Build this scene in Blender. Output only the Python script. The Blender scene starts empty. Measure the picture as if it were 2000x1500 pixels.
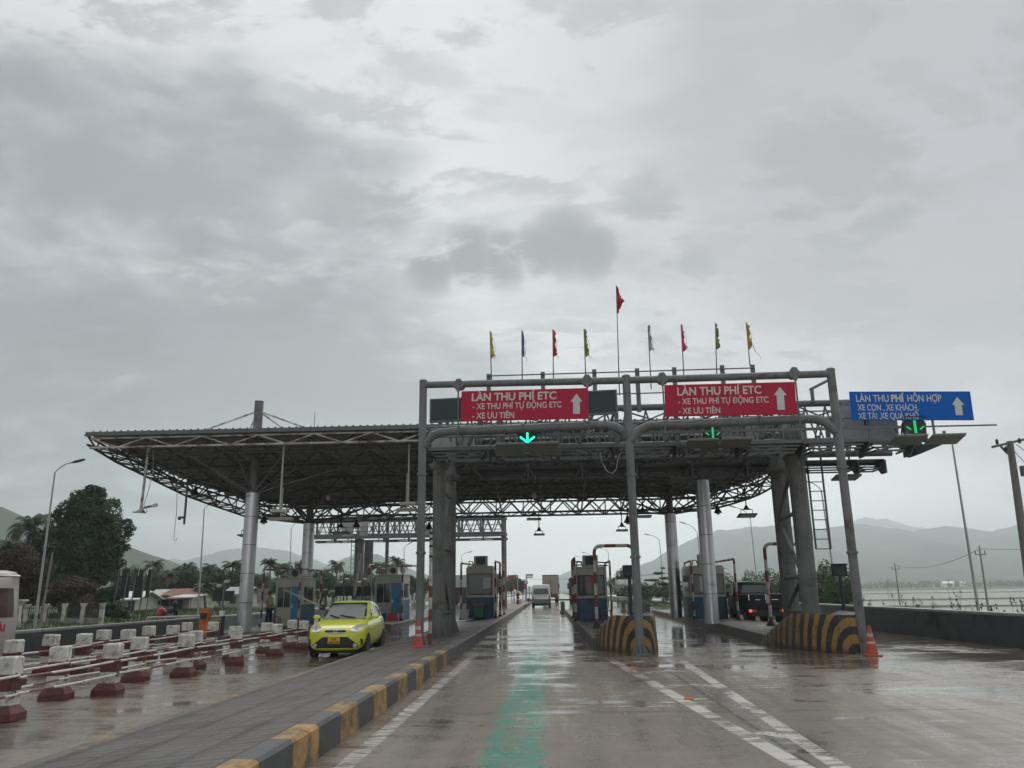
import bpy, bmesh, math, random
import numpy as np
from mathutils import Vector, Matrix
sc = bpy.context.scene
COL = sc.collection
RN = random.Random(11)
PI = math.pi

# ------------------------------------------------------------------ camera
FPX, CAM_H, ROLL = 1550.0, 1.7, math.radians(0.8)
YAW, PITCH = math.radians(2.3717), math.radians(14.6423)
_F0 = Vector((-math.sin(YAW), math.cos(YAW), 0)); _R0 = Vector((math.cos(YAW), math.sin(YAW), 0)); _Z = Vector((0, 0, 1))
CF = _F0 * math.cos(PITCH) + _Z * math.sin(PITCH)
_U0 = -_F0 * math.sin(PITCH) + _Z * math.cos(PITCH)
CR = _R0 * math.cos(ROLL) - _U0 * math.sin(ROLL)
CU = _U0 * math.cos(ROLL) + _R0 * math.sin(ROLL)
cd = bpy.data.cameras.new('camera')
cam = bpy.data.objects.new('camera', cd)
COL.objects.link(cam)
cd.sensor_width = 36; cd.lens = FPX / 2000 * 36; cd.clip_start = .1; cd.clip_end = 20000
cam.matrix_world = Matrix(((CR.x, CU.x, -CF.x, 0), (CR.y, CU.y, -CF.y, 0), (CR.z, CU.z, -CF.z, CAM_H), (0, 0, 0, 1)))
sc.camera = cam

# ------------------------------------------------------------------ world: overcast sky
SUN_EL, SUN_AZ = math.radians(52), math.radians(18)
w = bpy.data.worlds.new('World'); sc.world = w; w.use_nodes = True
wn, wl = w.node_tree.nodes, w.node_tree.links
wn.clear()
def W(t, **k):
    n = wn.new(t)
    for a, v in k.items():
        setattr(n, a, v)
    return n
def wset(sock, v):
    if isinstance(v, bpy.types.NodeSocket): wl.new(v, sock)
    else: sock.default_value = v
def wm(op, a, b=None, c=None, clamp=False):
    n = W('ShaderNodeMath', operation=op, use_clamp=clamp)
    wset(n.inputs[0], a)
    if b is not None: wset(n.inputs[1], b)
    if c is not None: wset(n.inputs[2], c)
    return n.outputs[0]
def wramp(v, a, b, lo=0., hi=1.):
    n = W('ShaderNodeMapRange', interpolation_type='SMOOTHSTEP')
    wset(n.inputs[0], v); n.inputs[1].default_value = a; n.inputs[2].default_value = b
    n.inputs[3].default_value = lo; n.inputs[4].default_value = hi
    return n.outputs[0]
def wmix(f, a, b):
    n = W('ShaderNodeMix', data_type='RGBA')
    wset(n.inputs[0], f); wset(n.inputs[6], a); wset(n.inputs[7], b)
    return n.outputs[2]
sky = W('ShaderNodeTexSky', sky_type='NISHITA', sun_disc=False)
sky.sun_elevation = SUN_EL; sky.sun_rotation = SUN_AZ; sky.air_density = 1.5; sky.dust_density = 4
tc = W('ShaderNodeTexCoord'); sp = W('ShaderNodeSeparateXYZ'); wl.new(tc.outputs['Generated'], sp.inputs[0])
dx, dy, dz = sp.outputs
den = wm('ADD', wm('MAXIMUM', dz, 0.0), 0.22)
cv = W('ShaderNodeCombineXYZ'); wl.new(wm('DIVIDE', dx, den), cv.inputs[0]); wl.new(wm('DIVIDE', dy, den), cv.inputs[1])
def cloud(scale, detail, rough, dist, off, sx=1.):
    mp = W('ShaderNodeMapping'); wl.new(cv.outputs[0], mp.inputs[0]); mp.inputs['Location'].default_value = off; mp.inputs['Scale'].default_value = (sx, 1, 1)
    n = W('ShaderNodeTexNoise'); wl.new(mp.outputs[0], n.inputs['Vector'])
    n.inputs['Scale'].default_value = scale; n.inputs['Detail'].default_value = detail
    n.inputs['Roughness'].default_value = rough; n.inputs['Distortion'].default_value = dist
    return n.outputs['Fac']
def blob(dirv, size, soft):
    d = W('ShaderNodeVectorMath', operation='DOT_PRODUCT'); wl.new(tc.outputs['Generated'], d.inputs[0])
    d.inputs[1].default_value = Vector(dirv).normalized()
    return wramp(d.outputs['Value'], math.cos(size + soft), math.cos(max(size - soft, 0)))
def pixdir(px, py): return (CF + CR * (px - 1000) / FPX - CU * (py - 750) / FPX).normalized()
c1 = cloud(0.9, 7, .52, .25, (3.1, 1.7, 0), .8)
c2 = cloud(2.6, 8, .58, .35, (0.4, 5.2, 0), .75)
c4_ = cloud(6., 8, .62, .5, (2.4, 8.1, 0), .62)
c5 = cloud(14., 6, .6, .4, (1.2, 3.3, 0), .6)
c3 = cloud(0.45, 3, .5, 0, (7.3, 2.2, 0))
cl = wm('ADD', wm('MULTIPLY', c1, .44), wm('ADD', wm('MULTIPLY', c2, .30), wm('ADD', wm('MULTIPLY', c3, .12), wm('MULTIPLY', c4_, .14))))
for px_, py_, sz_, so_, am_ in ((1880, 200, .19, .2, -.16), (60, 620, .22, .2, -.05), (620, 430, .10, .1, -.03), (700, 60, .3, .25, .022), (1300, 640, .22, .2, .055), (250, 90, .18, .16, .04), (1150, 330, .10, .12, -.03), (420, 300, .12, .12, .02), (1600, 480, .14, .14, .035)):
    cl = wm('ADD', cl, wm('MULTIPLY', blob(pixdir(px_, py_), sz_, so_), am_))
t = wramp(cl, .44, .555)
low, high = (2.15, 2.29, 2.44, 1), (5.3, 5.41, 5.58, 1)
ccol = wmix(t, low, high)
ccol = wmix(wm('MULTIPLY', blob(pixdir(1850, 150), .26, .3), .8), ccol, (3.05, 2.98, 3.25, 1))
# broken darker puffs under the deck of cloud
pf = wm('ADD', wm('MULTIPLY', c4_, .62), wm('MULTIPLY', c5, .38))
puff = wm('MULTIPLY', wramp(pf, .475, .545), wramp(c2, .42, .60, .25, 1.))
ccol = wmix(wm('MULTIPLY', wm('MULTIPLY', puff, wramp(dz, .06, .3)), .55), ccol, (2.0, 2.1, 2.26, 1))
near = None
for px_, py_, sx_ in ((845, 522, .026), (915, 502, .030), (985, 505, .028), (1050, 490, .026), (1100, 472, .034), (1155, 490, .026), (690, 425, .045), (760, 415, .03), (1335, 520, .028), (1270, 390, .03), (1290, 620, .03), (560, 560, .05), (430, 530, .06), (200, 700, .06), (1560, 360, .05), (1700, 330, .06)):
    bb = blob(pixdir(px_, py_), sx_, sx_ * .75)
    if px_ > 1200 or px_ < 800: bb = wm('MULTIPLY', bb, .55)
    near = bb if near is None else wm('MAXIMUM', near, bb)
pm = wm('MULTIPLY', near, wramp(wm('ADD', pf, wm('MULTIPLY', near, .17)), .505, .60))
ccol = wmix(wm('MULTIPLY', pm, .9), ccol, (1.55, 1.64, 1.76, 1))
# thin bright band towards the horizon in the travel direction
hz = wm('MULTIPLY', wramp(dz, .24, .01), wramp(wm('ABSOLUTE', wm('SUBTRACT', dx, .05)), .62, .05))
ccol = wmix(wm('MULTIPLY', hz, .75), ccol, (17., 17., 16.3, 1))
ccol = wmix(.985, sky.outputs[0], ccol)
bg = W('ShaderNodeBackground'); bg.inputs['Strength'].default_value = .1
wl.new(ccol, bg.inputs['Color'])
wo = W('ShaderNodeOutputWorld'); wl.new(bg.outputs[0], wo.inputs['Surface'])

sd = bpy.data.lights.new('sun', 'SUN'); sd.energy = 1.5; sd.angle = math.radians(80); sd.color = (1, .97, .92)
sun = bpy.data.objects.new('sun', sd); COL.objects.link(sun)
sv = Vector((math.sin(SUN_AZ) * math.cos(SUN_EL), math.cos(SUN_AZ) * math.cos(SUN_EL), math.sin(SUN_EL)))
sun.rotation_euler = sv.to_track_quat('Z', 'Y').to_euler()
sc.view_settings.view_transform = 'Standard'; sc.view_settings.look = 'None'
sc.view_settings.exposure = 0.42; sc.view_settings.gamma = 1
sc.cycles.use_denoising = True
sc.cycles.max_bounces = 8; sc.cycles.diffuse_bounces = 3; sc.cycles.glossy_bounces = 3; sc.cycles.transmission_bounces = 4
sc.cycles.volume_bounces = 6; sc.cycles.transparent_max_bounces = 8

# ------------------------------------------------------------------ points seen in the photograph -> points in the place
CO = Vector((0, 0, CAM_H))
def ray(px, py): return CF + CR * ((px - 1000) / FPX) - CU * ((py - 750) / FPX)
def at(px, py, Y):
    d = ray(px, py); return d * (Y / d.y) + CO
def atz(px, py, z=0.):
    d = ray(px, py); return d * ((z - CAM_H) / d.z) + CO

# ------------------------------------------------------------------ materials
def new_mat(name):
    m = bpy.data.materials.new(name); m.use_nodes = True
    nt = m.node_tree; b = nt.nodes['Principled BSDF']
    return m, nt, b
class NT:
    def __init__(s, nt): s.nt = nt
    def n(s, t, **k):
        n = s.nt.nodes.new(t)
        for a, v in k.items(): setattr(n, a, v)
        return n
    def put(s, sock, v):
        if isinstance(v, bpy.types.NodeSocket): s.nt.links.new(v, sock)
        else: sock.default_value = v
    def m(s, op, a, b=None, c=None, clamp=False):
        n = s.n('ShaderNodeMath', operation=op, use_clamp=clamp); s.put(n.inputs[0], a)
        if b is not None: s.put(n.inputs[1], b)
        if c is not None: s.put(n.inputs[2], c)
        return n.outputs[0]
    def ramp(s, v, a, b, lo=0., hi=1.):
        n = s.n('ShaderNodeMapRange', interpolation_type='SMOOTHSTEP'); s.put(n.inputs[0], v)
        for i, x in enumerate((a, b, lo, hi)): s.put(n.inputs[i + 1], x)
        return n.outputs[0]
    def mix(s, f, a, b, blend='MIX'):
        n = s.n('ShaderNodeMix', data_type='RGBA', blend_type=blend)
        s.put(n.inputs[0], f); s.put(n.inputs[6], a); s.put(n.inputs[7], b)
        return n.outputs[2]
    def coords(s):
        return s.n('ShaderNodeTexCoord').outputs['Object']
    def noise(s, vec, scale, detail=4, rough=.55, dist=0., sc3=None, w=None):
        if sc3:
            mp = s.n('ShaderNodeMapping'); s.put(mp.inputs[0], vec); mp.inputs['Scale'].default_value = sc3; vec = mp.outputs[0]
        n = s.n('ShaderNodeTexNoise', noise_dimensions='4D' if w is not None else '3D'); s.put(n.inputs['Vector'], vec)
        n.inputs['Scale'].default_value = scale; n.inputs['Detail'].default_value = detail
        n.inputs['Roughness'].default_value = rough; n.inputs['Distortion'].default_value = dist
        if w is not None: s.put(n.inputs['W'], w)
        return n.outputs['Fac']
    def bump(s, h, strength, dist, b):
        n = s.n('ShaderNodeBump'); n.inputs['Strength'].default_value = strength; n.inputs['Distance'].default_value = dist
        s.put(n.inputs['Height'], h); s.nt.links.new(n.outputs[0], b.inputs['Normal'])
def c4(c): return (c[0], c[1], c[2], 1)
def paint(name, col, rough=.5, metal=0., var=.2, scale=2.5, dirt=None, dirt_amt=.35, dscale=5., bump=0., bscale=40., spec=.5, coat=0., sc3=None, streak=0.):
    m, nt, b = new_mat(name); g = NT(nt)
    v = g.coords(); oi = g.n('ShaderNodeObjectInfo'); wv = g.m('MULTIPLY', oi.outputs['Random'], 37.)
    f = g.noise(v, scale, 5, .6, .2, sc3, wv)
    lo = [c * (1 - var) for c in col]; hi = [min(c * (1 + var), 1) for c in col]
    c = g.mix(g.ramp(f, .3, .7), c4(lo), c4(hi))
    rg = g.ramp(f, .25, .75, rough * .8, min(rough * 1.2, 1))
    if dirt is not None:
        d = g.ramp(g.noise(v, dscale, 6, .65, .4, None, wv), .62 - dirt_amt * .35, .78 - dirt_amt * .2)
        c = g.mix(d, c, c4(dirt))
        rg = g.m('ADD', rg, g.m('MULTIPLY', d, .2), clamp=True)
    if streak:
        sk = g.noise(v, 5., 5, .65, .2, (1, 1, .07), wv); c = g.mix(g.m('MULTIPLY', g.ramp(sk, .50, .68), streak), c, c4([q * .38 for q in col] if dirt is None else dirt))
    g.put(b.inputs['Base Color'], c); g.put(b.inputs['Roughness'], rg)
    b.inputs['Metallic'].default_value = metal; b.inputs['Specular IOR Level'].default_value = spec
    b.inputs['Coat Weight'].default_value = coat; b.inputs['Coat Roughness'].default_value = .05
    if bump: g.bump(g.noise(v, bscale, 4, .6), bump, .02, b)
    return m
def glow(name, col, st):
    m, nt, b = new_mat(name)
    b.inputs['Base Color'].default_value = c4([c * .2 for c in col])
    b.inputs['Emission Color'].default_value = c4(col); b.inputs['Emission Strength'].default_value = st
    return m
def glass(name, col, rough=.04, spec=.6):
    m, nt, b = new_mat(name); g = NT(nt)
    f = g.noise(g.coords(), 1.6, 2)
    g.put(b.inputs['Base Color'], g.mix(f, c4([c * .7 for c in col]), c4([c * 1.3 for c in col])))
    b.inputs['Roughness'].default_value = rough; b.inputs['Specular IOR Level'].default_value = spec
    return m
M = {}
M['galv'] = paint('galvanised_steel', (.135, .148, .15), .5, .25, .18, 1.6, (.13, .12, .11), .25, 3)
M['pipe'] = paint('grey_painted_pipe', (.175, .19, .19), .5, .1, .16, 1.3, (.10, .085, .07), .3, 2.2, streak=.55)
M['pillar'] = paint('weathered_grey_pillar', (.15, .155, .148), .65, 0, .25, 1.1, (.07, .068, .06), .35, 1.6, .15, 25, streak=.7)
M['clad'] = paint('steel_cladding', (.50, .505, .51), .34, .85, .12, 1.2, (.2, .19, .18), .2, 1.5, sc3=(1, 1, .15), streak=.4)
M['cladseam'] = paint('dark_seam', (.05, .05, .05), .6)
M['truss'] = paint('dark_truss_steel', (.14, .14, .14), .6, .2, .3, 1.4, (.16, .09, .05), .3, 2.5)
M['rustwhite'] = paint('peeling_white_paint_on_rusty_steel', (.55, .54, .51), .6, 0, .12, 2, (.17, .08, .045), .55, 2.2)
M['roof'] = paint('weathered_roof_sheet', (.52, .54, .56), .5, .0, .2, .7, (.28, .26, .25), .3, 1.2)
M['purlin'] = paint('purlin_steel', (.32, .33, .34), .55, .0, .25, 1.)
M['concrete'] = paint('grey_concrete', (.24, .23, .215), .8, 0, .2, 1.2, (.1, .095, .085), .4, 2.2, .3, 30)
M['wallc'] = paint('wet_dark_concrete_wall', (.030, .033, .036), .5, 0, .35, .8, (.012, .014, .016), .4, 1.1, .25, 20)
M['wallcap'] = paint('pale_rail_cap', (.36, .36, .35), .4, .2, .15, 1.5, (.2, .19, .18), .3, 3)
M['kyel'] = paint('faded_yellow_kerb_paint', (.36, .215, .07), .6, 0, .28, 3, (.09, .08, .07), .62, 5, .3, 30)
M['kblk'] = paint('dark_kerb_paint', (.052, .056, .06), .5, 0, .3, 3, (.10, .085, .06), .25, 5, .3, 30)
M['kgrey'] = paint('bare_kerb_concrete', (.095, .09, .083), .6, 0, .3, 2.5, (.17, .125, .06), .3, 4, .3, 30)
M['postw'] = paint('chipped_white_paint_on_concrete', (.62, .61, .57), .6, 0, .12, 5, (.24, .22, .19), .45, 9, .35, 40, streak=.6)
M['postr'] = paint('dark_red_paint_on_concrete', (.125, .034, .030), .55, 0, .3, 5, (.05, .03, .027), .45, 9, .35, 40)
M['red'] = paint('red_stripe_paint', (.20, .045, .042), .5, 0, .25, 4, (.09, .045, .04), .4, 7)
M['white'] = paint('white_stripe_paint', (.50, .48, .44), .5, 0, .12, 4, (.2, .18, .16), .42, 7)
M['signred'] = paint('red_sign_sheet', (.50, .022, .06), .55, 0, .06, 1.2, (.40, .03, .055), .25, 2, spec=.2)
M['signblue'] = paint('blue_sign_sheet', (.0, .125, .53), .55, 0, .05, 1.2, spec=.15)
M['signwhite'] = paint('white_sign_letters', (.66, .66, .64), .5, 0, .06, 6, (.4, .4, .4), .2, 9)
M['board'] = paint('dark_display_face', (.04, .054, .06), .45, 0, .12, 2, spec=.3)
M['boardframe'] = paint('green_grey_display_frame', (.10, .16, .13), .5, 0, .2, 3)
M['black'] = paint('black_housing', (.022, .024, .027), .5, 0, .3, 4)
M['rubber'] = paint('tyre_rubber', (.02, .02, .021), .75, 0, .3, 8)
M['boothw'] = paint('beige_booth_panel', (.42, .41, .37), .5, 0, .08, 1.5, (.25, .23, .2), .3, 2.5)
M['boothb'] = paint('blue_booth_panel', (.015, .07, .125), .45, 0, .25, 1.5, (.015, .035, .05), .35, 2.5)
M['bdoor'] = paint('blue_booth_door', (.03, .20, .36), .45, 0, .15, 2, (.03, .1, .17), .3, 3)
M['glass'] = glass('booth_glass', (.025, .033, .038), .06, .35)
M['paper'] = paint('pale_notice', (.5, .55, .53), .6, 0, .05)
M['orange'] = paint('orange_cabinet', (.62, .15, .03), .45, 0, .12, 3, (.35, .09, .03), .3, 5)
M['cone'] = paint('cone_orange', (.50, .085, .055), .5, 0, .15, 8, (.3, .06, .04), .35, 12)
M['lime'] = paint('lime_car_paint', (.68, .73, .025), .3, 0, .03, 1, coat=.9)
M['cglass'] = glass('car_glass', (.022, .038, .036), .03, .4)
M['sglass'] = glass('car_side_glass', (.10, .115, .115), .03, .9)
M['lamp'] = paint('headlamp_lens', (.55, .55, .52), .12, .2, .25, 14)
M['chrome'] = paint('chrome_trim', (.6, .6, .6), .15, 1, .05)
M['plate'] = paint('yellow_plate', (.72, .42, .01), .5, 0, .04)
M['ink'] = paint('black_lettering', (.02, .02, .02), .6)
M['vanw'] = paint('white_van_paint', (.74, .74, .72), .3, 0, .06, 1, (.4, .39, .37), .2, 2, coat=.4)
M['buspink'] = paint('pale_minibus_paint', (.36, .325, .325), .35, 0, .05, 1, coat=.4)
M['busred'] = paint('maroon_bus_glass', (.05, .022, .022), .12, 0, .2, 1, spec=.35)
M['truck'] = paint('dark_navy_truck_paint', (.012, .016, .026), .5, 0, .3, 2, (.03, .03, .032), .25, 3, spec=.3)
M['contain'] = paint('yellowish_container_steel', (.42, .37, .27), .6, 0, .1, 1, (.25, .2, .13), .35, 2)
M['paleblue'] = paint('pale_blue_box_panel', (.40, .46, .48), .5, 0, .06, .6, (.3, .33, .33), .25, 1)
M['tail'] = glow('lit_tail_lamp', (1., .06, .05), 2.2)
M['taild'] = paint('tail_lamp_lens', (.4, .1, .08), .2, 0, .2, 10)
M['green'] = glow('green_led', (.02, 1., .55), 1.5)
M['green2'] = glow('dim_green_led', (.02, .9, .30), .42)
M['antenna'] = paint('antenna_panel', (.20, .205, .195), .55, 0, .08, 2)
M['cabinet'] = paint('grey_cabinet_panel', (.36, .37, .355), .5, 0, .07, 2, (.25, .25, .24), .25, 3)
M['lampglass'] = paint('pale_lamp_lens', (.5, .49, .44), .4, 0, .1, 4)
M['skin'] = paint('skin', (.30, .17, .11), .6)
M['vest'] = paint('pale_green_vest', (.30, .38, .22), .8, 0, .15, 9)
M['trouser'] = paint('navy_trousers', (.02, .024, .045), .85, 0, .2, 9)
M['fadedred'] = paint('faded_red_paint', (.27, .09, .085), .6, 0, .15, 3)
M['pipewhite'] = paint('white_pipe_paint', (.62, .60, .56), .5, 0, .1, 4, (.3, .27, .24), .3, 7)
M['pipered'] = paint('faded_maroon_pipe_paint', (.20, .075, .07), .5, 0, .2, 4, (.3, .22, .2), .3, 7)
M['hair'] = paint('dark_hair', (.012, .011, .011), .7)
M['plasticred'] = paint('red_plastic', (.42, .04, .06), .4)
M['plasticblue'] = paint('blue_plastic', (.02, .16, .30), .4)
M['maroon'] = paint('maroon_plastic', (.17, .045, .06), .5)
M['bingreen'] = paint('green_bin_plastic', (.015, .12, .075), .45)
M['sack'] = paint('white_sack', (.5, .5, .49), .7, 0, .2, 9, bump=.6, bscale=14)
M['terracotta'] = paint('terracotta_roof_tile', (.22, .095, .065), .7, 0, .2, 2, (.2, .12, .09), .35, 3)
M['housew'] = paint('pale_house_wall', (.44, .43, .37), .7, 0, .1, 1, (.28, .27, .23), .3, 1.5)
M['fencew'] = paint('stained_white_fence', (.52, .50, .43), .75, 0, .12, 1.5, (.12, .11, .09), .48, 2.5)
M['bark'] = paint('bark', (.12, .10, .08), .9, 0, .3, 6, bump=.5, bscale=12)
M['polec'] = paint('concrete_pole', (.20, .195, .18), .8, 0, .18, 1, (.12, .115, .1), .3, 2)
M['lamppole'] = paint('galvanised_lamp_pole', (.33, .345, .345), .45, .3, .12, 1)
def leafmat(name, a, b_, rough=.55, trans=.25):
    m, nt, b = new_mat(name); g = NT(nt); v = g.coords()
    f = g.noise(v, .55, 3, .6); f2 = g.noise(v, 6., 2)
    c = g.mix(g.ramp(f, .35, .65), c4(a), c4(b_)); c = g.mix(g.m('MULTIPLY', f2, .5), c, c4([x * .6 for x in a]))
    g.put(b.inputs['Base Color'], c); b.inputs['Roughness'].default_value = rough
    b.inputs['Specular IOR Level'].default_value = .35
    tr = g.n('ShaderNodeBsdfTranslucent'); g.put(tr.inputs['Color'], c)
    ms = g.n('ShaderNodeMixShader'); ms.inputs[0].default_value = trans
    nt.links.new(b.outputs[0], ms.inputs[1]); nt.links.new(tr.outputs[0], ms.inputs[2])
    nt.links.new(ms.outputs[0], nt.nodes['Material Output'].inputs['Surface'])
    return m
M['leafd'] = leafmat('dark_broad_leaves', (.024, .055, .028), (.07, .12, .048))
M['leafm'] = leafmat('mid_green_leaves', (.035, .075, .032), (.065, .115, .045))
M['leafl'] = leafmat('light_green_leaves', (.06, .12, .045), (.10, .17, .06))
M['palm'] = leafmat('palm_leaflets', (.032, .062, .032), (.06, .095, .042), .4)
M['palmdry'] = leafmat('dry_palm_leaf', (.13, .10, .06), (.17, .13, .08), .7)
M['brownbush'] = leafmat('dry_brown_shrub', (.075, .058, .038), (.105, .08, .05), .8)
M['grass'] = leafmat('grass', (.05, .085, .028), (.085, .13, .04), .7)

# ------------------------------------------------------------------ mesh builder
OFF = {}
class B:
    def __init__(s): s.v = []; s.f = []; s.mi = []; s.cur = 0
    def add(s, vs, fs, mi=None):
        o = len(s.v); s.v.extend([tuple(p) for p in vs])
        for f in fs:
            s.f.append(tuple(i + o for i in f)); s.mi.append(s.cur if mi is None else mi)
        return s
    def box(s, x0, x1, y0, y1, z0, z1, mi=None):
        return s.add([(x0, y0, z0), (x1, y0, z0), (x1, y1, z0), (x0, y1, z0), (x0, y0, z1), (x1, y0, z1), (x1, y1, z1), (x0, y1, z1)],
                     [(0, 3, 2, 1), (4, 5, 6, 7), (0, 1, 5, 4), (1, 2, 6, 5), (2, 3, 7, 6), (3, 0, 4, 7)], mi)
    def frus(s, c, b, t, z0, z1, mi=None):
        x, y = c; bx, by = b; tx, ty = t
        return s.add([(x - bx, y - by, z0), (x + bx, y - by, z0), (x + bx, y + by, z0), (x - bx, y + by, z0), (x - tx, y - ty, z1), (x + tx, y - ty, z1), (x + tx, y + ty, z1), (x - tx, y + ty, z1)],
                     [(0, 3, 2, 1), (4, 5, 6, 7), (0, 1, 5, 4), (1, 2, 6, 5), (2, 3, 7, 6), (3, 0, 4, 7)], mi)
    def obox(s, c, size, rot, mi=None):
        hx, hy, hz = [q / 2 for q in size]; c = Vector(c)
        vs = [c + rot @ Vector((x, y, z)) for z in (-hz, hz) for (x, y) in ((-hx, -hy), (hx, -hy), (hx, hy), (-hx, hy))]
        return s.add(vs, [(0, 3, 2, 1), (4, 5, 6, 7), (0, 1, 5, 4), (1, 2, 6, 5), (2, 3, 7, 6), (3, 0, 4, 7)], mi)
    def tube(s, pts, r, n=8, r2=None, caps=True, mi=None):
        pts = [Vector(p) for p in pts]; k = len(pts)
        rs = [r + ((r2 if r2 is not None else r) - r) * i / (k - 1) for i in range(k)]
        d0 = (pts[1] - pts[0]).normalized()
        a = Vector((0, 0, 1)) if abs(d0.z) < .9 else Vector((1, 0, 0))
        u = d0.cross(a).normalized(); vs = []
        for i in range(k):
            d = ((pts[min(i + 1, k - 1)] - pts[max(i - 1, 0)])).normalized()
            u = (u - d * u.dot(d)).normalized(); v = d.cross(u)
            for j in range(n):
                an = 2 * PI * (j + .5) / n
                vs.append(pts[i] + (u * math.cos(an) + v * math.sin(an)) * rs[i])
        fs = [(i * n + j, i * n + (j + 1) % n, (i + 1) * n + (j + 1) % n, (i + 1) * n + j) for i in range(k - 1) for j in range(n)]
        if caps: fs += [tuple(range(n - 1, -1, -1)), tuple((k - 1) * n + j for j in range(n))]
        return s.add(vs, fs, mi)
    def cyl(s, p0, p1, r, n=10, r2=None, mi=None): return s.tube([p0, p1], r, n, r2, True, mi)
    def prism(s, poly, off, mi=None):
        n = len(poly); off = Vector(off); a = [Vector(p) for p in poly]
        return s.add(a + [p + off for p in a], [tuple(range(n - 1, -1, -1)), tuple(range(n, 2 * n))] + [(i, (i + 1) % n, n + (i + 1) % n, n + i) for i in range(n)], mi)
    def lathe(s, prof, c=(0, 0, 0), n=14, mi=None):
        c = Vector(c); k = len(prof)
        vs = [c + Vector((r * math.cos(2 * PI * j / n), r * math.sin(2 * PI * j / n), z)) for r, z in prof for j in range(n)]
        fs = [(i * n + j, i * n + (j + 1) % n, (i + 1) * n + (j + 1) % n, (i + 1) * n + j) for i in range(k - 1) for j in range(n)]
        fs += [tuple(range(n - 1, -1, -1)), tuple((k - 1) * n + j for j in range(n))]
        return s.add(vs, fs, mi)
    def loft(s, rings, mi=None, cap=True):
        n = len(rings[0]); k = len(rings); vs = [p for r in rings for p in r]
        fs = [(i * n + j, i * n + (j + 1) % n, (i + 1) * n + (j + 1) % n, (i + 1) * n + j) for i in range(k - 1) for j in range(n)]
        if cap: fs += [tuple(range(n - 1, -1, -1)), tuple((k - 1) * n + j for j in range(n))]
        return s.add(vs, fs, mi)
    def quad(s, a, b, c, d, mi=None): return s.add([a, b, c, d], [(0, 1, 2, 3)], mi)
    def banded(s, pts, r, seg, mats=(0, 1), n=8, start=0, phase=0.):
        """a pipe along pts painted in bands of length seg"""
        pts = [Vector(p) for p in pts]; cum = [0.]
        for a, b in zip(pts, pts[1:]): cum.append(cum[-1] + (b - a).length)
        def at_(t):
            for i in range(len(pts) - 1):
                if t <= cum[i + 1] + 1e-9: return pts[i].lerp(pts[i + 1], (t - cum[i]) / max(cum[i + 1] - cum[i], 1e-9))
            return pts[-1]
        L = cum[-1]; t = 0.; k = start; nxt = seg * (1 - phase)
        while t < L - 1e-6:
            e = min(nxt, L)
            ps = [at_(t)] + [p for p, c in zip(pts, cum) if t + 1e-6 < c < e - 1e-6] + [at_(e)]
            s.tube(ps, r, n, None, t == 0 or e >= L - 1e-6, mats[k % len(mats)])
            k += 1; t = e; nxt += seg
        return s
    def build(s, name, mats, parent=None, smooth=None, bevel=0., sub=0, recalc=False):
        me = bpy.data.meshes.new(name)
        off = OFF.get(parent.name, Vector()) if parent is not None else Vector()
        vs = s.v if off.length == 0 else [(a - off.x, b - off.y, c - off.z) for a, b, c in s.v]
        me.from_pydata(vs, [], s.f)
        if not isinstance(mats, (list, tuple)): mats = [mats]
        for m in mats: me.materials.append(M[m] if isinstance(m, str) else m)
        if len(mats) > 1: me.polygons.foreach_set('material_index', [min(i, len(mats) - 1) for i in s.mi])
        if recalc:
            bm = bmesh.new(); bm.from_mesh(me); bmesh.ops.remove_doubles(bm, verts=bm.verts, dist=1e-4); bmesh.ops.recalc_face_normals(bm, faces=bm.faces); bm.to_mesh(me); bm.free()
        if smooth is not None:
            me.polygons.foreach_set('use_smooth', [True] * len(me.polygons))
            me.set_sharp_from_angle(angle=math.radians(smooth))
        me.update()
        o = bpy.data.objects.new(name, me); COL.objects.link(o)
        if bevel:
            md = o.modifiers.new('bevel', 'BEVEL'); md.width = bevel; md.segments = 2; md.limit_method = 'ANGLE'; md.angle_limit = math.radians(40)
        if sub:
            md = o.modifiers.new('sub', 'SUBSURF'); md.levels = sub; md.render_levels = sub
        if parent is not None:
            o.parent = parent
            OFF[o.name] = off
        return o
def tag(o, label, cat, group=None):
    o['label'] = label; o['category'] = cat
    if group: o['group'] = group
    return o
def thing(name, label, cat, loc=(0, 0, 0), group=None, local=False, rz=0.):
    o = bpy.data.objects.new(name, None); COL.objects.link(o); o.empty_display_size = .2
    o.location = loc; o.rotation_euler = (0, 0, rz)
    OFF[o.name] = Vector() if local else Vector(loc)
    return tag(o, label, cat, group)
def struct(o, kind='structure'):
    o['kind'] = kind; return o
CAPH = []
def kids(o): return [c for c in COL.objects if c.parent == o]
def dup(root, loc, rz=None, label=None, group=None, scale=None):
    r = root.copy(); COL.objects.link(r); r.location = loc
    if rz is not None: r.rotation_euler = (0, 0, rz)
    if label: r['label'] = label
    if group: r['group'] = group
    if scale: r.scale = scale
    for ch in kids(root):
        c = ch.copy(); COL.objects.link(c); c.parent = r
        for gch in kids(ch):
            d = gch.copy(); COL.objects.link(d); d.parent = c
    return r
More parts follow.
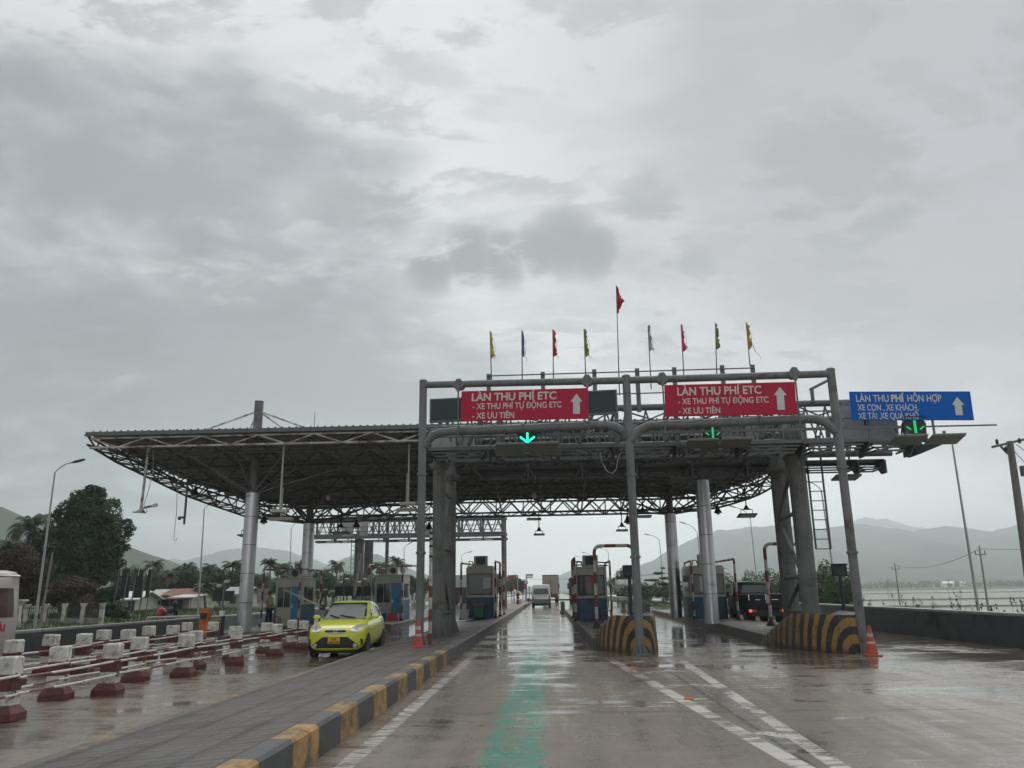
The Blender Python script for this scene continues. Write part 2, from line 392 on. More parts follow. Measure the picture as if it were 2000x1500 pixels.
def text(name, body, x, z, h, wid, parent, mat, y=0., bold=.0, ital=0.):
    """flat letters facing -Y, lower left corner at (x, y, z), in the parent's own coordinates"""
    cu = bpy.data.curves.new('letters', 'FONT'); cu.body = body; cu.size = 1; cu.extrude = .004; cu.offset = bold; cu.shear = ital
    o = bpy.data.objects.new('letters', cu); COL.objects.link(o)
    dg = bpy.context.evaluated_depsgraph_get(); me = bpy.data.meshes.new_from_object(o.evaluated_get(dg))
    bpy.data.objects.remove(o); me.name = name
    co = np.empty(len(me.vertices) * 3); me.vertices.foreach_get('co', co); co = co.reshape(-1, 3)
    x0, x1 = co[:, 0].min(), co[:, 0].max()
    if not CAPH:
        cu = bpy.data.curves.new('cap', 'FONT'); cu.body = 'H'; cu.size = 1; oc = bpy.data.objects.new('cap', cu); COL.objects.link(oc)
        mc = bpy.data.meshes.new_from_object(oc.evaluated_get(bpy.context.evaluated_depsgraph_get())); CAPH.append(max(v.co.y for v in mc.vertices)); bpy.data.objects.remove(oc); bpy.data.meshes.remove(mc)
    sx = wid / (x1 - x0); sz = h / CAPH[0]
    out = np.stack([x + (co[:, 0] - x0) * sx, y - co[:, 2] - .004, z + co[:, 1] * sz], 1)
    me.vertices.foreach_set('co', out.astype(np.float32).ravel()); me.update()
    me.materials.clear(); me.materials.append(M[mat])
    ob = bpy.data.objects.new(name, me); COL.objects.link(ob); ob.parent = parent
    return ob
ORD = ['first', 'second', 'third', 'fourth', 'fifth', 'sixth', 'seventh', 'eighth', 'ninth', 'tenth', 'eleventh', 'twelfth', 'thirteenth', 'fourteenth', 'fifteenth', 'sixteenth']
def arc(c, u, v, r, a0, a1, n):
    c, u, v = Vector(c), Vector(u), Vector(v)
    return [c + (u * math.cos(a0 + (a1 - a0) * i / n) + v * math.sin(a0 + (a1 - a0) * i / n)) * r for i in range(n + 1)]

# ================================================================== SETTING
def road_material():
    m, nt, b = new_mat('wet_concrete_road'); g = NT(nt); v = g.coords()
    sx = g.n('ShaderNodeSeparateXYZ'); nt.links.new(v, sx.inputs[0]); X, Y, _ = sx.outputs
    big = g.noise(v, .35, 5, .6, .3, (1, .35, 1)); mid = g.noise(v, 1.6, 6, .65, .3, (1, .3, 1)); fine = g.noise(v, 22, 5, .7)
    cross = g.noise(v, 2.2, 6, .7, .2, (.25, 1.6, 1))
    streak = g.noise(v, 2.6, 4, .6, 0, (1, .05, 1))
    col = g.mix(g.ramp(big, .3, .7), c4((.135, .108, .078)), c4((.235, .192, .140)))
    col = g.mix(g.m('MULTIPLY', g.ramp(mid, .45, .75), .45), col, c4((.085, .076, .066)))
    col = g.mix(g.m('MULTIPLY', g.ramp(streak, .5, .72), .35), col, c4((.075, .07, .064)))
    col = g.mix(g.m('MULTIPLY', fine, .35), col, c4((.08, .073, .065)))
    lanes = g.m('ABSOLUTE', g.m('SUBTRACT', g.m('ABSOLUTE', g.m('ADD', X, .62)), .95))       # tyre tracks of our lane
    col = g.mix(g.m('MULTIPLY', g.ramp(lanes, .45, .05), .25), col, c4((.07, .064, .058)))
    # standing water
    wetn = g.noise(v, .55, 6, .62, .5, (.55, 1.1, 1)); wet2 = g.noise(v, 2.4, 4, .6, .3, (.4, 1.3, 1))
    wsum = g.m('ADD', g.m('MULTIPLY', wetn, .65), g.m('MULTIPLY', wet2, .35))
    far = g.ramp(Y, 12., 30., -.07, .06)
    right = g.ramp(X, 2.5, 7., 0., .055)
    left = g.ramp(X, -4.8, -6.5, 0., .05)
    dampv = g.m('ADD', wsum, g.m('ADD', far, g.m('ADD', right, left)))
    wet = g.ramp(dampv, .45, .58)
    col = g.mix(g.m('MULTIPLY', wet, .55), col, c4((.075, .065, .052)))
    # joints between the slabs
    jy = g.m('ABSOLUTE', g.m('SUBTRACT', g.m('FLOORED_MODULO', g.m('SUBTRACT', Y, 9.2), 6.25), 3.1))
    jx = g.m('ABSOLUTE', g.m('SUBTRACT', X, 2.54)); jx2 = g.m('ABSOLUTE', g.m('SUBTRACT', X, 6.6)); jx3 = g.m('ABSOLUTE', g.m('ADD', X, 8.2))
    jn = g.m('MULTIPLY', g.noise(v, 9, 3), .012)
    jt = g.m('MAXIMUM', g.ramp(jy, .045, .015), g.m('MAXIMUM', g.ramp(g.m('ADD', jx, jn), .05, .025), g.m('MAXIMUM', g.ramp(jx2, .02, .006), g.ramp(jx3, .02, .006))))
    col = g.mix(g.m('MULTIPLY', jt, .88), col, c4((.018, .017, .016)))
    # worn paint
    wear = g.noise(v, 3.2, 8, .7, .6, (.9, .9, 1)); wearc = g.noise(v, 5.5, 7, .7, .3, (.35, 2.2, 1)); edge = g.m('MULTIPLY', g.m('SUBTRACT', g.noise(v, 2.1, 5, .65), .5), .55)
    def line(xc, half, soft=.02): return g.ramp(g.m('ABSOLUTE', g.m('SUBTRACT', X, xc)), half + soft, half - soft)
    gx = g.ramp(g.m('ABSOLUTE', g.m('ADD', g.m('ADD', X, .43), edge)), .40, .24)
    gwear = g.ramp(g.m('ADD', g.m('MULTIPLY', wearc, .25), g.m('ADD', g.m('MULTIPLY', wear, .45), g.m('MULTIPLY', streak, .30))), .40, .52)
    gy = g.ramp(Y, 62, 50)
    gy2 = g.ramp(Y, 14, 24, 1., .85)
    gm = g.m('MULTIPLY', g.m('MULTIPLY', gx, gwear), g.m('MULTIPLY', gy, gy2))
    col = g.mix(g.m('MULTIPLY', gm, .9), col, c4((.014, .19, .135)))
    edg = g.m('MULTIPLY', g.m('MAXIMUM', line(-.86, .05), line(-.0, .05)), g.m('MULTIPLY', g.ramp(wearc, .48, .6), g.m('MULTIPLY', g.ramp(Y, 20, 24), g.ramp(Y, 60, 50))))
    col = g.mix(g.m('MULTIPLY', edg, .6), col, c4((.4, .42, .4)))
    w1 = g.m('MULTIPLY', line(-2.12, .10), g.m('MULTIPLY', g.ramp(wearc, .45, .56), g.ramp(Y, 27, 19)))
    xa = g.m('SUBTRACT', 3.06, g.m('MULTIPLY', Y, .0727)); xb = g.m('ADD', 2.49, g.m('MULTIPLY', Y, .0353))
    gore = g.ramp(Y, 21.5, 20.5)
    la = g.ramp(g.m('ABSOLUTE', g.m('SUBTRACT', X, xa)), .125, .095); lb = g.ramp(g.m('ABSOLUTE', g.m('SUBTRACT', X, xb)), .115, .085)
    lowf = g.noise(v, .9, 3, .6, .3)
    ww = g.ramp(g.m('ADD', g.m('MULTIPLY', wearc, .45), g.m('ADD', g.m('MULTIPLY', wear, .25), g.m('MULTIPLY', lowf, .30))), .452, .515)
    inside = g.m('MULTIPLY', g.m('GREATER_THAN', X, xa), g.m('LESS_THAN', X, xb))
    hat = g.m('FLOORED_MODULO', g.m('ADD', Y, g.m('MULTIPLY', g.m('ABSOLUTE', g.m('SUBTRACT', X, 2.5)), 1.2)), 2.6)
    hatch = g.m('MULTIPLY', g.m('MULTIPLY', inside, g.m('LESS_THAN', hat, .35)), g.ramp(wear, .46, .58))
    scuff = g.m('MULTIPLY', g.m('MULTIPLY', g.ramp(g.m('ABSOLUTE', g.m('SUBTRACT', X, 1.6)), .7, .2), g.ramp(g.m('ABSOLUTE', g.m('SUBTRACT', Y, 13.5)), 3.2, 1.)), g.ramp(g.m('MULTIPLY', wear, wearc), .30, .37))
    wp = g.m('MULTIPLY', g.m('MAXIMUM', g.m('MULTIPLY', g.m('MAXIMUM', la, lb), ww), hatch), gore)
    cen = g.m('MULTIPLY', line(4.7, .07), g.m('MULTIPLY', g.ramp(Y, 60, 70), g.m('LESS_THAN', g.m('FLOORED_MODULO', Y, 9.), 4.)))
    cen2 = g.m('MULTIPLY', line(1.6, .07), g.m('MULTIPLY', g.ramp(Y, 66, 75), g.m('LESS_THAN', g.m('FLOORED_MODULO', Y, 9.), 5.)))
    yl = g.m('MULTIPLY', line(-5.5, .09), g.m('MULTIPLY', g.ramp(wearc, .46, .6), g.ramp(Y, 24, 18)))
    wpaint = g.m('MAXIMUM', g.m('MAXIMUM', wp, g.m('MULTIPLY', scuff, .7)), g.m('MAXIMUM', w1, g.m('MAXIMUM', cen, cen2)))
    sp_ = g.m('MULTIPLY', g.m('MULTIPLY', g.ramp(wearc, .60, .66), g.ramp(wear, .5, .6)), g.m('MULTIPLY', gx, g.ramp(Y, 24, 12)))
    col = g.mix(g.m('MULTIPLY', sp_, .6), col, c4((.42, .46, .44)))
    col = g.mix(g.m('MULTIPLY', wpaint, .92), col, c4((.53, .52, .48)))
    col = g.mix(g.m('MULTIPLY', yl, .7), col, c4((.33, .23, .11)))
    g.put(b.inputs['Base Color'], col)
    rg = g.m('ADD', g.m('MULTIPLY', g.m('SUBTRACT', 1., wet), g.ramp(g.m('ADD', g.m('MULTIPLY', mid, .5), g.m('MULTIPLY', streak, .5)), .38, .62, .16, .38)), g.m('ADD', .05, g.m('MULTIPLY', g.ramp(cross, .4, .7), .14)))
    rg = g.m('ADD', rg, g.m('MULTIPLY', wpaint, .08), clamp=True)
    g.put(b.inputs['Roughness'], rg)
    b.inputs['Specular IOR Level'].default_value = .5
    ripple = g.noise(v, 5., 4, .6, .2, (.35, 1.5, 1))
    h = g.m('ADD', g.m('MULTIPLY', g.m('MULTIPLY', fine, g.m('SUBTRACT', 1.05, wet)), .35), g.m('MULTIPLY', ripple, .55))
    g.bump(h, .26, .02, b)
    return m
M['road'] = road_material()

def ground_material():
    m, nt, b = new_mat('verge_and_fields'); g = NT(nt); v = g.coords()
    f = g.noise(v, .12, 6, .65); f2 = g.noise(v, .9, 5, .7); f3 = g.noise(v, .012, 4, .6)
    c = g.mix(g.ramp(f, .35, .65), c4((.045, .075, .028)), c4((.085, .115, .042)))
    c = g.mix(g.ramp(f2, .5, .75), c, c4((.09, .075, .05)))
    c = g.mix(g.m('MULTIPLY', g.ramp(f3, .45, .6), .5), c, c4((.05, .09, .04)))
    g.put(b.inputs['Base Color'], c); b.inputs['Roughness'].default_value = .9
    g.bump(f2, .5, .1, b); return m
M['ground'] = ground_material()
def water_material():
    m, nt, b = new_mat('flood_water'); g = NT(nt); v = g.coords()
    f = g.noise(v, .02, 4, .6, .4, (1, .3, 1))
    g.put(b.inputs['Base Color'], g.mix(f, c4((.46, .42, .37)), c4((.56, .52, .46))))
    b.inputs['Roughness'].default_value = .10
    g.bump(g.noise(v, 1.2, 4, .6, 0, (.5, 1, 1)), .03, .05, b); return m
M['water'] = water_material()
def hill_material(name, a, b_):
    m, nt, b = new_mat(name); g = NT(nt); v = g.coords()
    f = g.noise(v, .006, 6, .65); f2 = g.noise(v, .05, 5, .7)
    c = g.mix(g.ramp(f, .35, .65), c4(a), c4(b_)); c = g.mix(g.m('MULTIPLY', f2, .6), c, c4([q * .5 for q in a]))
    g.put(b.inputs['Base Color'], c); b.inputs['Roughness'].default_value = 1.; b.inputs['Specular IOR Level'].default_value = .1
    g.bump(f2, .8, 3., b); return m
M['hill'] = hill_material('forest_hillside', (.016, .038, .020), (.075, .105, .045))  # wide tone contrast puts shading of the spurs into the forest colour
M['hillg'] = hill_material('grassy_hillside', (.030, .062, .026), (.095, .13, .05))

def ground_h(x, y):
    def ss(a, b, t): t = max(0, min(1, (t - a) / (b - a))); return t * t * (3 - 2 * t)
    h = -.06
    if x > 14.6: h += -2.6 * ss(15.5, 26, x) * (1 - ss(480, 560, y - .12 * (x - 60))) - .6 * ss(15.5, 26, x) * ss(480, 560, y)
    if x < -17.6: h += -.25 * ss(-17.8, -20, x) + .5 * ss(-24, -40, x)
    return h
b_ = B()
xs = [-6000, -2500, -1000, -400, -150, -80, -60, -45, -36, -30, -24, -21, -19, -17.5, -10, 0, 10, 14.5, 16, 18, 20, 22, 24, 26, 30, 40, 60, 90, 130, 200, 300, 450, 700, 1200, 2500, 6000]
ys = [-400, -60, -10, 0, 10, 20, 30, 40, 50, 60, 75, 90, 110, 140, 180, 230, 300, 380, 440, 470, 490, 510, 530, 560, 600, 700, 1000, 1600, 2500, 4000, 7000]
for y in ys:
    for x in xs: b_.v.append((x, y, ground_h(x, y)))
nx = len(xs)
for j in range(len(ys) - 1):
    for i in range(nx - 1):
        b_.f.append((j * nx + i, j * nx + i + 1, (j + 1) * nx + i + 1, (j + 1) * nx + i)); b_.mi.append(0)
struct(b_.build('ground', 'ground', smooth=60))
b_ = B(); b_.quad((17, -300, -1.25), (2600, -300, -1.25), (2600, 900, -1.25), (17, 900, -1.25))
struct(b_.build('water', 'water'))
# low banks between the flooded paddies
b_ = B()
for (x0, y0, x1, y1, wd, hh) in [(40, 175, 420, 205, 2.2, .25), (150, 245, 700, 265, 2.5, .2), (30, 118, 300, 126, 1.6, .22), (95, 150, 150, 152, 5, .4), (60, 330, 900, 370, 3, .2)]:
    k = 14
    ring = []
    for i in range(k + 1):
        tt = i / k; x = x0 + (x1 - x0) * tt; y = y0 + (y1 - y0) * tt; q = wd * (.5 + RN.random()); z = -1.25 + hh * (.5 + RN.random())
        ring.append([(x, y - q, -1.4), (x, y, z), (x, y + q, -1.4)])
    b_.loft(ring)
o = b_.build('paddy_bank', 'ground'); struct(o)

b_ = B()
edge = [(-16.75, 12.9, -60), (-16.75, 12.9, 30), (-16.75, 12.9, 60), (-16, 12.2, 80), (-14, 9.5, 120), (-13, 8.2, 170), (-12.5, 7.6, 300), (-11, 8, 700), (-10, 9, 2400)]
for (a0, a1, y) in edge: b_.v += [(a0, y, 0), (a1, y, 0)]
for i in range(len(edge) - 1): b_.f.append((2 * i, 2 * i + 1, 2 * i + 3, 2 * i + 2)); b_.mi.append(0)
struct(b_.build('road', 'road'))
b_ = B(); b_.box(-29.5, -18.6, -40, 500, -.30, -.18)
struct(b_.build('side_road', 'road'))

# hills: crest lines read from the photograph, set back at their real distance
def hill(name, prof, D, mat, depth_f, depth_b, seed, rough=.02, base=-3):
    r = random.Random(seed); b = B(); pts = [at(px, py, D) for px, py in prof]
    n = 120; xs0 = [p.x for p in pts]; zs0 = [p.z for p in pts]; xs = np.linspace(xs0[0], xs0[-1], n); zs = np.interp(xs, xs0, zs0)
    zmax = max(zs0); ph = [r.uniform(0, 6.28) for _ in range(9)]
    L = xs0[-1] - xs0[0]
    nz = sum(np.sin(xs / L * 2 * PI * (5 + 4.3 * k) + ph[k]) / (1 + k) for k in range(9)) * zmax * rough * .35
    rows = 16
    for j in range(rows + 1):
        u = -1 + 2 * j / rows
        for i in range(n):
            prof_ = (1 - abs(u)) ** 1.15
            spur = math.sin(xs[i] / L * 34 + ph[3] + u * 1.5) * .5 + math.sin(xs[i] / L * 81 + ph[4] - u * 2) * .3
            yy = D + u * (depth_f if u < 0 else depth_b) + spur * 40 * abs(u) * (1 - abs(u)) * 2
            z = max(zs[i] + nz[i] * (1 if u == 0 else .6), 0) * max(prof_ + spur * .16 * abs(u) * (1 - abs(u)) * 2, 0) + base * abs(u)
            b.v.append((xs[i] + u * 30, yy, z + r.uniform(-1, 1) * zmax * .011))
    for j in range(rows):
        for i in range(n - 1):
            b.f.append((j * n + i, j * n + i + 1, (j + 1) * n + i + 1, (j + 1) * n + i)); b.mi.append(0)
    return struct(b.build(name, mat, smooth=80))
hill('hills', [(1150, 1150), (1195, 1138), (1240, 1110), (1262, 1098), (1276, 1096), (1300, 1080), (1330, 1064), (1365, 1046), (1400, 1036), (1450, 1030), (1520, 1028), (1600, 1032), (1640, 1027), (1680, 1023), (1730, 1031), (1785, 1038), (1820, 1031), (1852, 1026), (1890, 1036), (1924, 1041), (1950, 1034), (1985, 1028), (2030, 1027), (2120, 1020), (2300, 1060)], 2900, 'hill', 1500, 1100, 3)
hill('hills', [(1600, 1060), (1660, 1020), (1690, 1010), (1730, 1014), (1760, 1022), (1800, 1031), (1860, 1050), (1930, 1090)], 4300, 'hill', 900, 900, 5)
hill('hills', [(-900, 880), (-500, 900), (-200, 940), (-60, 965), (0, 990), (35, 1006), (75, 1020), (130, 1034), (200, 1052), (235, 1064), (262, 1078), (290, 1092), (320, 1108), (345, 1120), (400, 1142), (450, 1158)], 950, 'hillg', 420, 420, 7)
hill('hills', [(150, 1120), (240, 1105), (300, 1100), (340, 1092), (360, 1096), (400, 1084), (440, 1074), (500, 1068), (560, 1076), (620, 1095), (680, 1118), (730, 1140)], 3600, 'hill', 900, 900, 9)
hill('hills', [(560, 1142), (605, 1122), (640, 1104), (670, 1092), (700, 1082), (716, 1079), (740, 1084), (780, 1102), (830, 1122), (900, 1140), (960, 1152)], 2300, 'hill', 600, 600, 13)
hill('hills', [(1020, 1150), (1060, 1142), (1085, 1128), (1105, 1118), (1125, 1110), (1150, 1118), (1190, 1130), (1240, 1142)], 3400, 'hill', 700, 700, 15)

# ------------------------------------------------------------------ traffic islands (paving, kerbs)
def paver_material():
    m, nt, b = new_mat('dark_pavers'); g = NT(nt); v = g.coords()
    mp = g.n('ShaderNodeMapping'); nt.links.new(v, mp.inputs[0]); mp.inputs['Rotation'].default_value = (0, 0, PI / 2)
    br = g.n('ShaderNodeTexBrick'); nt.links.new(mp.outputs[0], br.inputs['Vector'])
    br.offset = 0.0; br.inputs['Scale'].default_value = 1.; br.inputs['Mortar Size'].default_value = .02; br.inputs['Mortar Smooth'].default_value = .4
    br.inputs['Brick Width'].default_value = .4; br.inputs['Row Height'].default_value = .4
    br.inputs['Color1'].default_value = (.075, .061, .056, 1); br.inputs['Color2'].default_value = (.125, .104, .095, 1); br.inputs['Mortar'].default_value = (.016, .015, .014, 1)
    f = g.noise(v, 1.3, 6, .65, .3); f2 = g.noise(v, 40, 3, .6)
    c = g.mix(g.m('MULTIPLY', g.ramp(f, .4, .7), .5), br.outputs['Color'], c4((.085, .077, .072)))
    c = g.mix(g.m('MULTIPLY', f2, .4), c, c4((.03, .027, .026)))
    sx = g.n('ShaderNodeSeparateXYZ'); nt.links.new(v, sx.inputs[0])
    ln = g.ramp(g.m('ABSOLUTE', g.m('SUBTRACT', g.m('FLOORED_MODULO', g.m('ADD', sx.outputs[0], 10.07), .8), .4)), .045, .02)
    ly = g.ramp(g.m('ABSOLUTE', g.m('SUBTRACT', g.m('FLOORED_MODULO', sx.outputs[1], .4), .2)), .06, .025)
    c = g.mix(g.m('MULTIPLY', ly, .75), c, c4((.016, .015, .014)))
    c = g.mix(g.m('MULTIPLY', ln, .92), c, c4((.012, .011, .011)))
    g.put(b.inputs['Base Color'], c); g.put(b.inputs['Roughness'], g.ramp(f, .3, .7, .38, .7))
    g.bump(g.m('ADD', g.m('MULTIPLY', br.outputs['Fac'], -.6), g.m('MULTIPLY', f2, .4)), .5, .012, b); return m
M['paver'] = paver_material()
M['kfade'] = paint('worn_yellow_kerb', (.26, .17, .075), .6, 0, .3, 3, (.095, .09, .083), .75, 4)
b_ = B()                                        # our left island, sloping to its left edge
YE = 150
for y0, y1 in [(-6, 30), (30, 70), (70, YE)]:
    b_.quad((-4.95, y0, .15), (-2.74, y0, .335), (-2.74, y1, .335), (-4.95, y1, .15))
b_.quad((-4.95, -6, 0), (-4.95, -6, .15), (-4.95, YE, .15), (-4.95, YE, 0))
struct(b_.build('pavement', 'paver'))
b_ = B()
y = -5.6; k = 0
while y < YE:
    L = .92 if y < 40 else 6.
    mi = (0 if k % 2 else 1) if y < 20.5 else 2
    if 20.5 <= y < 30 and k % 2 == 0: mi = 1
    g_ = .004
    vs = [(-2.5, y + g_, 0), (-2.51, y + g_, .31), (-2.545, y + g_, .345), (-2.745, y + g_, .345), (-2.745, y + g_, 0)]
    b_.prism(vs, (0, L - 2 * g_, 0), mi)
    y += L; k += 1
struct(b_.build('kerb', ['kyel', 'kblk', 'kgrey']))
b_ = B()
y = -5.6; k = 0
while y < YE:
    L = 1.2 if y < 30 else 8
    b_.box(-5.12, -4.954, y, y + L - .006, 0, .155, 1 if k % 3 else 2); y += L; k += 1
struct(b_.build('kerb', ['kyel', 'kgrey', 'kfade'], bevel=.01))

def island(poly, z, zt=None):
    """kerbed island: poly runs counter-clockwise"""
    b = B(); n = len(poly); c = Vector((sum(p[0] for p in poly) / n, sum(p[1] for p in poly) / n, 0))
    inn = []
    for i in range(n):
        p0, p1, p2 = [Vector((q[0], q[1], 0)) for q in (poly[i - 1], poly[i], poly[(i + 1) % n])]
        e1 = (p1 - p0).normalized(); e2 = (p2 - p1).normalized(); n1 = Vector((-e1.y, e1.x, 0)); n2 = Vector((-e2.y, e2.x, 0))
        bi = (n1 + n2).normalized(); inn.append(p1 + bi * (.22 / max(bi.dot(n1), .5)))
    vs = [(p[0], p[1], 0) for p in poly] + [(p[0], p[1], z - .03) for p in poly] + [(q.x * .12 + p[0] * .88, q.y * .12 + p[1] * .88, z) for p, q in zip(poly, inn)] + [(q.x, q.y, z) for q in inn] + [(q.x, q.y, z - .02) for q in inn]
    fs = []
    for r in range(4): fs += [(r * n + i, r * n + (i + 1) % n, (r + 1) * n + (i + 1) % n, (r + 1) * n + i) for i in range(n)]
    b.add(vs, fs, 0)
    struct(b.build('kerb', 'kgrey', smooth=30))
    b = B(); b.add([(q.x, q.y, z - .02) for q in inn], [tuple(range(n))]); struct(b.build('pavement', 'paver'))
island([(1.28, 25.2), (3.05, 24.6), (3.15, 62), (1.15, 62)], .33)
island([(6.62, 25.2), (8.6, 23.2), (9.4, 26), (9.95, 33.5), (8.95, 37), (8.9, 60), (7.35, 60), (6.95, 34)], .30)
island([(-14.8, 31), (-11.6, 31), (-11.6, 62), (-14.8, 62)], .20)
island([(-10.7, 41), (-7.9, 41), (-7.9, 70), (-10.7, 70)], .20)
island([(-18, 68), (-15.4, 68), (-15.4, 76), (-18, 76)], .25)

# ------------------------------------------------------------------ long walls at both sides
def wall(name, x0, x1, y0, y1, zt, label, xo):
    t = thing(name, label, 'wall', ((x0 + x1) / 2, y0, 0))
    b = B()
    b.prism([(x0, y0, 0), (x1, y0, 0), (x1 - (x1 - x0) * .2, y0, zt - .1), (x0 + (x1 - x0) * .2, y0, zt - .1)], (xo, y1 - y0, 0)); b.build('wall_body', 'wallc', t)
    b = B(); xm = (x0 + x1) / 2
    b.prism([(xm - .13, y0, zt - .098), (xm + .13, y0, zt - .098), (xm + .13, y0, zt), (xm - .13, y0, zt)], (xo, y1 - y0, 0)); b.build('coping', 'wallcap', t, bevel=.02)
wall('roadside_wall', 12.75, 13.35, -10, 78, .93, 'long dark wet concrete wall with pale coping beside the flooded fields', 0)
wall('roadside_wall', -17.2, -16.75, 4, 66, .70, 'long dark concrete wall with pale coping at the far left of the plaza', 0)

# ================================================================== SIGN GANTRY (three posts, two spans)
G0, G1 = Vector((-3.72, 23.5, 0)), Vector((8.40, 22.1, 0))
GA = math.atan2(G1.y - G0.y, G1.x - G0.x); GD = (G1 - G0).normalized(); GN = Vector((GD.y, -GD.x, 0))   # GN faces the camera
def gl(px, py, off=0.):
    """pixel on the gantry plane (off metres nearer the camera) -> gantry x, z"""
    d = ray(px, py); p0 = G0 + GN * off
    t_ = (p0 - CO).dot(GN) / d.dot(GN); p = CO + d * t_
    return (p - G0).dot(GD), p.z
gan = thing('sign_gantry', 'grey tubular three-post gantry carrying the two red lane signs', 'gantry', tuple(G0), local=True, rz=GA)
GX = [gl(823, 1000)[0], gl(1237, 1013)[0], gl(1655, 1000)[0]]
GZ = [gl(826, 750)[1], gl(1222, 741)[1], gl(1622, 728)[1]]
zb = [.22, -.02, -.02]
for i, (x, z, z0) in enumerate(zip(GX, GZ, zb)):
    b = B(); b.cyl((x, 0, z0), (x, 0, z + .06), .118, 16); b.lathe([(.128, z + .06), (.128, z + .10), (.10, z + .13)], (x, 0, 0), 16)
    for zz in (z0 + 2.6, z0 + 4.9): b.lathe([(.122, zz - .04), (.15, zz - .035), (.15, zz + .035), (.122, zz + .04)], (x, 0, 0), 16)
    p = b.build('post', 'pipe', gan, smooth=40)
    b = B(); b.lathe([(.24, z0 + .02), (.24, z0 + .05)], (x, 0, 0), 12)
    for k in range(6):
        a = k * PI / 3; c, s = math.cos(a), math.sin(a); q = Vector((-s, c, 0)) * .008
        e = [Vector((x + c * .11, s * .11, z0 + .05)), Vector((x + c * .22, s * .22, z0 + .05)), Vector((x + c * .115, s * .115, z0 + .32))]
        b.prism([v - q for v in e], q * 2)
    b.build('base_plate', 'pipe', p)
b = B()
b.tube([(GX[0], 0, GZ[0] - .03), (GX[1], 0, GZ[1] - .03), (GX[2], 0, GZ[2] - .03)], .108, 14); b.build('top_beam', 'pipe', gan, smooth=50)
ZL = [gl(1030, 836)[1], gl(1450, 823)[1]]
for i in range(2):
    xa, xb = GX[i], GX[i + 1]; z = ZL[i]; s = .02 * (1 if i else 1)
    pts = [(xa + .05, 0, z - .42), (xa + .16, 0, z - .25), (xa + .34, 0, z - .10), (xa + .58, 0, z - .02), (xa + .9, 0, z)]
    pts += [(xa + (xb - xa) * .5, 0, z - .01)]
    pts += [(xb - .9, 0, z - .01), (xb - .58, 0, z - .03), (xb - .34, 0, z - .11), (xb - .16, 0, z - .26), (xb - .05, 0, z - .43)]
    b = B(); b.tube(pts, .128, 14)
    for fq in (.2, .36, .5, .64, .8):
        xf = xa + (xb - xa) * fq; b.tube([(xf - .03, 0, z - .005), (xf + .03, 0, z - .005)], .155, 16)
    b.build('lower_beam', 'pipe', gan, smooth=50)
for px, py in ((897, 750), (1147, 742), (1293, 738), (1550, 728)):
    x, z = gl(px, py); z -= .02
    b = B(); b.prism([(x - .19, -.125, z - .04), (x - .10, -.125, z - .16), (x + .10, -.125, z - .16), (x + .19, -.125, z - .04), (x + .06, -.125, z + .16), (x - .06, -.125, z + .16)], (0, .25, 0))
    b.box(x - .05, x + .05, -.16, -.125, z - .25, z + .1); b.build('clamp', 'pipe', gan, bevel=.01)
    xl = x; b = B(); b.box(x - .022, x + .022, -.15, -.115, ZL[0] - .35, z - .16); b.build('hanger', 'galv', gan)

def arrow_up(b, x, z0, z1, y, w=.11, hw=.27, hh=.38):
    H_ = z1 - z0; zc = z1 - hh
    b.prism([(x - w, y, z0), (x + w, y, z0), (x + w, y, zc), (x + hw, y, zc), (x, y, z1), (x - hw, y, zc), (x - w, y, zc)], (0, .006, 0))
def lane_sign(px0, py0, px1, py1, px2, py2, lines, arrow, label, mat, off, edge='signwhite', plane=gl):
    x0, zt0 = plane(px0, py0, off); x1, zt1 = plane(px1, py1, off); _, zb0 = plane(px2, py2, off)
    o = G0 + GN * off
    t = thing('lane_sign', label, 'sign', (o.x, o.y, 0), 'lane signs over the toll plaza', local=True, rz=GA)
    sl = zt1 - zt0; h = zt0 - zb0
    t.location = tuple(o + GD * x0 + Vector((0, 0, zb0))); t.rotation_euler = (0, -math.atan2(sl, x1 - x0), GA)
    L = x1 - x0
    b = B(); b.box(0, L, -.02, .02, 0, h); b.build('panel', mat, t, bevel=.006)
    b = B()
    for z in (h * .25, h * .75): b.box(.05, L - .05, .021, .055, z - .03, z + .03)
    b.build('back_rail', 'galv', t)
    for body, u0, u1, v0, hh, bo in lines:
        text('lettering', body, u0 * L, h * v0, h * hh, (u1 - u0) * L, t, 'signwhite', -.021, bo)
    b = B(); arrow_up(b, arrow[0] * L, arrow[1] * h, arrow[2] * h, -.027, arrow[3], arrow[4], arrow[5]); b.build('arrow', 'signwhite', t)
    return t
L1 = [('LÀN THU PHÍ ETC', .085, .755, .665, .24, .025), ('- XE THU PHÍ TỰ ĐỘNG ETC', .095, .795, .385, .19, .012), ('- XE ƯU TIÊN', .095, .425, .075, .19, .015)]
lane_sign(900, 764.5, 1147, 758, 899, 823, L1, (.91, .16, .82, .10, .175, .24), 'red sign of the left span, with dark display ends beside it', 'signred', .17)
L2 = [('LÀN THU PHÍ ETC', .10, .745, .66, .24, .02), ('- XE THU PHÍ TỰ ĐỘNG ETC', .105, .795, .375, .18, .012), ('- XE ƯU TIÊN', .105, .425, .075, .18, .012)]
lane_sign(1295.5, 752.5, 1550, 746, 1300, 814, L2, (.885, .14, .85, .10, .175, .24), 'red sign of the right span, next to the blue sign', 'signred', .17)
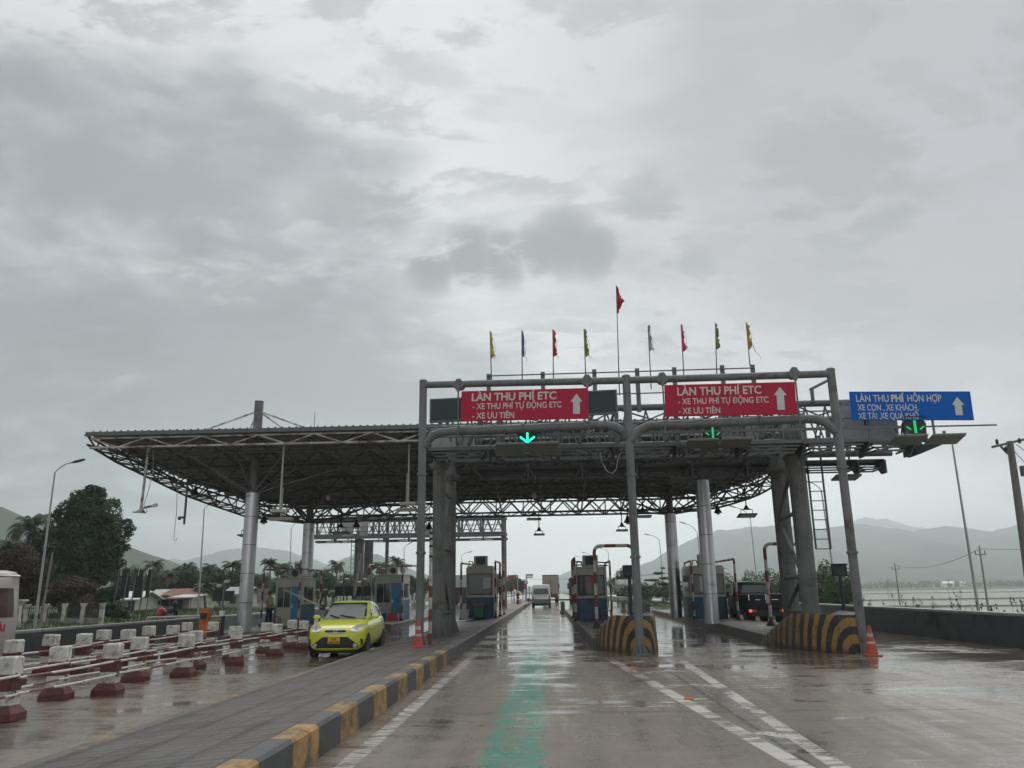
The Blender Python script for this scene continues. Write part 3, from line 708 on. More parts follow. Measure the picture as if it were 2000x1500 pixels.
# the dark display the left red sign is fixed across
x0, z0 = gl(840, 823, .06); x1, z1 = gl(1205, 766, .06); zt = gl(840, 776, .06)[1]; zb_ = gl(1205, 813, .06)[1]
o = G0 + GN * .09
dsp = thing('display_board', 'long dark message display with green edge half hidden by the red sign', 'display', tuple(o), local=True, rz=GA)
b = B(); b.box(x0 + .05, x1 - .05, -.035, .03, (z0 + zb_) / 2 + .05, (zt + z1) / 2 - .05); b.build('screen', 'board', dsp)
b = B(); za, zz = (z0 + zb_) / 2, (zt + z1) / 2
for (a, c, e, f) in ((x0, x1, za, za + .05), (x0, x1, zz - .05, zz), (x0, x0 + .05, za + .05, zz - .05), (x1 - .05, x1, za + .05, zz - .05)): b.box(a, c, -.05, .05, e, f)
b.build('frame', 'boardframe', dsp, bevel=.008)

# ================================================================== TOLL-READER GANTRY (box truss on two towers)
YF_, YR_ = 27.5, 30.4
XL, XR = -4.0, 13.3
ZT, ZB = 7.92, 6.58
etc = thing('reader_gantry', 'long grey box-truss gantry with walkways behind the red signs', 'gantry', (2, 29, 0))
for y, xr, z in ((YF_, 13.6, ZT), (YR_, 13.1, ZT), (YF_, 13.1, ZB), (YR_, 13.1, ZB)):
    b = B(); b.cyl((XL, y, z), (xr, y, z), .115, 12)
    b.build('chord', 'galv', etc, smooth=50)
b = B(); nb = 8; xsn = np.linspace(XL + .3, XR - .4, nb + 1)
for y in (YF_, YR_):
    for x in xsn: b.box(x - .07, x + .07, y - .07, y + .07, ZB + .1, ZT - .1)
    for i in range(nb):
        a, c = xsn[i], xsn[i + 1]; m_ = (a + c) / 2; n2 = 3
        for k in range(n2):
            u0 = a + (c - a) * k / n2; u1 = a + (c - a) * (k + 1) / n2; um = (u0 + u1) / 2
            b.cyl((u0 + .05, y, ZB + .12), (um, y, ZT - .12), .032, 6); b.cyl((um, y, ZT - .12), (u1 - .05, y, ZB + .12), .032, 6)
for z in (ZB, ZT):
    for i in range(nb):
        a, c = xsn[i], xsn[i + 1]
        b.cyl((a, YF_ + .1, z), (a, YR_ - .1, z), .05, 6); b.cyl((a, YF_ + .1, z), (c, YR_ - .1, z), .035, 6); b.cyl((c, YF_ + .1, z - .05), ((a + c) / 2, YR_ - .1, z - .05), .03, 6)
for x in (XL + 1.3, XL + 5.2, XL + 8.2, XL + 11.5): b.cyl((x, YF_ - .06, ZB + .12), (x + .55, YF_ - .06, ZT - .1), .07, 8)
b.build('lacing', 'galv', etc, smooth=50)
def walkway(name, y0, y1, zt, x0, x1, dirn):
    """deck of pressed channels, its lips stepping down, with stub brackets"""
    b = B(); yo, yi = (y0, y1) if dirn < 0 else (y1, y0); s = 1 if dirn < 0 else -1
    seg = 2.1; x = x0
    while x < x1 - .3:
        xe = min(x + seg, x1)
        for k, (dz0, dz1, ins) in enumerate([(-.085, 0, 0), (-.185, -.13, .07), (-.285, -.23, .14), (-.385, -.33, .2)]):
            ya = yo + s * (.02 + ins * 1.1); yb = ya + s * .06
            b.box(x + .03 + ins, xe - .03 - ins, min(ya, yb), max(ya, yb), zt + dz0, zt + dz1)
            for xx, sg in ((x + .03 + ins, 1), (xe - .03 - ins, -1)):
                b.prism([(xx, ya, zt + dz0), (xx, ya, zt + dz1), (xx, yi, zt + dz1), (xx, yi, zt + dz0)], (sg * .05, 0, 0))
        b.prism([(xe - .028, yo, zt), (xe - .028, yi, zt), (xe - .028, yi, zt - .5), (xe - .028, yo + s * .5, zt - .5), (xe - .028, yo, zt - .12)], (.056, 0, 0))
        b.box(x + .03, xe - .03, min(yo + s * .03, yi), max(yo + s * .03, yi), zt + .002, zt + .03)
        x = xe
    return b.build(name, 'galv', etc)
walkway('walkway_deck', 26.35, 27.35, 6.42, XL, 12.2, -1)
walkway('walkway_deck', 30.55, 31.5, 6.36, XL + 1.2, 12.9, 1)
b = B()
for i, x in enumerate(np.arange(XL + .05, 13.3, 2.1)):
    b.box(x - .03, x + .03, 26.36, 26.41, 6.45, 7.15)
for z in (6.80, 7.15):
    b.cyl((XL, 26.385, z), (14.9 if z < 7 else 13.5, 26.385, z), .028, 6)
b.box(XL + 3.2, 11.8, 26.30, 26.35, 6.74, 6.83)
for x in np.arange(XL + 1.2, 13, 2.1): b.box(x - .03, x + .03, 31.44, 31.49, 6.39, 7.1)
for z in (6.75, 7.1): b.cyl((XL + 1.2, 31.465, z), (12.9, 31.465, z), .028, 6)
for z in (7.38, 7.6): b.cyl((4.2, 27.3, z), (10.9, 27.3, z), .025, 6)
b.build('handrail', 'galv', etc)
for (x0, x1, y0, y1, z0, z1) in [(10.2, 11.0, 27.0, 27.4, 6.45, 7.75), (11.05, 12.0, 27.05, 27.4, 6.45, 7.35), (-3.95, -3.15, 27.0, 27.38, 6.45, 7.2), (-3.1, -2.6, 28.2, 28.7, 6.6, 7.5), (6.3, 7.0, 28.0, 28.5, 6.62, 7.7), (7.1, 7.6, 28.0, 28.4, 6.62, 7.6), (8.6, 9.3, 28.2, 28.7, 6.62, 7.7), (2.9, 3.3, 28.0, 28.4, 6.62, 7.5)]:
    b = B(); b.box(x0, x1, y0, y1, z0, z1); b.box(x0 + .05, x1 - .05, y0 - .012, y0 - .002, z0 + .06, z1 - .06); b.box(x0 - .02, x1 + .02, y0 - .03, y1 + .02, z1, z1 + .03)
    cb = b.build('cabinet', 'cabinet', etc, bevel=.008)
    b = B(); b.box(x1 - .14, x1 - .09, y0 - .035, y0 - .013, (z0 + z1) / 2 - .08, (z0 + z1) / 2 + .08); b.build('handle', 'black', cb)
# cable loops hanging from the walkway
b = B()
x, z = at(1172, 905, 26.6).x, 6.0
b.tube([(x, 26.5, 6.2), (x + .06, 26.5, 5.85), (x + .2, 26.5, 5.55), (x + .38, 26.5, 5.45), (x + .52, 26.5, 5.6), (x + .6, 26.5, 5.95), (x + .72, 26.5, 6.2)], .018, 6); b.build('cable', 'cabinet', etc, smooth=60)
# towers
for x, y, z0, z1, r, nn in ((-3.72, YF_, .22, 7.0, .225, 10), (-3.69, YR_, .22, 7.0, .225, 10), (8.58, YF_, .28, 7.0, .285, 14), (8.79, YR_, .28, 7.0, .30, 14)):
    b = B(); b.cyl((x, y, z0), (x, y, z1), r, nn); b.lathe([(r + .05, 5.85), (r + .14, 6.0), (r + .14, 6.06)], (x, y, 0), nn); c = b.build('column', 'pillar', etc, smooth=30)
    b = B(); b.lathe([(r + .18, z0), (r + .18, z0 + .04)], (x, y, 0), 12)
    for k in range(6):
        a = k * PI / 3 + .3; cc, s = math.cos(a), math.sin(a); q = Vector((-s, cc, 0)) * .01
        e = [Vector((x + cc * r * .9, y + s * r * .9, z0 + .04)), Vector((x + cc * (r + .16), y + s * (r + .16), z0 + .04)), Vector((x + cc * r * .95, y + s * r * .95, z0 + .55))]
        b.prism([v - q for v in e], q * 2)
    b.build('base_plate', 'pillar', c)
b = B()
pa = lambda z: Vector((8.46, YF_ + .2, z)); pb = lambda z: Vector((8.60, YR_ - .2, z))
for z in (.9, 2.05, 4.15): b.cyl(pa(z), pb(z), .075, 8)
b.cyl(pb(.95), pa(2.0), .075, 8); b.cyl(pb(4.05), pa(2.2), .075, 8); b.cyl(pb(4.25), pa(5.6), .075, 8)
b.build('tower_bracing', 'pillar', etc, smooth=50)
b = B()
qa = lambda z: Vector((-3.72, YF_ + .2, z)); qb = lambda z: Vector((-3.69, YR_ - .2, z))
for z in (1.0, 3.2, 5.2): b.cyl(qa(z), qb(z), .06, 8)
b.cyl(qb(1.1), qa(3.1), .06, 8); b.cyl(qb(5.1), qa(3.3), .06, 8)
b.build('tower_bracing', 'pillar', etc, smooth=50)
# access ladder on the right tower
b = B(); yl = 30.9
ta, tb = at(1577, 915, yl), at(1605, 915, yl); zt_, zb2 = 6.3, at(1610, 1072, yl).z
for xx in (ta.x, tb.x): b.box(xx - .03, xx + .03, yl - .03, yl + .03, zb2, 7.4)
k = zb2
while k < 6.3: b.cyl((ta.x, yl, k), (tb.x, yl, k), .018, 6); k += .36
b.build('ladder', 'truss', etc)
b = B(); b.box(ta.x - .22, ta.x - .10, yl - .08, yl + .08, zb2 + .3, 6.3); b.build('cable_tray', 'truss', etc)
# posts and rails that carry the flagpoles
fx = []
for px, py in ((955, 733), (1060, 729), (1160, 724), (1243, 722), (1315, 720), (1408, 716), (1467, 715)):
    p = at(px, py, YF_); fx.append(p.x); b = B(); b.box(p.x - .075, p.x + .075, YF_ - .20, YF_ - .12, ZT - .2, p.z); b.build('flag_post', 'galv', etc, bevel=.008)
b = B()
for z, x0, x1 in ((9.15, fx[0], fx[-1]), (8.35, fx[0] + .4, fx[-1] - .3)): b.cyl((x0, YF_ - .23, z), (x1, YF_ - .23, z + .05), .024, 6)
b.build('flag_rail', 'truss', etc)
# frame at the right end of the top (small square portal)
b = B(); p = at(1622, 745, YF_ - .5); q = at(1592, 760, YF_ - .5)
b.box(q.x - .05, q.x + .05, YF_ - .2, YF_ - .1, ZT, q.z + .1); b.obox(((p.x + q.x) / 2, YF_ - .15, (p.z + q.z) / 2 + .1), (.75, .09, .09), Matrix.Rotation(-.45, 3, 'Y')); b.build('bracket', 'galv', etc)

# blue sign on the gantry
def bl(px, py, off=0.):
    p = at(px, py, 26.2); return p.x, p.z
_G = (G0, GN, GD, GA)
G0, GN, GD, GA = Vector((0, 26.2, 0)), Vector((0, -1, 0)), Vector((1, 0, 0)), 0.
L3 = [('LÀN THU', .05, .32, .64, .235, .012), ('PHÍ', .34, .448, .64, .235, .04), ('HỖN HỢP', .475, .755, .64, .235, .012), ('XE CON , XE KHÁCH,', .055, .555, .335, .21, .008), ('XE TẢI ,XE QUÁ KHỔ', .055, .55, .045, .21, .008)]
lane_sign(1657, 765, 1893, 764.5, 1664, 821, L3, (.885, .17, .80, .115, .20, .27), 'blue lane sign with white letters and an up arrow, at the right end', 'signblue', 0., plane=bl)
G0, GN, GD, GA = _G

# flags
FL = [(957, 647, 700, 'yellow', (.62, .44, .03), 0), (1019, 645, 697, 'purple', (.16, .14, .36), 1), (1079.5, 643, 697, 'bright red, short', (.60, .05, .06), 0), (1140.5, 643, 697, 'olive green', (.25, .30, .03), 2), (1203.5, 558, 613, 'tall dark red', (.42, .02, .035), 3), (1265.5, 636, 686, 'pale mint', (.36, .48, .42), 2), (1330, 634, 686, 'pink', (.60, .05, .15), 0), (1397, 630, 683, 'dark olive', (.20, .26, .03), 4), (1457, 629, 682, 'mustard', (.55, .38, .02), 5)]
FLB = [(960, 742), (1020, 745), (1081, 742), (1144, 735), (1210, 772), (1272, 760), (1336, 737), (1400, 735), (1465, 715)]
for i, (px, py, pyb, nm_, col, st) in enumerate(FL):
    YY = YF_ - .30; pt = at(px, py, YY); pbm = at(FLB[i][0], FLB[i][1], YY)
    fl = thing('flagpole', {0: 'thin pole with a ragged yellow flag, at the left end of the row', 8: 'thin pole with a ragged mustard flag and torn tail, at the right end', 4: 'tallest thin pole, with a torn dark red flag, mid row'}.get(i, 'thin pole with a ragged %s flag above the gantry' % nm_), 'flag', (pbm.x, YY, pbm.z), 'flags above the gantry')
    b = B(); b.cyl(pbm, pt, .022, 6, .013); b.build('pole', 'truss', fl)
    H_ = pt.z - at(px, pyb, YY).z; r = random.Random(i * 7 + 3); m = paint('flag_%s' % nm_.split()[0].strip(','), col, .8, 0, .15, 6)
    wd = .15 if st != 3 else .33; outline = []
    n = 14
    dirp = (pbm - pt).normalized()
    if st == 3: prof = [.02, .12, .2, .28, .36, .44, .5, .62, .72, .66, .5, .3, .18, .22, .1]
    elif st == 1: prof = [.1, .3, .45, .42, .44, .5, .46, .52, .5, .52, .56, .5, .5, .45, .38]
    else: prof = [.15] + [min(1, .35 + .5 * k / n + r.uniform(-.16, .2)) for k in range(1, n)] + [.25]
    left = [pt + dirp * (H_ * k / n) + Vector((.012, -.004, 0)) for k in range(n + 1)]
    right = [left[k] + Vector((wd * prof[k] * (1 + .15 * math.sin(k * 2.1 + i)), .07 * math.sin(k * .9 + i), r.uniform(-.03, .03))) for k in range(n + 1)]
    b = B()
    for k in range(n):
        mid0, mid1 = left[k].lerp(right[k], .5) + Vector((0, .03 * math.sin(k + i), 0)), left[k + 1].lerp(right[k + 1], .5) + Vector((0, .03 * math.sin(k + 1 + i), 0))
        for A in ([left[k], mid0, mid1, left[k + 1]], [mid0, right[k], right[k + 1], mid1]): b.prism(A, (0, .006, 0))
    if st in (1, 5, 0, 2):        # torn streamers
        q = right[n - 2]; ln = .55 if st == 5 else .35 if st == 1 else .22
        pts = [q + Vector((.03 * math.sin(k * 1.7 + i) + (.05 * k if st == 5 else .012 * k), .02 * math.sin(k), -ln * k / 5)) for k in range(6)]
        b.tube(pts, .016, 4, .005)
        e = right[4]; b.tube([e, e + Vector((.07, 0, -.25)), e + Vector((.05, .02, -.55)), right[n - 3]], .008, 4)
    b.build('cloth', m, fl)

# toll readers (flat antenna panels) and lane signals
def reader(px, py, Y, wd, ln, tilt, label, yaw=0., zup=.0, group='flat toll readers on the gantry'):
    p = at(px, py, Y)
    t = thing('toll_reader', label, 'antenna', tuple(p), group, local=True, rz=yaw)
    R_ = Matrix.Rotation(tilt, 3, 'X')
    b = B(); b.obox((0, 0, 0), (wd, ln, .05), R_); b.build('panel', 'antenna', t, bevel=.006)
    b = B(); b.obox((0, 0, .03), (wd + .03, ln + .03, .015), R_); b.build('rim', 'lampglass', t)
    b = B(); b.box(-.04, .04, -.03, .03, .05, .28 + zup); b.box(-.22, .22, -.025, .025, .05, .09)
    b.build('bracket', 'galv', t)
    return t
reader(997, 879, 26.15, .98, .5, math.radians(-42), 'left panel of the flat reader pair under the bright green arrow')
reader(1062, 877, 26.15, .98, .5, math.radians(-42), 'right panel of the flat reader pair under the bright green arrow')
reader(1371, 867, 26.1, .98, .62, math.radians(-16), 'left panel of the pair under the middle lane signal')
reader(1437, 865, 26.1, .98, .62, math.radians(-16), 'right panel of the pair under the middle lane signal')
reader(1773, 860, 26.0, 1.0, .8, math.radians(-12), 'left panel of the pair below the blue sign', yaw=-.05)
reader(1846, 858, 26.0, 1.0, .8, math.radians(-12), 'right panel of the pair below the blue sign', yaw=-.05)
reader(1653, 933, 31.5, .95, .7, math.radians(-9), 'flat reader hanging low behind the right gantry post', zup=.1)
reader(1334, 938, 31.6, .95, .45, math.radians(-14), 'pale flat reader under the walkway left of the steel-clad pillar', zup=.2)
# dark triangular reader backplate below the blue sign
p = at(1787, 866, 27.2)
t = thing('toll_reader', 'dark wedge-shaped housing hanging below the blue sign', 'antenna', tuple(p), 'flat toll readers on the gantry')
b = B(); A, C, D_ = at(1786, 867, 27.2), at(1790, 888, 27.2), at(1842, 868, 27.2)
b.prism([A, C, C + Vector((.1, 0, .01)), D_], (0, .7, 0)); b.build('housing', 'black', t)
b = B(); b.box(A.x + .2, A.x + .3, 27.3, 27.5, A.z, 6.75); b.build('bracket', 'galv', t)

def lane_signal(px, py, Y, mat, label, sc_=1., full=True):
    p = at(px, py, Y)
    t = thing('lane_signal', label, 'lane signal', tuple(p), 'green arrow lane signals', local=True)
    w2, h2 = .33 * sc_, .27 * sc_
    b = B(); b.prism([(-w2 * .92, 0, -h2), (w2 * .92, 0, -h2), (w2, 0, h2 * .3), (w2 * .72, 0, h2), (-w2 * .72, 0, h2), (-w2, 0, h2 * .3)], (0, .16, 0)); b.build('housing', 'black', t, bevel=.02)
    b = B(); b.box(-w2, w2, -.12, .0, h2, h2 + .02); b.build('visor', 'black', t)
    b = B(); r_ = .036 * sc_
    top = .20 * sc_; bot = -.19 * sc_; arm = .24 * sc_
    b.tube([(0, -.012, top), (0, -.012, bot)], r_, 8)
    for s in (-1, 1): b.tube([(s * arm, -.012, bot + arm * .78), (0 if full else s * arm * .55, -.012, bot - .005 if full else bot + arm * .43)], r_ * (.95 if full else .6), 8)
    b.build('arrow', mat, t)
    b = B(); b.box(-.16, .16, .04, .12, -h2 - .14, -h2); b.build('mount', 'galv', t)
    return t
lane_signal(1030, 853, 26.1, 'green', 'bright turquoise down arrow in a black box below the left red sign')
lane_signal(1392, 845, 26.3, 'green2', 'dim green down arrow below the right red sign', .95, False)
lane_signal(1787, 833, 26.25, 'green2', 'dim green down arrow in a black box below the blue sign', 1.15, False)

# ================================================================== CANOPY
can = thing('toll_canopy', 'wide dark steel-truss canopy roof on four steel-clad pillars', 'canopy', (-3.4, 39, 0))
ZSH = lambda y: 8.45 - .130 * (y - 32.3)
ZBC = lambda y: 7.95 - .166 * (y - 32.3)
PLAN = [(-19.35, 32.3), (9.6, 32.3), (10.6, 33.8), (11.3, 36), (11.6, 38.75), (11.35, 40.6), (10.9, 42.1), (9.9, 43.6), (8.9, 44.6), (6.6, 45.1), (-5.4, 45.2), (-9.3, 45.5), (-14.0, 46.0), (-16.9, 44.3), (-18.0, 41.4), (-18.5, 39.9), (-19.0, 36.5), (-19.3, 34.6)]
def yrange(x):
    ys_ = []
    n = len(PLAN)
    for i in range(n):
        (x0, y0), (x1, y1) = PLAN[i], PLAN[(i + 1) % n]
        if min(x0, x1) <= x <= max(x0, x1) and x0 != x1: ys_.append(y0 + (y1 - y0) * (x - x0) / (x1 - x0))
    return (min(ys_), max(ys_)) if len(ys_) >= 2 else None
def inside(x, y, mrg=0.):
    r = yrange(x); return r is not None and r[0] + mrg <= y <= r[1] - mrg
b = B(); x = -19.34; prev = None; pitch = .30
k = 0
while x < 11.55:
    for (dx_, dz_) in ((0, 0), (.20, 0), (.225, .05), (.275, .05)):
        r = yrange(x + dx_)
        if r is None: continue
        cur = [(x + dx_, r[0] - .12, ZSH(r[0] - .12) + dz_), (x + dx_, r[1] + .1, ZSH(r[1] + .1) + dz_)]
        if prev: b.quad(prev[0], cur[0], cur[1], prev[1])
        prev = cur
    x += pitch
b.build('roof_sheet', 'roof', can)
b = B(); b.box(-19.4, 9.6, 32.12, 32.18, ZSH(32.15) - .20, ZSH(32.15) - .012); b.box(-19.4, 9.6, 32.06, 32.12, ZSH(32.15) - .19, ZSH(32.15) - .14); b.build('fascia', 'galv', can)
b = B(); y = 32.6
while y < 45.9:
    xs_ = [xx for xx in np.arange(-19.3, 11.6, .15) if inside(xx, y, .02)]
    if xs_: b.box(min(xs_), max(xs_), y, y + .06, ZSH(y) - .13, ZSH(y) - .012)
    y += .72
b.build('purlin', 'purlin', can)
# double-layer space frame
b = B(); NX, NY = 14, 7; sxp, syp = 2.2, 2.15; X0, Y0_ = -19.0, 32.6
top = {}; bot = {}
for i in range(NX + 1):
    for j in range(NY):
        xx, yy = X0 + i * sxp, Y0_ + j * syp
        if inside(xx, yy, -.25): top[i, j] = Vector((xx, yy, ZSH(yy) - .19))
        xx += sxp / 2; yy += syp / 2
        if inside(xx, yy, -.1): bot[i, j] = Vector((xx, yy, ZBC(yy)))
for (i, j), p in bot.items():
    for di in (0, 1):
        for dj in (0, 1):
            q = top.get((i + di, j + dj))
            if q: b.cyl(p, q, .038, 5)
    for q in (bot.get((i + 1, j)), bot.get((i, j + 1))):
        if q: b.cyl(p, q, .048, 6)
for (i, j), p in top.items():
    for q in (top.get((i + 1, j)), top.get((i, j + 1))):
        if q: b.cyl(p, q, .04, 5)
b.build('space_frame', 'truss', can)
# edge trusses
def edge_truss(pts, n, mat, rr=.045, dbl=True, zt=lambda y: ZSH(y) - .17, zb=ZBC):
    L = [0.]
    for p, q in zip(pts, pts[1:]): L.append(L[-1] + math.dist(p, q))
    def ev(t): return (float(np.interp(t, L, [p[0] for p in pts])), float(np.interp(t, L, [p[1] for p in pts])))
    b = B(); T = np.linspace(0, L[-1], n * 2 + 1); P_ = [ev(t) for t in T]
    tops = [Vector((x, y, zt(y))) for x, y in P_]; bots = [Vector((x, y, zb(y))) for x, y in P_]
    b.tube(tops, rr, 6); b.tube(bots, rr * 1.15, 6)
    for k in range(n):
        a = 2 * k
        b.cyl(bots[a + 1], tops[a], rr * .85, 5); b.cyl(bots[a + 1], tops[a + 2], rr * .85, 5)
        if dbl: b.cyl(bots[a + 1], bots[a + 1].lerp(tops[a + 1], 1), rr * .7, 5)
    return b, bots
b, _ = edge_truss([(-19.2, 32.25), (9.5, 32.25)], 12, 'rustwhite', .045, False, lambda y: ZSH(y) - .26, lambda y: ZBC(y) - .16)
b.build('front_truss', 'rustwhite', can)
ed = PLAN[1:] + [PLAN[0]]
b, bots = edge_truss(ed, 34, 'truss', .05)
# inner row, so the lattice has depth
cx, cy = -3.5, 38.5
ed2 = [(cx + (x - cx) * .945, cy + (y - cy) * .88) for x, y in ed]
b2, bots2 = edge_truss(ed2, 34, 'truss', .042, False)
for p, q in zip(bots, bots2): b2.cyl(p, q, .03, 5)
for p, q in zip(bots[1:], bots2): b2.cyl(p, q, .025, 5)
b.build('edge_truss', 'truss', can); b2.build('edge_truss', 'truss', can)
# pillars
PIL = [(-13.1, 35, 0.17, 6.11, 10.29, .30, 'l'), (-12.89, 43, .17, 5.42, 9.1, .30, 'l'), (6.80, 35, .27, 6.29, 8.0, .30, 'r'), (6.55, 43, .27, 5.6, 7.0, .30, 'r')]
for (x, y, z0, z1, zm, r, sd_) in PIL:
    b = B(); z = z0; k = 0
    while z < z1 - .01:
        e = min(z + 1.22, z1); b.lathe([(r, z + .012), (r, e - .012)], (x, y, 0), 28, 0); z = e
        if e < z1: b.lathe([(r - .012, e - .016), (r - .012, e + .016)], (x, y, 0), 28, 1)
    c = b.build('column', ['clad', 'cladseam'], can, smooth=40)
    b = B(); b.cyl((x, y, z1), (x, y, zm), .20 if y == 35 else .18, 14); b.build('core', 'truss', c, smooth=40)
    b = B()
    near = sorted(bot.values(), key=lambda p: (p.x - x) ** 2 + (p.y - y) ** 2)[:10]
    for p in near: b.cyl((x, y, z1 - .05), p, .05, 6)
    b.build('strut', 'truss', can)
    if sd_ == 'l' and y == 35:
        b = B(); b.lathe([(.21, zm), (.21, zm + .03)], (x, y, 0), 14); b.build('cap', 'truss', c)
        b = B()
        for dx_, dy_ in ((-4.2, -.6), (4.2, -.6), (-2.4, 3.2), (2.8, 3.2)):
            b.cyl((x, y, zm - .42), (x + dx_, y + dy_, ZSH(y + dy_) + .03), .045, 6)
        b.build('stay', 'rustwhite', can)
# short aerial on the roof
p = at(614, 828, 33); q = at(614, 810, 33)
b = B(); b.cyl((p.x, 33, ZSH(33)), (p.x, 33, q.z + .1), .015, 5); b.build('aerial', 'truss', can)

# lamps and pipes hanging below the canopy
def flood(px, py, Y, stem, wd, label, tilt=-.1, dark=True):
    p = at(px, py, Y); top_ = max(stem, .3)
    t = thing('floodlight', label, 'lamp', tuple(p), 'lamps hanging under the canopy', local=True)
    b = B(); R_ = Matrix.Rotation(tilt, 3, 'X')
    b.obox((0, 0, 0), (wd, wd * .72, .05), R_); b.build('reflector', 'black' if dark else 'lampglass', t, bevel=.012)
    b = B(); b.obox((0, -.0, -.028), (wd * .8, wd * .55, .012), R_); b.build('lens', 'lampglass', t)
    b = B(); u = wd * .32
    b.tube([(-u, 0, .02), (-u, 0, wd * .33), (u, 0, wd * .33), (u, 0, .02)], .022, 6)
    b.lathe([(wd * .22, wd * .33), (.09, wd * .33 + .1), (.05, wd * .33 + .2)], (0, 0, 0), 10)
    b.cyl((0, 0, wd * .33 + .18), (0, 0, top_), .025, 6); b.build('bracket', 'black', t)
    return t
flood(665, 1041, 38, 1.9, .82, 'large floodlight on a long stem between the two left pillars')
flood(481, 1046, 36.2, .9, .7, 'floodlight half hidden behind the nearest left steel-clad pillar')
flood(1043, 1014, 44.6, .55, .8, 'upper of the two pale floodlights hanging over our lane')
flood(1053, 1044, 44.4, 1.3, .6, 'lower floodlight on a long stem over our lane')
flood(1215, 1036, 43, 1.6, .62, 'floodlight on twin stems left of the middle gantry post')
flood(1256, 1009, 40.5, 1.1, .82, 'dark floodlight just right of the middle gantry post')
flood(1459, 1007, 38, 1.3, .85, 'largest floodlight right of the right steel-clad pillars', -.2)
def bell(px, py, Y, stem, label):
    p = at(px, py, Y); t = thing('bell_lamp', label, 'lamp', tuple(p), 'lamps hanging under the canopy', local=True)
    b = B(); b.lathe([(.20, -.10), (.17, -.02), (.10, .10), (.07, .2), (.05, .28)], (0, 0, 0), 14); b.build('shade', 'black', t, smooth=50)
    b = B(); b.lathe([(.05, -.18), (.09, -.14), (.09, -.09)], (0, 0, 0), 10); b.build('bulb', 'lampglass', t)
    b = B(); b.cyl((0, 0, .28), (0, 0, stem), .02, 6); b.build('stem', 'black', t)
bell(515, 1017, 39, 1.0, 'dark bell lamp right of the nearest left pillar')
bell(696, 1026, 42, 1.2, 'dark bell lamp over the middle of the left lanes')
bell(1226, 1017, 40, 1.0, 'dark bell lamp beside the middle gantry post')
bell(1402, 998, 40, .9, 'pale bell lamp right of the steel-clad pillar')
bell(838, 1030, 42, 1.0, 'dark bell lamp behind the leftmost gantry post')
bell(381, 963, 38, .7, 'dark bell lamp under the left canopy edge')
def fluoro(px, py, Y, zt_, wd, label, dz=0., pole=True):
    p = at(px, py, Y); t = thing('tube_light', label, 'lamp', tuple(p), 'tube lights hanging under the canopy', local=True)
    b = B(); b.prism([(-wd / 2, -.12, 0), (wd / 2, -.12, 0), (wd / 2, .12, 0), (-wd / 2, .12, 0)], (0, 0, .03)); b.prism([(-wd / 2, -.12, 0), (-wd / 2, -.2, -.10), (-wd / 2, .2, -.10), (-wd / 2, .12, 0)], (wd, 0, 0)); b.build('housing', 'lampglass', t)
    if pole:
        b = B(); b.cyl((0, 0, .03), (0, 0, zt_ - p.z), .045, 8); b.build('stem', 'lampglass', t, smooth=50)
fluoro(547, 996, 33.2, 7.9, .7, 'long-stemmed pale tube light in front of the left pillars')
fluoro(797, 982, 33.6, 7.9, .68, 'pale tube light with a straight stem beside the leftmost gantry post')
fluoro(549, 1012, 35.6, 6.6, 1.05, 'pale slanting tube light low beside the nearest left pillar', 0, True)
fluoro(794, 994, 35.4, 6.9, .8, 'lower yellowish tube light beside the leftmost gantry post')
# hanging pipes at the canopy's left end
p0, p1 = at(291, 868, 33.2), at(275, 996, 33.2)
t = thing('camera_pipe', 'leaning white pipe with a camera and lamp below the canopy corner', 'camera mast', tuple(p0))
b = B(); b.cyl(p0, p1, .055, 8); b.build('pipe', 'rustwhite', t, smooth=50)
b = B(); b.obox(p1 + Vector((-.05, 0, -.10)), (.5, .2, .05), Matrix.Rotation(.05, 3, 'Y')); b.frus((p1.x, p1.y), (.16, .1), (.05, .05), p1.z - .07, p1.z + .06); b.build('lamp', 'rustwhite', t)
b = B(); c0 = at(280, 992, 33.1); c1 = at(303, 987, 33.0)
b.cyl(c0, c1, .05, 8); b.obox(c1, (.18, .1, .12), Matrix.Rotation(-.3, 3, 'Y')); b.build('camera', 'rustwhite', t)
b = B(); q = [at(300, 878, 33), at(299, 920, 33), at(291, 955, 33), at(281, 985, 33), at(288, 1000, 33)]; b.tube(q, .015, 5); b.build('cable', 'cabinet', t)
p0, p1 = at(367, 930, 36), at(359.5, 1024, 36)
t = thing('camera_pipe', 'dark upright pipe hanging below the left canopy edge', 'camera mast', tuple(p0))
b = B(); b.cyl(p0 + Vector((0, 0, 1.4)), p1, .05, 8); b.build('pipe', 'truss', t)
b = B(); q = at(354, 1011, 36); b.box(q.x - .1, q.x + .14, 35.9, 36.1, q.z - .04, q.z + .05); b.box(q.x - .12, q.x - .05, 35.92, 36.08, q.z - .1, q.z + .04); b.build('clamp', 'truss', t)
q = [at(346, 955, 35.5), at(345, 1000, 35.5), at(341, 1035, 35.5), at(339, 1050, 35.5), at(341, 1057, 35.5), at(344, 1056, 35.5), at(345, 1051, 35.5)]
t = thing('hanging_cable', 'thin pale loose cable with curled end under the left canopy edge', 'cable', tuple(q[0]))
b = B(); b.tube([q[0] + Vector((0, 0, 1.2))] + q, .014, 5); b.build('wire', 'cabinet', t)
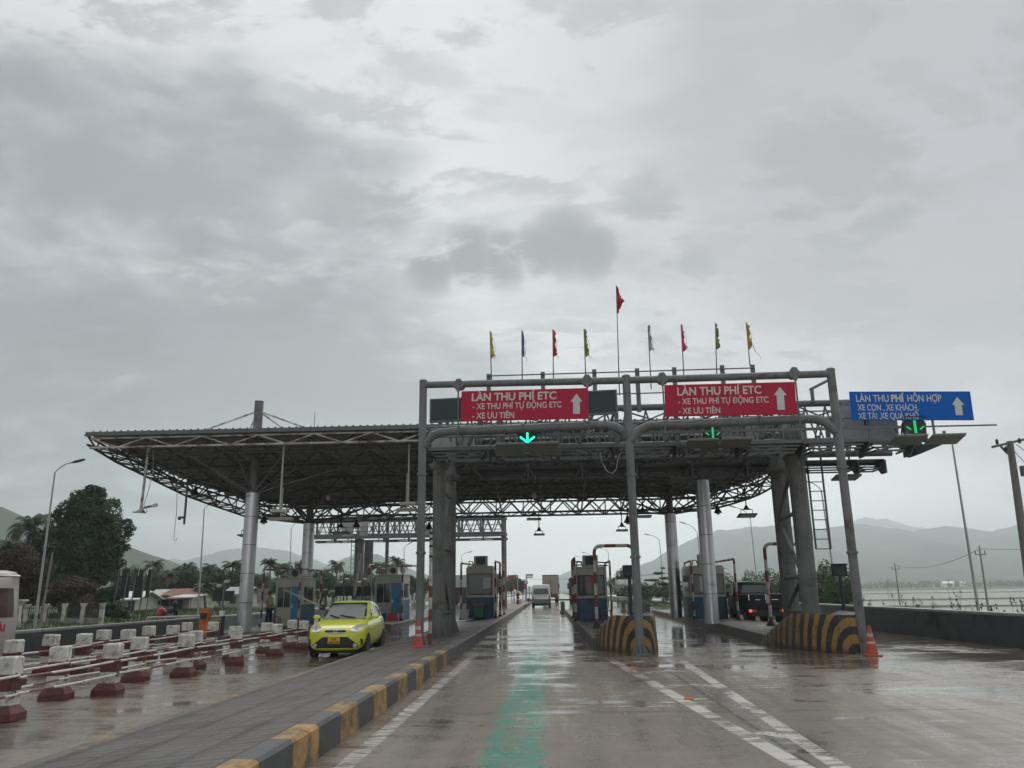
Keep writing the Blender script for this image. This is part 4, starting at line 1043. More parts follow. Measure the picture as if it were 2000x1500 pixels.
for px, py, Y, lab in ((641, 972, 39, 'small dome camera under the left half of the canopy'), (1043, 968, 38, 'dome camera hanging under the canopy over our lane')):
    p = at(px, py, Y); t = thing('dome_camera', lab, 'camera', tuple(p), local=True)
    b = B(); b.lathe([(.03, -.16), (.10, -.10), (.12, 0), (.09, .10), (.04, .14)], (0, 0, 0), 12); b.build('housing', 'lampglass', t, smooth=50)
    b = B(); b.cyl((0, 0, .13), (0, 0, ZBC(Y) - p.z + .1), .03, 6); b.build('stem', 'galv', t)

# ================================================================== FAR GANTRY for the other direction
fg = thing('reader_gantry', 'far grey box-truss gantry beyond the left booths', 'gantry', (-12, 73, 0))
xa, xb = -21.6, -3.7; za, zc = 6.75, 8.2
for y in (71.5, 74):
    for z in (za, zc):
        b = B(); b.cyl((xa, y, z), (xb, y, z), .14, 8); b.build('chord', 'galv', fg, smooth=50)
b = B(); xsn = np.linspace(xa + .2, xb - .3, 10)
for y in (71.5, 74):
    for i in range(9):
        a, c = xsn[i], xsn[i + 1]; b.box(a - .09, a + .09, y - .07, y + .07, za, zc)
        for k in range(2):
            u0 = a + (c - a) * k / 2; u1 = u0 + (c - a) / 2; um = (u0 + u1) / 2
            b.cyl((u0, y, za + .1), (um, y, zc - .1), .05, 5); b.cyl((um, y, zc - .1), (u1, y, za + .1), .05, 5)
for x in xsn: b.cyl((x, 71.5, za), (x, 74, za), .05, 5); b.cyl((x, 71.5, zc), (x, 74, zc), .05, 5)
b.build('lacing', 'galv', fg)
b = B(); b.box(xa, xb, 70.4, 71.3, 6.42, 6.62); b.box(xa, xb, 74.2, 75.1, 6.3, 6.5)
for x in np.arange(xa + .5, xb, 2.2): b.prism([(x, 70.4, 6.42), (x, 71.3, 6.42), (x, 71.3, 6.1), (x, 70.8, 6.1)], (.1, 0, 0)); b.box(x, x + .06, 70.42, 70.48, 6.62, 7.4)
for z in (7.0, 7.4): b.cyl((xa, 70.45, z), (xb, 70.45, z), .035, 5)
b.build('walkway_deck', 'galv', fg)
for px0, px1, py0, py1 in ((667, 690, 1021, 1052), (703, 719, 1019, 1052), (830, 842, 1025, 1045)):
    p, q = at(px0, py1, 71.2), at(px1, py0, 71.2); b = B(); b.box(p.x, q.x, 71.0, 71.4, p.z, q.z); b.box(p.x + .05, q.x - .05, 70.985, 70.995, p.z + .05, q.z - .05); b.build('cabinet', 'cabinet', fg)
for x, y, r in ((-3.95, 71.8, .17), (-3.95, 74, .17), (-16.8, 71.5, .42), (-16.5, 74, .42), (-14.6, 73, .16)):
    b = B(); b.cyl((x, y, 0), (x, y, 8.1 if r < .3 else 6.4), r, 10); b.build('column', 'pillar', fg, smooth=30)
b = B(); lx = at(689, 1100, 71).x
for s in (-.18, .18): b.box(lx + s - .03, lx + s + .03, 71.0, 71.05, 3.0, 6.4)
for k in range(9): b.box(lx - .18, lx + .18, 71.0, 71.04, 3.1 + k * .38, 3.14 + k * .38)
b.build('ladder', 'truss', fg)
for k, px in enumerate((648, 680, 740, 790, 930, 950)):
    p = at(px, 1062, 72.5); p.z = 6.22; b = B(); b.box(p.x - .04, p.x + .04, 72.4, 72.6, 6.25, 6.6); b.obox(p, (1.1, .6, .06), Matrix.Rotation(.15, 3, 'X')); b.build('reader_panel', 'lampglass', fg)

# ================================================================== BULLNOSES in front of the right islands
def stripes_material():
    m, nt, b = new_mat('yellow_black_arches'); g = NT(nt)
    uv = g.n('ShaderNodeUVMap'); sx = g.n('ShaderNodeSeparateXYZ'); nt.links.new(uv.outputs[0], sx.inputs[0]); U, V, _ = sx.outputs
    v = g.coords(); wob = g.m('MULTIPLY', g.m('SUBTRACT', g.noise(v, 3., 3), .5), .10)
    # arches centred on the foot of the nose
    d = g.m('SQRT', g.m('ADD', g.m('MULTIPLY', U, U), g.m('MULTIPLY', g.m('MULTIPLY', V, V), .62)))
    s = g.m('FLOORED_MODULO', g.m('ADD', g.m('ADD', d, wob), .30), .34)
    f = g.m('MULTIPLY', g.ramp(s, .165, .175), g.ramp(s, .34, .332))
    wear = g.noise(v, 7., 7, .7, .3); f2 = g.noise(v, 1.6, 4)
    c = g.mix(f, c4((.022, .026, .030)), c4((.33, .185, .045)))
    c = g.mix(g.ramp(wear, .50, .68, 0, .85), c, c4((.10, .09, .075)))
    side = g.ramp(g.m('ABSOLUTE', U), 1.0, 2.2, 0, .45)
    c = g.mix(side, c, c4((.085, .075, .06)))
    foot_dark = g.m('MULTIPLY', g.ramp(V, .22, .0), .65)  # colour gets darker towards the foot of the block
    c = g.mix(foot_dark, c, c4((.03, .03, .03)))
    g.put(b.inputs['Base Color'], c); b.inputs['Roughness'].default_value = .55
    g.bump(g.noise(v, 30, 4), .3, .02, b); return m
M['arches'] = stripes_material()
def bullnose(path, nose_i, ztop, label, rear):
    """path: plan points left rear -> nose -> right rear; rear: how far the top runs level before it falls"""
    pts = [Vector((x, y, 0)) for x, y in path]
    # round the plan
    fine = []
    for i in range(len(pts) - 1):
        p0, p1, p2, p3 = pts[max(i - 1, 0)], pts[i], pts[i + 1], pts[min(i + 2, len(pts) - 1)]
        for k in range(6):
            t_ = k / 6; fine.append(.5 * ((2 * p1) + (p2 - p0) * t_ + (2 * p0 - 5 * p1 + 4 * p2 - p3) * t_ ** 2 + (3 * p1 - p0 - 3 * p2 + p3) * t_ ** 3))
    fine.append(pts[-1]); ni = nose_i * 6
    cum = [0.]
    for a, c in zip(fine, fine[1:]): cum.append(cum[-1] + (c - a).length)
    us = [c - cum[ni] for c in cum]; n = len(fine)
    def zt(u):
        if u >= 0: return ztop
        return ztop - max(0, -u - rear) * .36
    t = thing('crash_block', label, 'barrier', tuple(fine[ni]), 'striped crash blocks on the island ends')
    c = sum(fine, Vector()) / n
    b = B(); R = 6
    rings = [(0, .04, 0.), (.5, .01, .5), (1, 0., 1.), ]
    vs = []; uv = []
    levels = [0, .25, .5, .75, .96, 1.]
    for li, q in enumerate(levels):
        for i, p in enumerate(fine):
            z = zt(us[i]) * q; d = (p - c).normalized(); off = .05 * (1 - q) - (.02 if q == 1. else 0)
            pp = p + d * off; vs.append((pp.x, pp.y, z)); uv.append((us[i], z))
    fs = [(l * n + i, l * n + i + 1, (l + 1) * n + i + 1, (l + 1) * n + i) for l in range(len(levels) - 1) for i in range(n - 1)]
    b.add(vs, fs, 0)
    body = b.build('block', 'arches', t, smooth=50)
    ul = body.data.uv_layers.new(name='UVMap')
    for lp in body.data.loops: ul.data[lp.index].uv = uv[lp.vertex_index]
    b = B(); top = [Vector(vs[(len(levels) - 1) * n + i]) for i in range(n)]
    b.add([tuple(v) for v in top], [tuple(range(n))]); bb = [(v.x, v.y, 0) for v in top]
    b.add([tuple(top[0]), tuple(top[-1]), bb[-1], bb[0]], [(0, 1, 2, 3)])
    b.build('top_face', 'concrete', t)
    return t
bullnose([(1.34, 26.8), (1.36, 25.7), (1.62, 24.5), (2.1, 23.4), (2.5, 23.06), (2.9, 23.45), (3.1, 24.6), (3.14, 26.8)], 4, 1.0, 'yellow and black striped block below the middle gantry post', 1.15)
bullnose([(6.75, 27.4), (6.62, 25.9), (6.85, 24.3), (7.4, 22.8), (7.95, 22.12), (8.4, 22.55), (8.8, 23.9), (9.2, 26.6)], 4, .98, 'yellow and black striped block beside the right traffic cone', 2.2)

# ================================================================== BARRIER POSTS AND PIPES between the left lanes
proto = thing('barrier_post', '', 'barrier post', (0, 0, 0), 'red and white concrete barrier posts', local=True)
b = B(); b.frus((0, 0), (.14, .125), (.138, .123), .19, .40, 0); b.frus((0, 0), (.138, .123), (.138, .123), .40, .63, 1); b.frus((0, 0), (.138, .123), (.138, .123), .63, .855, 0); b.frus((0, 0), (.138, .123), (.12, .105), .855, .88, 0)
b.build('shaft', ['postw', 'postr'], proto, recalc=True)
b = B(); b.frus((0, 0), (.225, .20), (.22, .195), 0, .10, 0); b.frus((0, 0), (.22, .195), (.142, .128), .10, .21, 0); b.build('foot', 'postr', proto, recalc=True)
for z in (.60, .36):
    b = B()
    b.tube(arc((.145, -.05, z), (0, 1, 0), (0, 0, 1), .045, 0, 2 * PI, 8), .01, 4)
    b.build('eye_bolt', 'truss', proto)
ROWS = [(-7.9, [11.9, 14.85, 17.9, 20.7, 23.6, 26.2], 'row nearest the car'), (-8.55, [14.2, 17.1, 19.75, 22.3, 24.8, 27.2], 'second row from the car'),
        (-10.9, [16.6, 19.0, 21.1, 23.6, 26.4], 'third row from the car'), (-11.55, [18.75, 21.0, 23.4, 26.1], 'farthest row, by the dark wall')]
first = True
for ri, (x, ysr, rn) in enumerate(ROWS):
    P_ = []
    for k, y in enumerate(ysr):
        lab = 'red and white post, %s along the %s' % (ORD[k], rn)
        xx = x + RN.uniform(-.06, .06); rz = RN.uniform(-.16, .16)
        if ri == 0 and k == 3: rz = .35
        if first: o = proto; o.location = (xx, y, 0); o.rotation_euler = (0, 0, rz); o['label'] = lab; first = False
        else: o = dup(proto, (xx, y, 0), rz, lab)
        o.rotation_euler = (RN.uniform(-.03, .03), RN.uniform(-.03, .03), rz)
        P_.append(Vector((xx, y, 0)))
    for k in range(-1 if ri < 2 else 0, len(P_) - 1):
        a = P_[k] if k >= 0 else P_[0] - Vector((0, 2.9, 0)); c = P_[k + 1]
        for z, hn in ((.60, 'upper'), (.36, 'lower')):
            a2 = a + Vector((.165, .0, z + RN.uniform(-.02, .02))); c2 = c + Vector((.165, 0, z + RN.uniform(-.02, .02)))
            b = B(); b.banded([a2, a2.lerp(c2, .5) + Vector((0, 0, -.015)), c2], .019, RN.uniform(.55, .75), ((0, 0, 0, 1), (0, 0, 1, 0))[RN.randint(0, 1)], 7, RN.randint(0, 2), RN.random() * .8)
            o = b.build('barrier_pipe', ['pipewhite', 'pipered'], smooth=50)
            tag(o, '%s striped pipe %s %s post, %s' % (hn, 'up to' if k < 0 else 'after', ORD[max(k, 0)], rn), 'barrier pipe', 'striped pipes between the barrier posts')

# ================================================================== BOOTHS
def guard_frame(x, y0, y1, h, z0, label, xo=.0, r=.055, start=0):
    t = thing('guard_hoop', label, 'guard frame', (x, y0, z0), 'striped guard frames round the booths', local=True)
    rr = .14; L = y1 - y0
    pts = [(0, 0, 0), (0, 0, h - rr)] + arc((0, rr, h - rr), (0, -1, 0), (0, 0, 1), rr, 0, PI / 2, 4)[1:] + [(xo, L - rr, h)] + arc((xo, L - rr, h - rr), (0, 0, 1), (0, 1, 0), rr, 0, PI / 2, 4)[1:] + [(xo, L, 0)]
    b = B(); b.banded(pts, r, .42, (0, 1), 10, start); b.build('pipe', ['white', 'red'], t, smooth=50)
    b = B()
    for yy, xx in ((0, 0), (L, xo)): b.lathe([(r * 2.6, 0), (r * 2.4, .03), (r * 1.05, .16)], (xx, yy, 0), 10)
    b.build('foot', 'black', t)
    return t
def ac_box(t, x, y, z, w=.75, d=.35, h=.55, fan=True):
    b = B(); b.box(x - w / 2, x + w / 2, y, y + d, z, z + h)
    a = b.build('air_conditioner', 'cabinet', t, bevel=.01)
    b = B()
    if fan:
        b.box(x - w * .33, x + w * .33, y - .012, y - .002, z + .08, z + h - .06); b.build('grille', 'black', a)
    return a
def booth(x, y, z, w, d, h, label, tint=0):
    t = thing('toll_booth', label, 'toll booth', (x, y, z), 'toll booths', local=True)
    zb_ = h * .40
    b = B()
    def shell(z0, z1, ins=0.):
        c = .12; x0, x1, y0, y1 = -w / 2 + ins, w / 2 - ins, ins, d - ins
        pl = [(x0 + c, y0), (x1 - c, y0), (x1 - c * .3, y0 + c * .3), (x1, y0 + c), (x1, y1), (x0, y1), (x0, y0 + c), (x0 + c * .3, y0 + c * .3)]
        b.prism([(a, e, z0) for a, e in pl], (0, 0, z1 - z0))
    shell(0, zb_); b.build('lower_panel', 'boothb', t, recalc=True)
    b = B(); shell(zb_ + .002, h - .08); shell(h - .078, h, .05); up = b.build('upper_panel', 'boothw', t, bevel=.02, recalc=True)
    wx = w / 2 - .13; wz0, wz1 = zb_ + .17, h - .45
    b = B(); b.box(-wx, wx, -.02, -.004, wz0, wz1)
    b.build('front_window', 'glass', t, bevel=.03)
    b = B()
    for a, c, e, f in ((-wx - .035, wx + .035, wz0 - .035, wz0), (-wx - .035, wx + .035, wz1, wz1 + .035), (-wx - .035, -wx, wz0, wz1), (wx, wx + .035, wz0, wz1)): b.box(a, c, -.035, .0, e, f)
    b.build('window_frame', 'black', t, bevel=.01)
    for s in (-1, 1):
        b = B(); b.box(min(s * w / 2, s * (w / 2 + .012)), max(s * w / 2, s * (w / 2 + .012)), .35, d - .5, wz0, wz1); b.build('side_window', 'glass', t)
    ac_box(t, .02, .35, h + .002)
    b = B(); b.tube([(-.35, .4, h), (-.45, .4, h + .25), (-.62, .45, h + .28), (-.66, .5, h)], .03, 6); b.build('cable', 'black', t)
    return t, wx, wz0, wz1
t, wx, wz0, wz1 = booth(-3.76, 44.6, .28, 1.52, 2.6, 2.80, 'blue and beige booth on our left island, bin and sack in front')
b = B(); b.box(.18, .60, -.026, -.021, wz0 + .3, wz1 - .18); b.build('notice', 'paper', t)
t, wx, wz0, wz1 = booth(2.06, 40, .31, 1.5, 2.6, 2.52, 'blue and beige booth with a red notice, right of our lane')
b = B(); b.box(-.12, .18, -.026, -.021, wz0 + .55, wz0 + .85); b.build('notice', 'plasticred', t)
t, wx, wz0, wz1 = booth(7.95, 41.2, .28, 1.75, 2.6, 2.55, 'blue and beige booth half hidden behind the right steel pillar')
b = B(); b.box(-.42, .05, -.026, -.021, wz0 + .1, wz1 - .1); b.build('notice', 'paper', t)
guard_frame(-4.72, 44.0, 46.8, 2.95, .27, 'left striped pipe frame beside the booth with the green bin', .35)
guard_frame(-2.86, 44.0, 46.5, 3.0, .3, 'right striped pipe frame beside the booth with the green bin', .1, start=1)
guard_frame(-2.82, 47.2, 49.6, 2.9, .3, 'striped pipe frame behind the right side of the booth with the green bin', .1)
guard_frame(1.25, 39.0, 42.9, 2.9, .3, 'left striped pipe frame of the booth with the red notice', .0, .06, 1)
guard_frame(2.96, 39.4, 42.6, 2.75, .3, 'right striped pipe frame of the booth with the red notice', .0, .05)
guard_frame(6.98, 40.2, 43.6, 2.75, .28, 'left striped pipe frame beside the right steel pillars', .25, .05)
guard_frame(8.72, 38.6, 43, 2.75, .28, 'striped pipe frame just left of the dark truck', -.1, .055, 1)
# bars between the frames over the booth with the red notice
t = thing('guard_rail', 'two dark bars over the roof of the booth with the red notice', 'rail', (2.1, 40.4, 3.0))
b = B(); b.cyl((1.25, 40.6, 3.08), (2.96, 40.6, 3.02), .03, 6); b.build('upper_bar', 'black', t)
b = B(); b.cyl((1.25, 40.6, 2.93), (2.96, 40.6, 2.88), .03, 6); b.build('lower_bar', 'black', t)

def side_booth(x, y, z, w, d, h, label, gx, frame=True):
    t = thing('toll_booth', label, 'toll booth', (x, y, z), 'toll booths', local=True)
    b = B(); b.box(-w / 2, w / 2, 0, d, 0, h); b.build('body', 'boothw', t, bevel=.03)
    b = B(); b.box(-w / 2 - .03, w / 2 + .03, -.03, d + .03, h + .002, h + .06); b.build('roof', 'boothw', t, bevel=.01)
    # window left, blue door right
    x0 = -w / 2 + .14; xm = .10
    b = B(); b.box(x0, xm, -.016, -.003, h * .40, h * .82); b.build('window', 'glass', t)
    b = B()
    for a, c, e, f in ((x0 - .04, xm + .04, h * .40 - .04, h * .40), (x0 - .04, xm + .04, h * .82, h * .82 + .04), (x0 - .04, x0, h * .4, h * .82), (xm, xm + .04, h * .4, h * .82), ((x0 + xm) / 2 - .02, (x0 + xm) / 2 + .02, h * .4, h * .82)): b.box(a, c, -.03, -.001, e, f)
    b.build('window_frame', 'cabinet', t)
    b = B(); b.box(xm + .08, w / 2 - .06, -.022, -.003, .06, h * .84)
    dr = b.build('door', 'bdoor', t)
    b = B(); b.box(xm + .12, xm + .15, -.05, -.022, h * .38, h * .46); b.build('handle', 'chrome', dr)
    b = B(); b.box(-w / 2 - .012, -w / 2 + .08, -.014, -.002, 0, h * .42); b.build('blue_panel', 'boothb', t)
    b = B(); b.box(w / 2 + .002, w / 2 + .014, .05, d - .05, 0, h * .45); b.build('side_panel', 'boothb', t)
    b = B(); b.box(w / 2 + .002, w / 2 + .012, .5, d - .5, h * .5, h * .82); b.build('side_window', 'glass', t)
    a = ac_box(t, .12, .4, h + .062, .62, .3, .42, False)
    b = B(); b.cyl((.16, .385, h + .28), (.16, .398, h + .28), .17, 16); b.build('fan', 'black', a)
    return t
side_booth(-13.05, 40.6, .18, 1.32, 2.5, 2.28, 'beige booth with blue door left of the lime car', 0)
side_booth(-9.25, 47, .18, 1.62, 2.5, 2.5, 'beige booth with blue door and roof fan behind the lime car', 0)
guard_frame(-14.15, 40.0, 43.4, 2.75, .18, 'left striped pipe frame of the booth with the maroon stool', 0, .05)
guard_frame(-12.3, 40.0, 43.4, 2.75, .18, 'right striped pipe frame of the booth with the maroon stool', .1, .05, 1)
guard_frame(-10.25, 46.2, 49.8, 3.1, .18, 'left striped pipe frame of the booth with the roof fan', 0, .055, 1)
guard_frame(-8.3, 46.2, 49.8, 3.1, .18, 'right striped pipe frame of the booth with the roof fan', .25, .055)
t = thing('guard_rail', 'thin pale bars over the roof of the booth with the maroon stool', 'rail', (-13, 40.2, 2.9))
for q, yy in enumerate((40.3, 43.0)):
    b = B(); b.cyl((-14.15, yy, 2.93), (-12.3, yy, 2.93), .03, 6); b.build('bar', 'galv', t)
t = thing('guard_rail', 'dark bars over the roof of the booth with the fan', 'rail', (-9.2, 46.4, 3.2))
for yy in (46.5, 49.4):
    b = B(); b.cyl((-10.25, yy, 3.26), (-8.3, yy, 3.26), .035, 6); b.build('bar', 'black', t)

# small things round the booths
def stool(x, y, z, mat, label, s=1.):
    t = thing('plastic_stool', label, 'stool', (x, y, z), local=True)
    b = B(); b.frus((0, 0), (.15 * s, .15 * s), (.13 * s, .13 * s), .43 * s, .46 * s); b.build('seat', mat, t, bevel=.008)
    for sx_ in (-1, 1):
        for sy_ in (-1, 1):
            b = B(); b.prism([(sx_ * .18 * s - .02, sy_ * .18 * s - .02, 0), (sx_ * .18 * s + .02, sy_ * .18 * s - .02, 0), (sx_ * .18 * s + .02, sy_ * .18 * s + .02, 0), (sx_ * .18 * s - .02, sy_ * .18 * s + .02, 0)], (-sx_ * .05 * s, -sy_ * .05 * s, .43 * s)); b.build('leg', mat, t)
    b = B()
    for q in (-1, 1): b.box(-.15 * s, .15 * s, q * .155 * s - .01, q * .155 * s + .01, .17 * s, .20 * s)
    b.build('rung', mat, t)
p = atz(556, 1220, .18); stool(-13.35, 39.9, .18, 'maroon', 'maroon plastic stool in front of the left beige booth', 1.05)
stool(2.62, 37.6, .31, 'maroon', 'dull red plastic stool before the booth right of our lane', 1.1)
t = thing('rubbish_bin', 'dark green wheeled bin with a red lid before the left booth', 'bin', (-3.78, 44.0, .29), local=True)
b = B(); b.frus((0, 0), (.22, .22), (.27, .27), .08, .72); b.build('body', 'bingreen', t, bevel=.02)
b = B(); b.frus((0, 0), (.29, .29), (.27, .27), .722, .80); b.build('lid', 'plasticred', t, bevel=.02)
for s in (-1, 1):
    b = B(); b.cyl((s * .2 - .03, .2, .08), (s * .2 + .03, .2, .08), .08, 10); b.build('wheel', 'rubber', t)
t = thing('sack', 'crumpled white sack leaning at the booth beside the green bin', 'sack', (-4.5, 43.9, .26), local=True)
b = B(); r = random.Random(4); rings = []
for k in range(8):
    u = k / 7; rad = .24 * (1 - .1 * u) * math.sin(min(1, .35 + u * 1.1) * PI * .62) + .03; rings.append([(math.cos(a) * rad * r.uniform(.85, 1.15), math.sin(a) * rad * .8 * r.uniform(.85, 1.15), u * .52) for a in np.linspace(0, 2 * PI, 12, endpoint=False)])
b.loft(rings); b.build('bag', 'sack', t, smooth=60)
b = B(); b.lathe([(.05, .515), (.09, .56), (.06, .60)], (0, 0, 0), 8); b.build('tied_neck', 'sack', t)
t = thing('bucket', 'blue plastic bucket before the booth with the fan', 'bucket', (-9.42, 46.3, .18), local=True)
b = B(); b.lathe([(.17, 0), (.21, .42), (.22, .44), (.16, .46)], n=14); b.build('body', 'plasticblue', t, smooth=40)
b = B(); b.tube(arc((0, 0, .43), (1, 0, 0), (0, 0, 1), .2, 0, PI, 8), .012, 5); b.build('handle', 'plasticblue', t)
t = thing('crate', 'red plastic crate before the blue door of the booth with the fan', 'crate', (-8.78, 46.25, .18), local=True)
b = B()
for a, c, e, f in ((-.28, .28, -.2, -.18), (-.28, .28, .18, .2), (-.28, -.26, -.18, .18), (.26, .28, -.18, .18)): b.box(a, c, e, f, 0, .42)
b.box(-.26, .26, -.18, .18, .01, .04); b.build('box', 'plasticred', t)
b = B(); b.box(-.30, .30, -.225, -.202, .36, .43); b.build('rim', 'plasticred', t)

# height-limit hoops
def hoop(x, y, wd, h, z, label, start=0):
    t = thing('height_hoop', label, 'hoop', (x, y, z), 'striped pipe hoops on the right islands', local=True)
    rr = .24; pts = [(0, 0, 0), (0, 0, h - rr)] + arc((rr, 0, h - rr), (-1, 0, 0), (0, 0, 1), rr, 0, PI / 2, 6)[1:] + [(wd - rr, 0, h)] + arc((wd - rr, 0, h - rr), (0, 0, 1), (1, 0, 0), rr, 0, PI / 2, 6)[1:] + [(wd, 0, 0)]
    b = B(); b.banded(pts, .066, .43, (0, 1), 12, start, .2); b.build('pipe', ['white', 'red'], t, smooth=50)
    for xx in (0, wd):
        b = B(); b.lathe([(.2, 0), (.19, .03), (.075, .22)], (xx, 0, 0), 10); b.build('foot', 'black', t)
hoop(1.79, 31.5, 1.5, 3.05, .31, 'striped pipe hoop in front of the booth with the red notice', 1)
hoop(8.55, 32.4, 1.35, 3.1, .28, 'striped pipe hoop between the right steel pillars and the gantry tower', 1)
p = at(1499, 1170, 32.3); tag(B().box(p.x - .07, p.x + .07, 32.28, 32.30, p.z - .16, p.z + .16).build('paper_notice', 'paper'), 'small white paper stuck on the right striped hoop', 'notice')

# cones, pole, traffic lights
def cone(x, y, z, h, label):
    t = thing('traffic_cone', label, 'traffic cone', (x, y, z), 'orange traffic cones', local=True)
    b = B(); b.box(-.19, .19, -.19, .19, 0, .04); b.build('base', 'cone', t, bevel=.012)
    b = B(); R0, R1 = .145, .03
    def rad(u): return R0 + (R1 - R0) * u
    for u0, u1, mi in ((0, .38, 0), (.38, .45, 1), (.45, .62, 0), (.62, .74, 1), (.74, 1, 0)): b.lathe([(rad(u0), .04 + u0 * (h - .04)), (rad(u1), .04 + u1 * (h - .04))], n=18, mi=mi)
    b.build('body', ['cone', 'white'], t, smooth=40)
cone(-3.62, 22.75, .245, .74, 'orange cone at the foot of the leftmost gantry post')
cone(8.10, 21.45, .0, .74, 'orange cone at the foot of the right gantry post')
t = thing('striped_pole', 'tall red and white pole beside the left orange cone', 'pole', (-3.40, 23.45, .26), local=True)
b = B(); pz = at(841, 1040, 23.45).z - .26
b.banded([(0, 0, 0), (0, 0, 1.95)], .052, .325, (1, 0), 10); b.banded([(0, 0, 1.95), (0, 0, pz)], .05, .62, (0, 0), 10)
b.build('shaft', ['white', 'red'], t, smooth=50)
for zz in (2.45, 2.75, 2.95, 3.12):
    b = B(); b.cyl((0, 0, zz - .035), (0, 0, zz + .035), .053, 10); b.build('band', 'black', t)
def tlight(px, py, Y, zb_, label, flip=1):
    p = at(px, py, Y); t = thing('traffic_light', label, 'traffic light', (p.x, Y, zb_), 'black traffic lights on the islands', local=True)
    h = p.z - zb_
    b = B(); b.box(-.22, .22, -.02, .2, h - .2, h + .2); hd = b.build('head', 'black', t, bevel=.03)
    b = B(); b.cyl((0, -.035, h), (0, -.02, h), .15, 18); b.build('lens', 'board', hd)
    b = B(); b.tube(arc((0, -.12, h), (1, 0, 0), (0, 0, 1), .17, -.2, PI + .2, 10), .012, 5); b.box(-.18, .18, -.16, -.02, h + .17, h + .19); b.build('visor', 'black', hd)
    b = B(); b.cyl((0, .06, .0), (0, .06, h - .2), .06, 10); b.lathe([(.2, 0), (.18, .03), (.07, .3)], (0, .06, 0), 10); b.build('post', 'black', t)
tlight(1641, 1113, 26.4, .29, 'round black traffic light behind the right striped block')
tlight(1229, 1115, 28.5, .31, 'black traffic light seen edge-on behind the middle gantry post')
# road studs
for (x, y) in ((1237, 1305), (1345, 1366)):
    p = atz(x, y); o = B().frus((p.x, p.y), (.075, .05), (.055, .03), .003, .03).build('road_stud', 'orange', bevel=.004)
    tag(o, 'small orange road stud on the white gore line, %s the camera' % ('nearer' if y > 1330 else 'farther from'), 'road stud', 'orange road studs')

# barrier machines and arms
def arm_machine(x, y, z, h, mat, p0, p1, label, r=.05, matarm='cabinet'):
    t = thing('barrier_machine', label, 'barrier gate', (x, y, z), 'lane barrier gates')
    b = B(); b.box(x - .17, x + .17, y - .17, y + .17, z, z + h); b.box(x - .19, x + .19, y - .19, y + .19, z + h + .002, z + h + .05); b.build('cabinet', mat, t, bevel=.02)
    b = B(); b.tube([p0, p1], r, 8, r * .7); b.build('arm', matarm, t, smooth=50)
    b = B(); b.obox(p0, (.22, .1, .22), Matrix.Rotation(0, 3, 'X')); b.build('hub', 'black', t)
_ox = at(401, 1215, 31.5).x
arm_machine(_ox, 31.5, .18, .98, 'orange', Vector((_ox, 31.28, .95)), at(288, 1206, 31.2), 'orange barrier cabinet with a pale arm at the far left', .05, 'white')
arm_machine(-9.9, 36.4, 0, 1.0, 'cabinet', at(630, 1186, 36.1), at(553, 1151, 36.1), 'barrier with a white arm slanting up behind the lime car', .055, 'white')
arm_machine(-9.95, 43.5, .18, 1.0, 'cabinet', at(692, 1165, 43.2), at(706, 1080, 43.2), 'barrier with its white arm raised behind the lime car', .07, 'white')
arm_machine(1.6, 48, .31, 1.0, 'black', Vector((1.5, 47.8, 1.18)), Vector((-1.3, 47.8, 1.2)), 'dark barrier arm lowered across our lane behind the van', .05, 'black')

def panel_sign(px, py0, py1, wd, Y, zb_, label, lamps=True):
    p0, p1 = at(px, py0, Y), at(px, py1, Y); x = p0.x
    t = thing('display_post', label, 'display post', (x, Y, zb_), 'black lane displays on posts')
    b = B(); b.cyl((x, Y, zb_), (x, Y, p0.z + .42), .045, 8); b.build('post', 'polec', t)
    for s in (-1, 1):
        b = B(); b.box(x + s * .06 if s > 0 else x - .06 - wd, x + .06 + wd if s > 0 else x - .06, Y - .06, Y + .06, p1.z, p0.z); b.build('screen', 'black', t, bevel=.01)
    if lamps:
        for s, dz_ in ((-1, .30), (1, .46)):
            b = B(); b.obox((x + s * .15, Y - .1, p0.z + dz_ - .1), (.20, .16, .10), Matrix.Rotation(.3, 3, 'X')); b.build('lamp', 'lampglass', t, bevel=.02)
            b = B(); b.cyl((x, Y, p0.z + dz_ - .12), (x + s * .15, Y, p0.z + dz_ - .08), .025, 6); b.build('lamp_arm', 'black', t)
panel_sign(437, 1154, 1174, .36, 32, .18, 'pair of black display panels with lamps left of the near steel pillar')
panel_sign(672, 1145, 1164, .42, 44, .0, 'left pair of black display panels above the lime car roof')
panel_sign(708, 1145, 1164, .42, 45, .0, 'right pair of black display panels above the lime car roof')
p = at(437, 1195, 31.8)
t = thing('control_box', 'white box on a dark post beside the orange barrier cabinet', 'control box', (p.x, 31.8, .18))
b = B(); b.box(p.x - .05, p.x + .05, 31.75, 31.85, .18, 1.1); b.build('post', 'black', t)
b = B(); b.box(p.x - .1, p.x + .08, 31.6, 31.74, .92, 1.12); b.build('box', 'vanw', t, bevel=.01)
p = at(418, 1220, 32.2)
t = thing('concrete_plinth', 'pale concrete plinth between the orange cabinet and the pillar', 'plinth', (p.x, 32.2, .18))
b = B(); b.box(p.x - .2, p.x + .22, 32.1, 32.5, .18, .72); b.build('block', 'concrete', t, bevel=.02); b = B(); b.box(p.x - .24, p.x + .26, 32.06, 32.54, .722, .8); b.build('cap', 'fencew', t, bevel=.01)
p = at(514, 1157, 42)
t = thing('board_sign', 'plain grey board sign with white post left of the left booth', 'sign', (p.x, 42, .18))
b = B(); b.box(p.x - .3, p.x + .3, 42, 42.04, 1.72, 2.02); b.build('upper_board', 'cabinet', t)
b = B(); b.box(p.x - .3, p.x + .3, 42, 42.04, 1.28, 1.66); b.build('lower_board', 'cabinet', t)
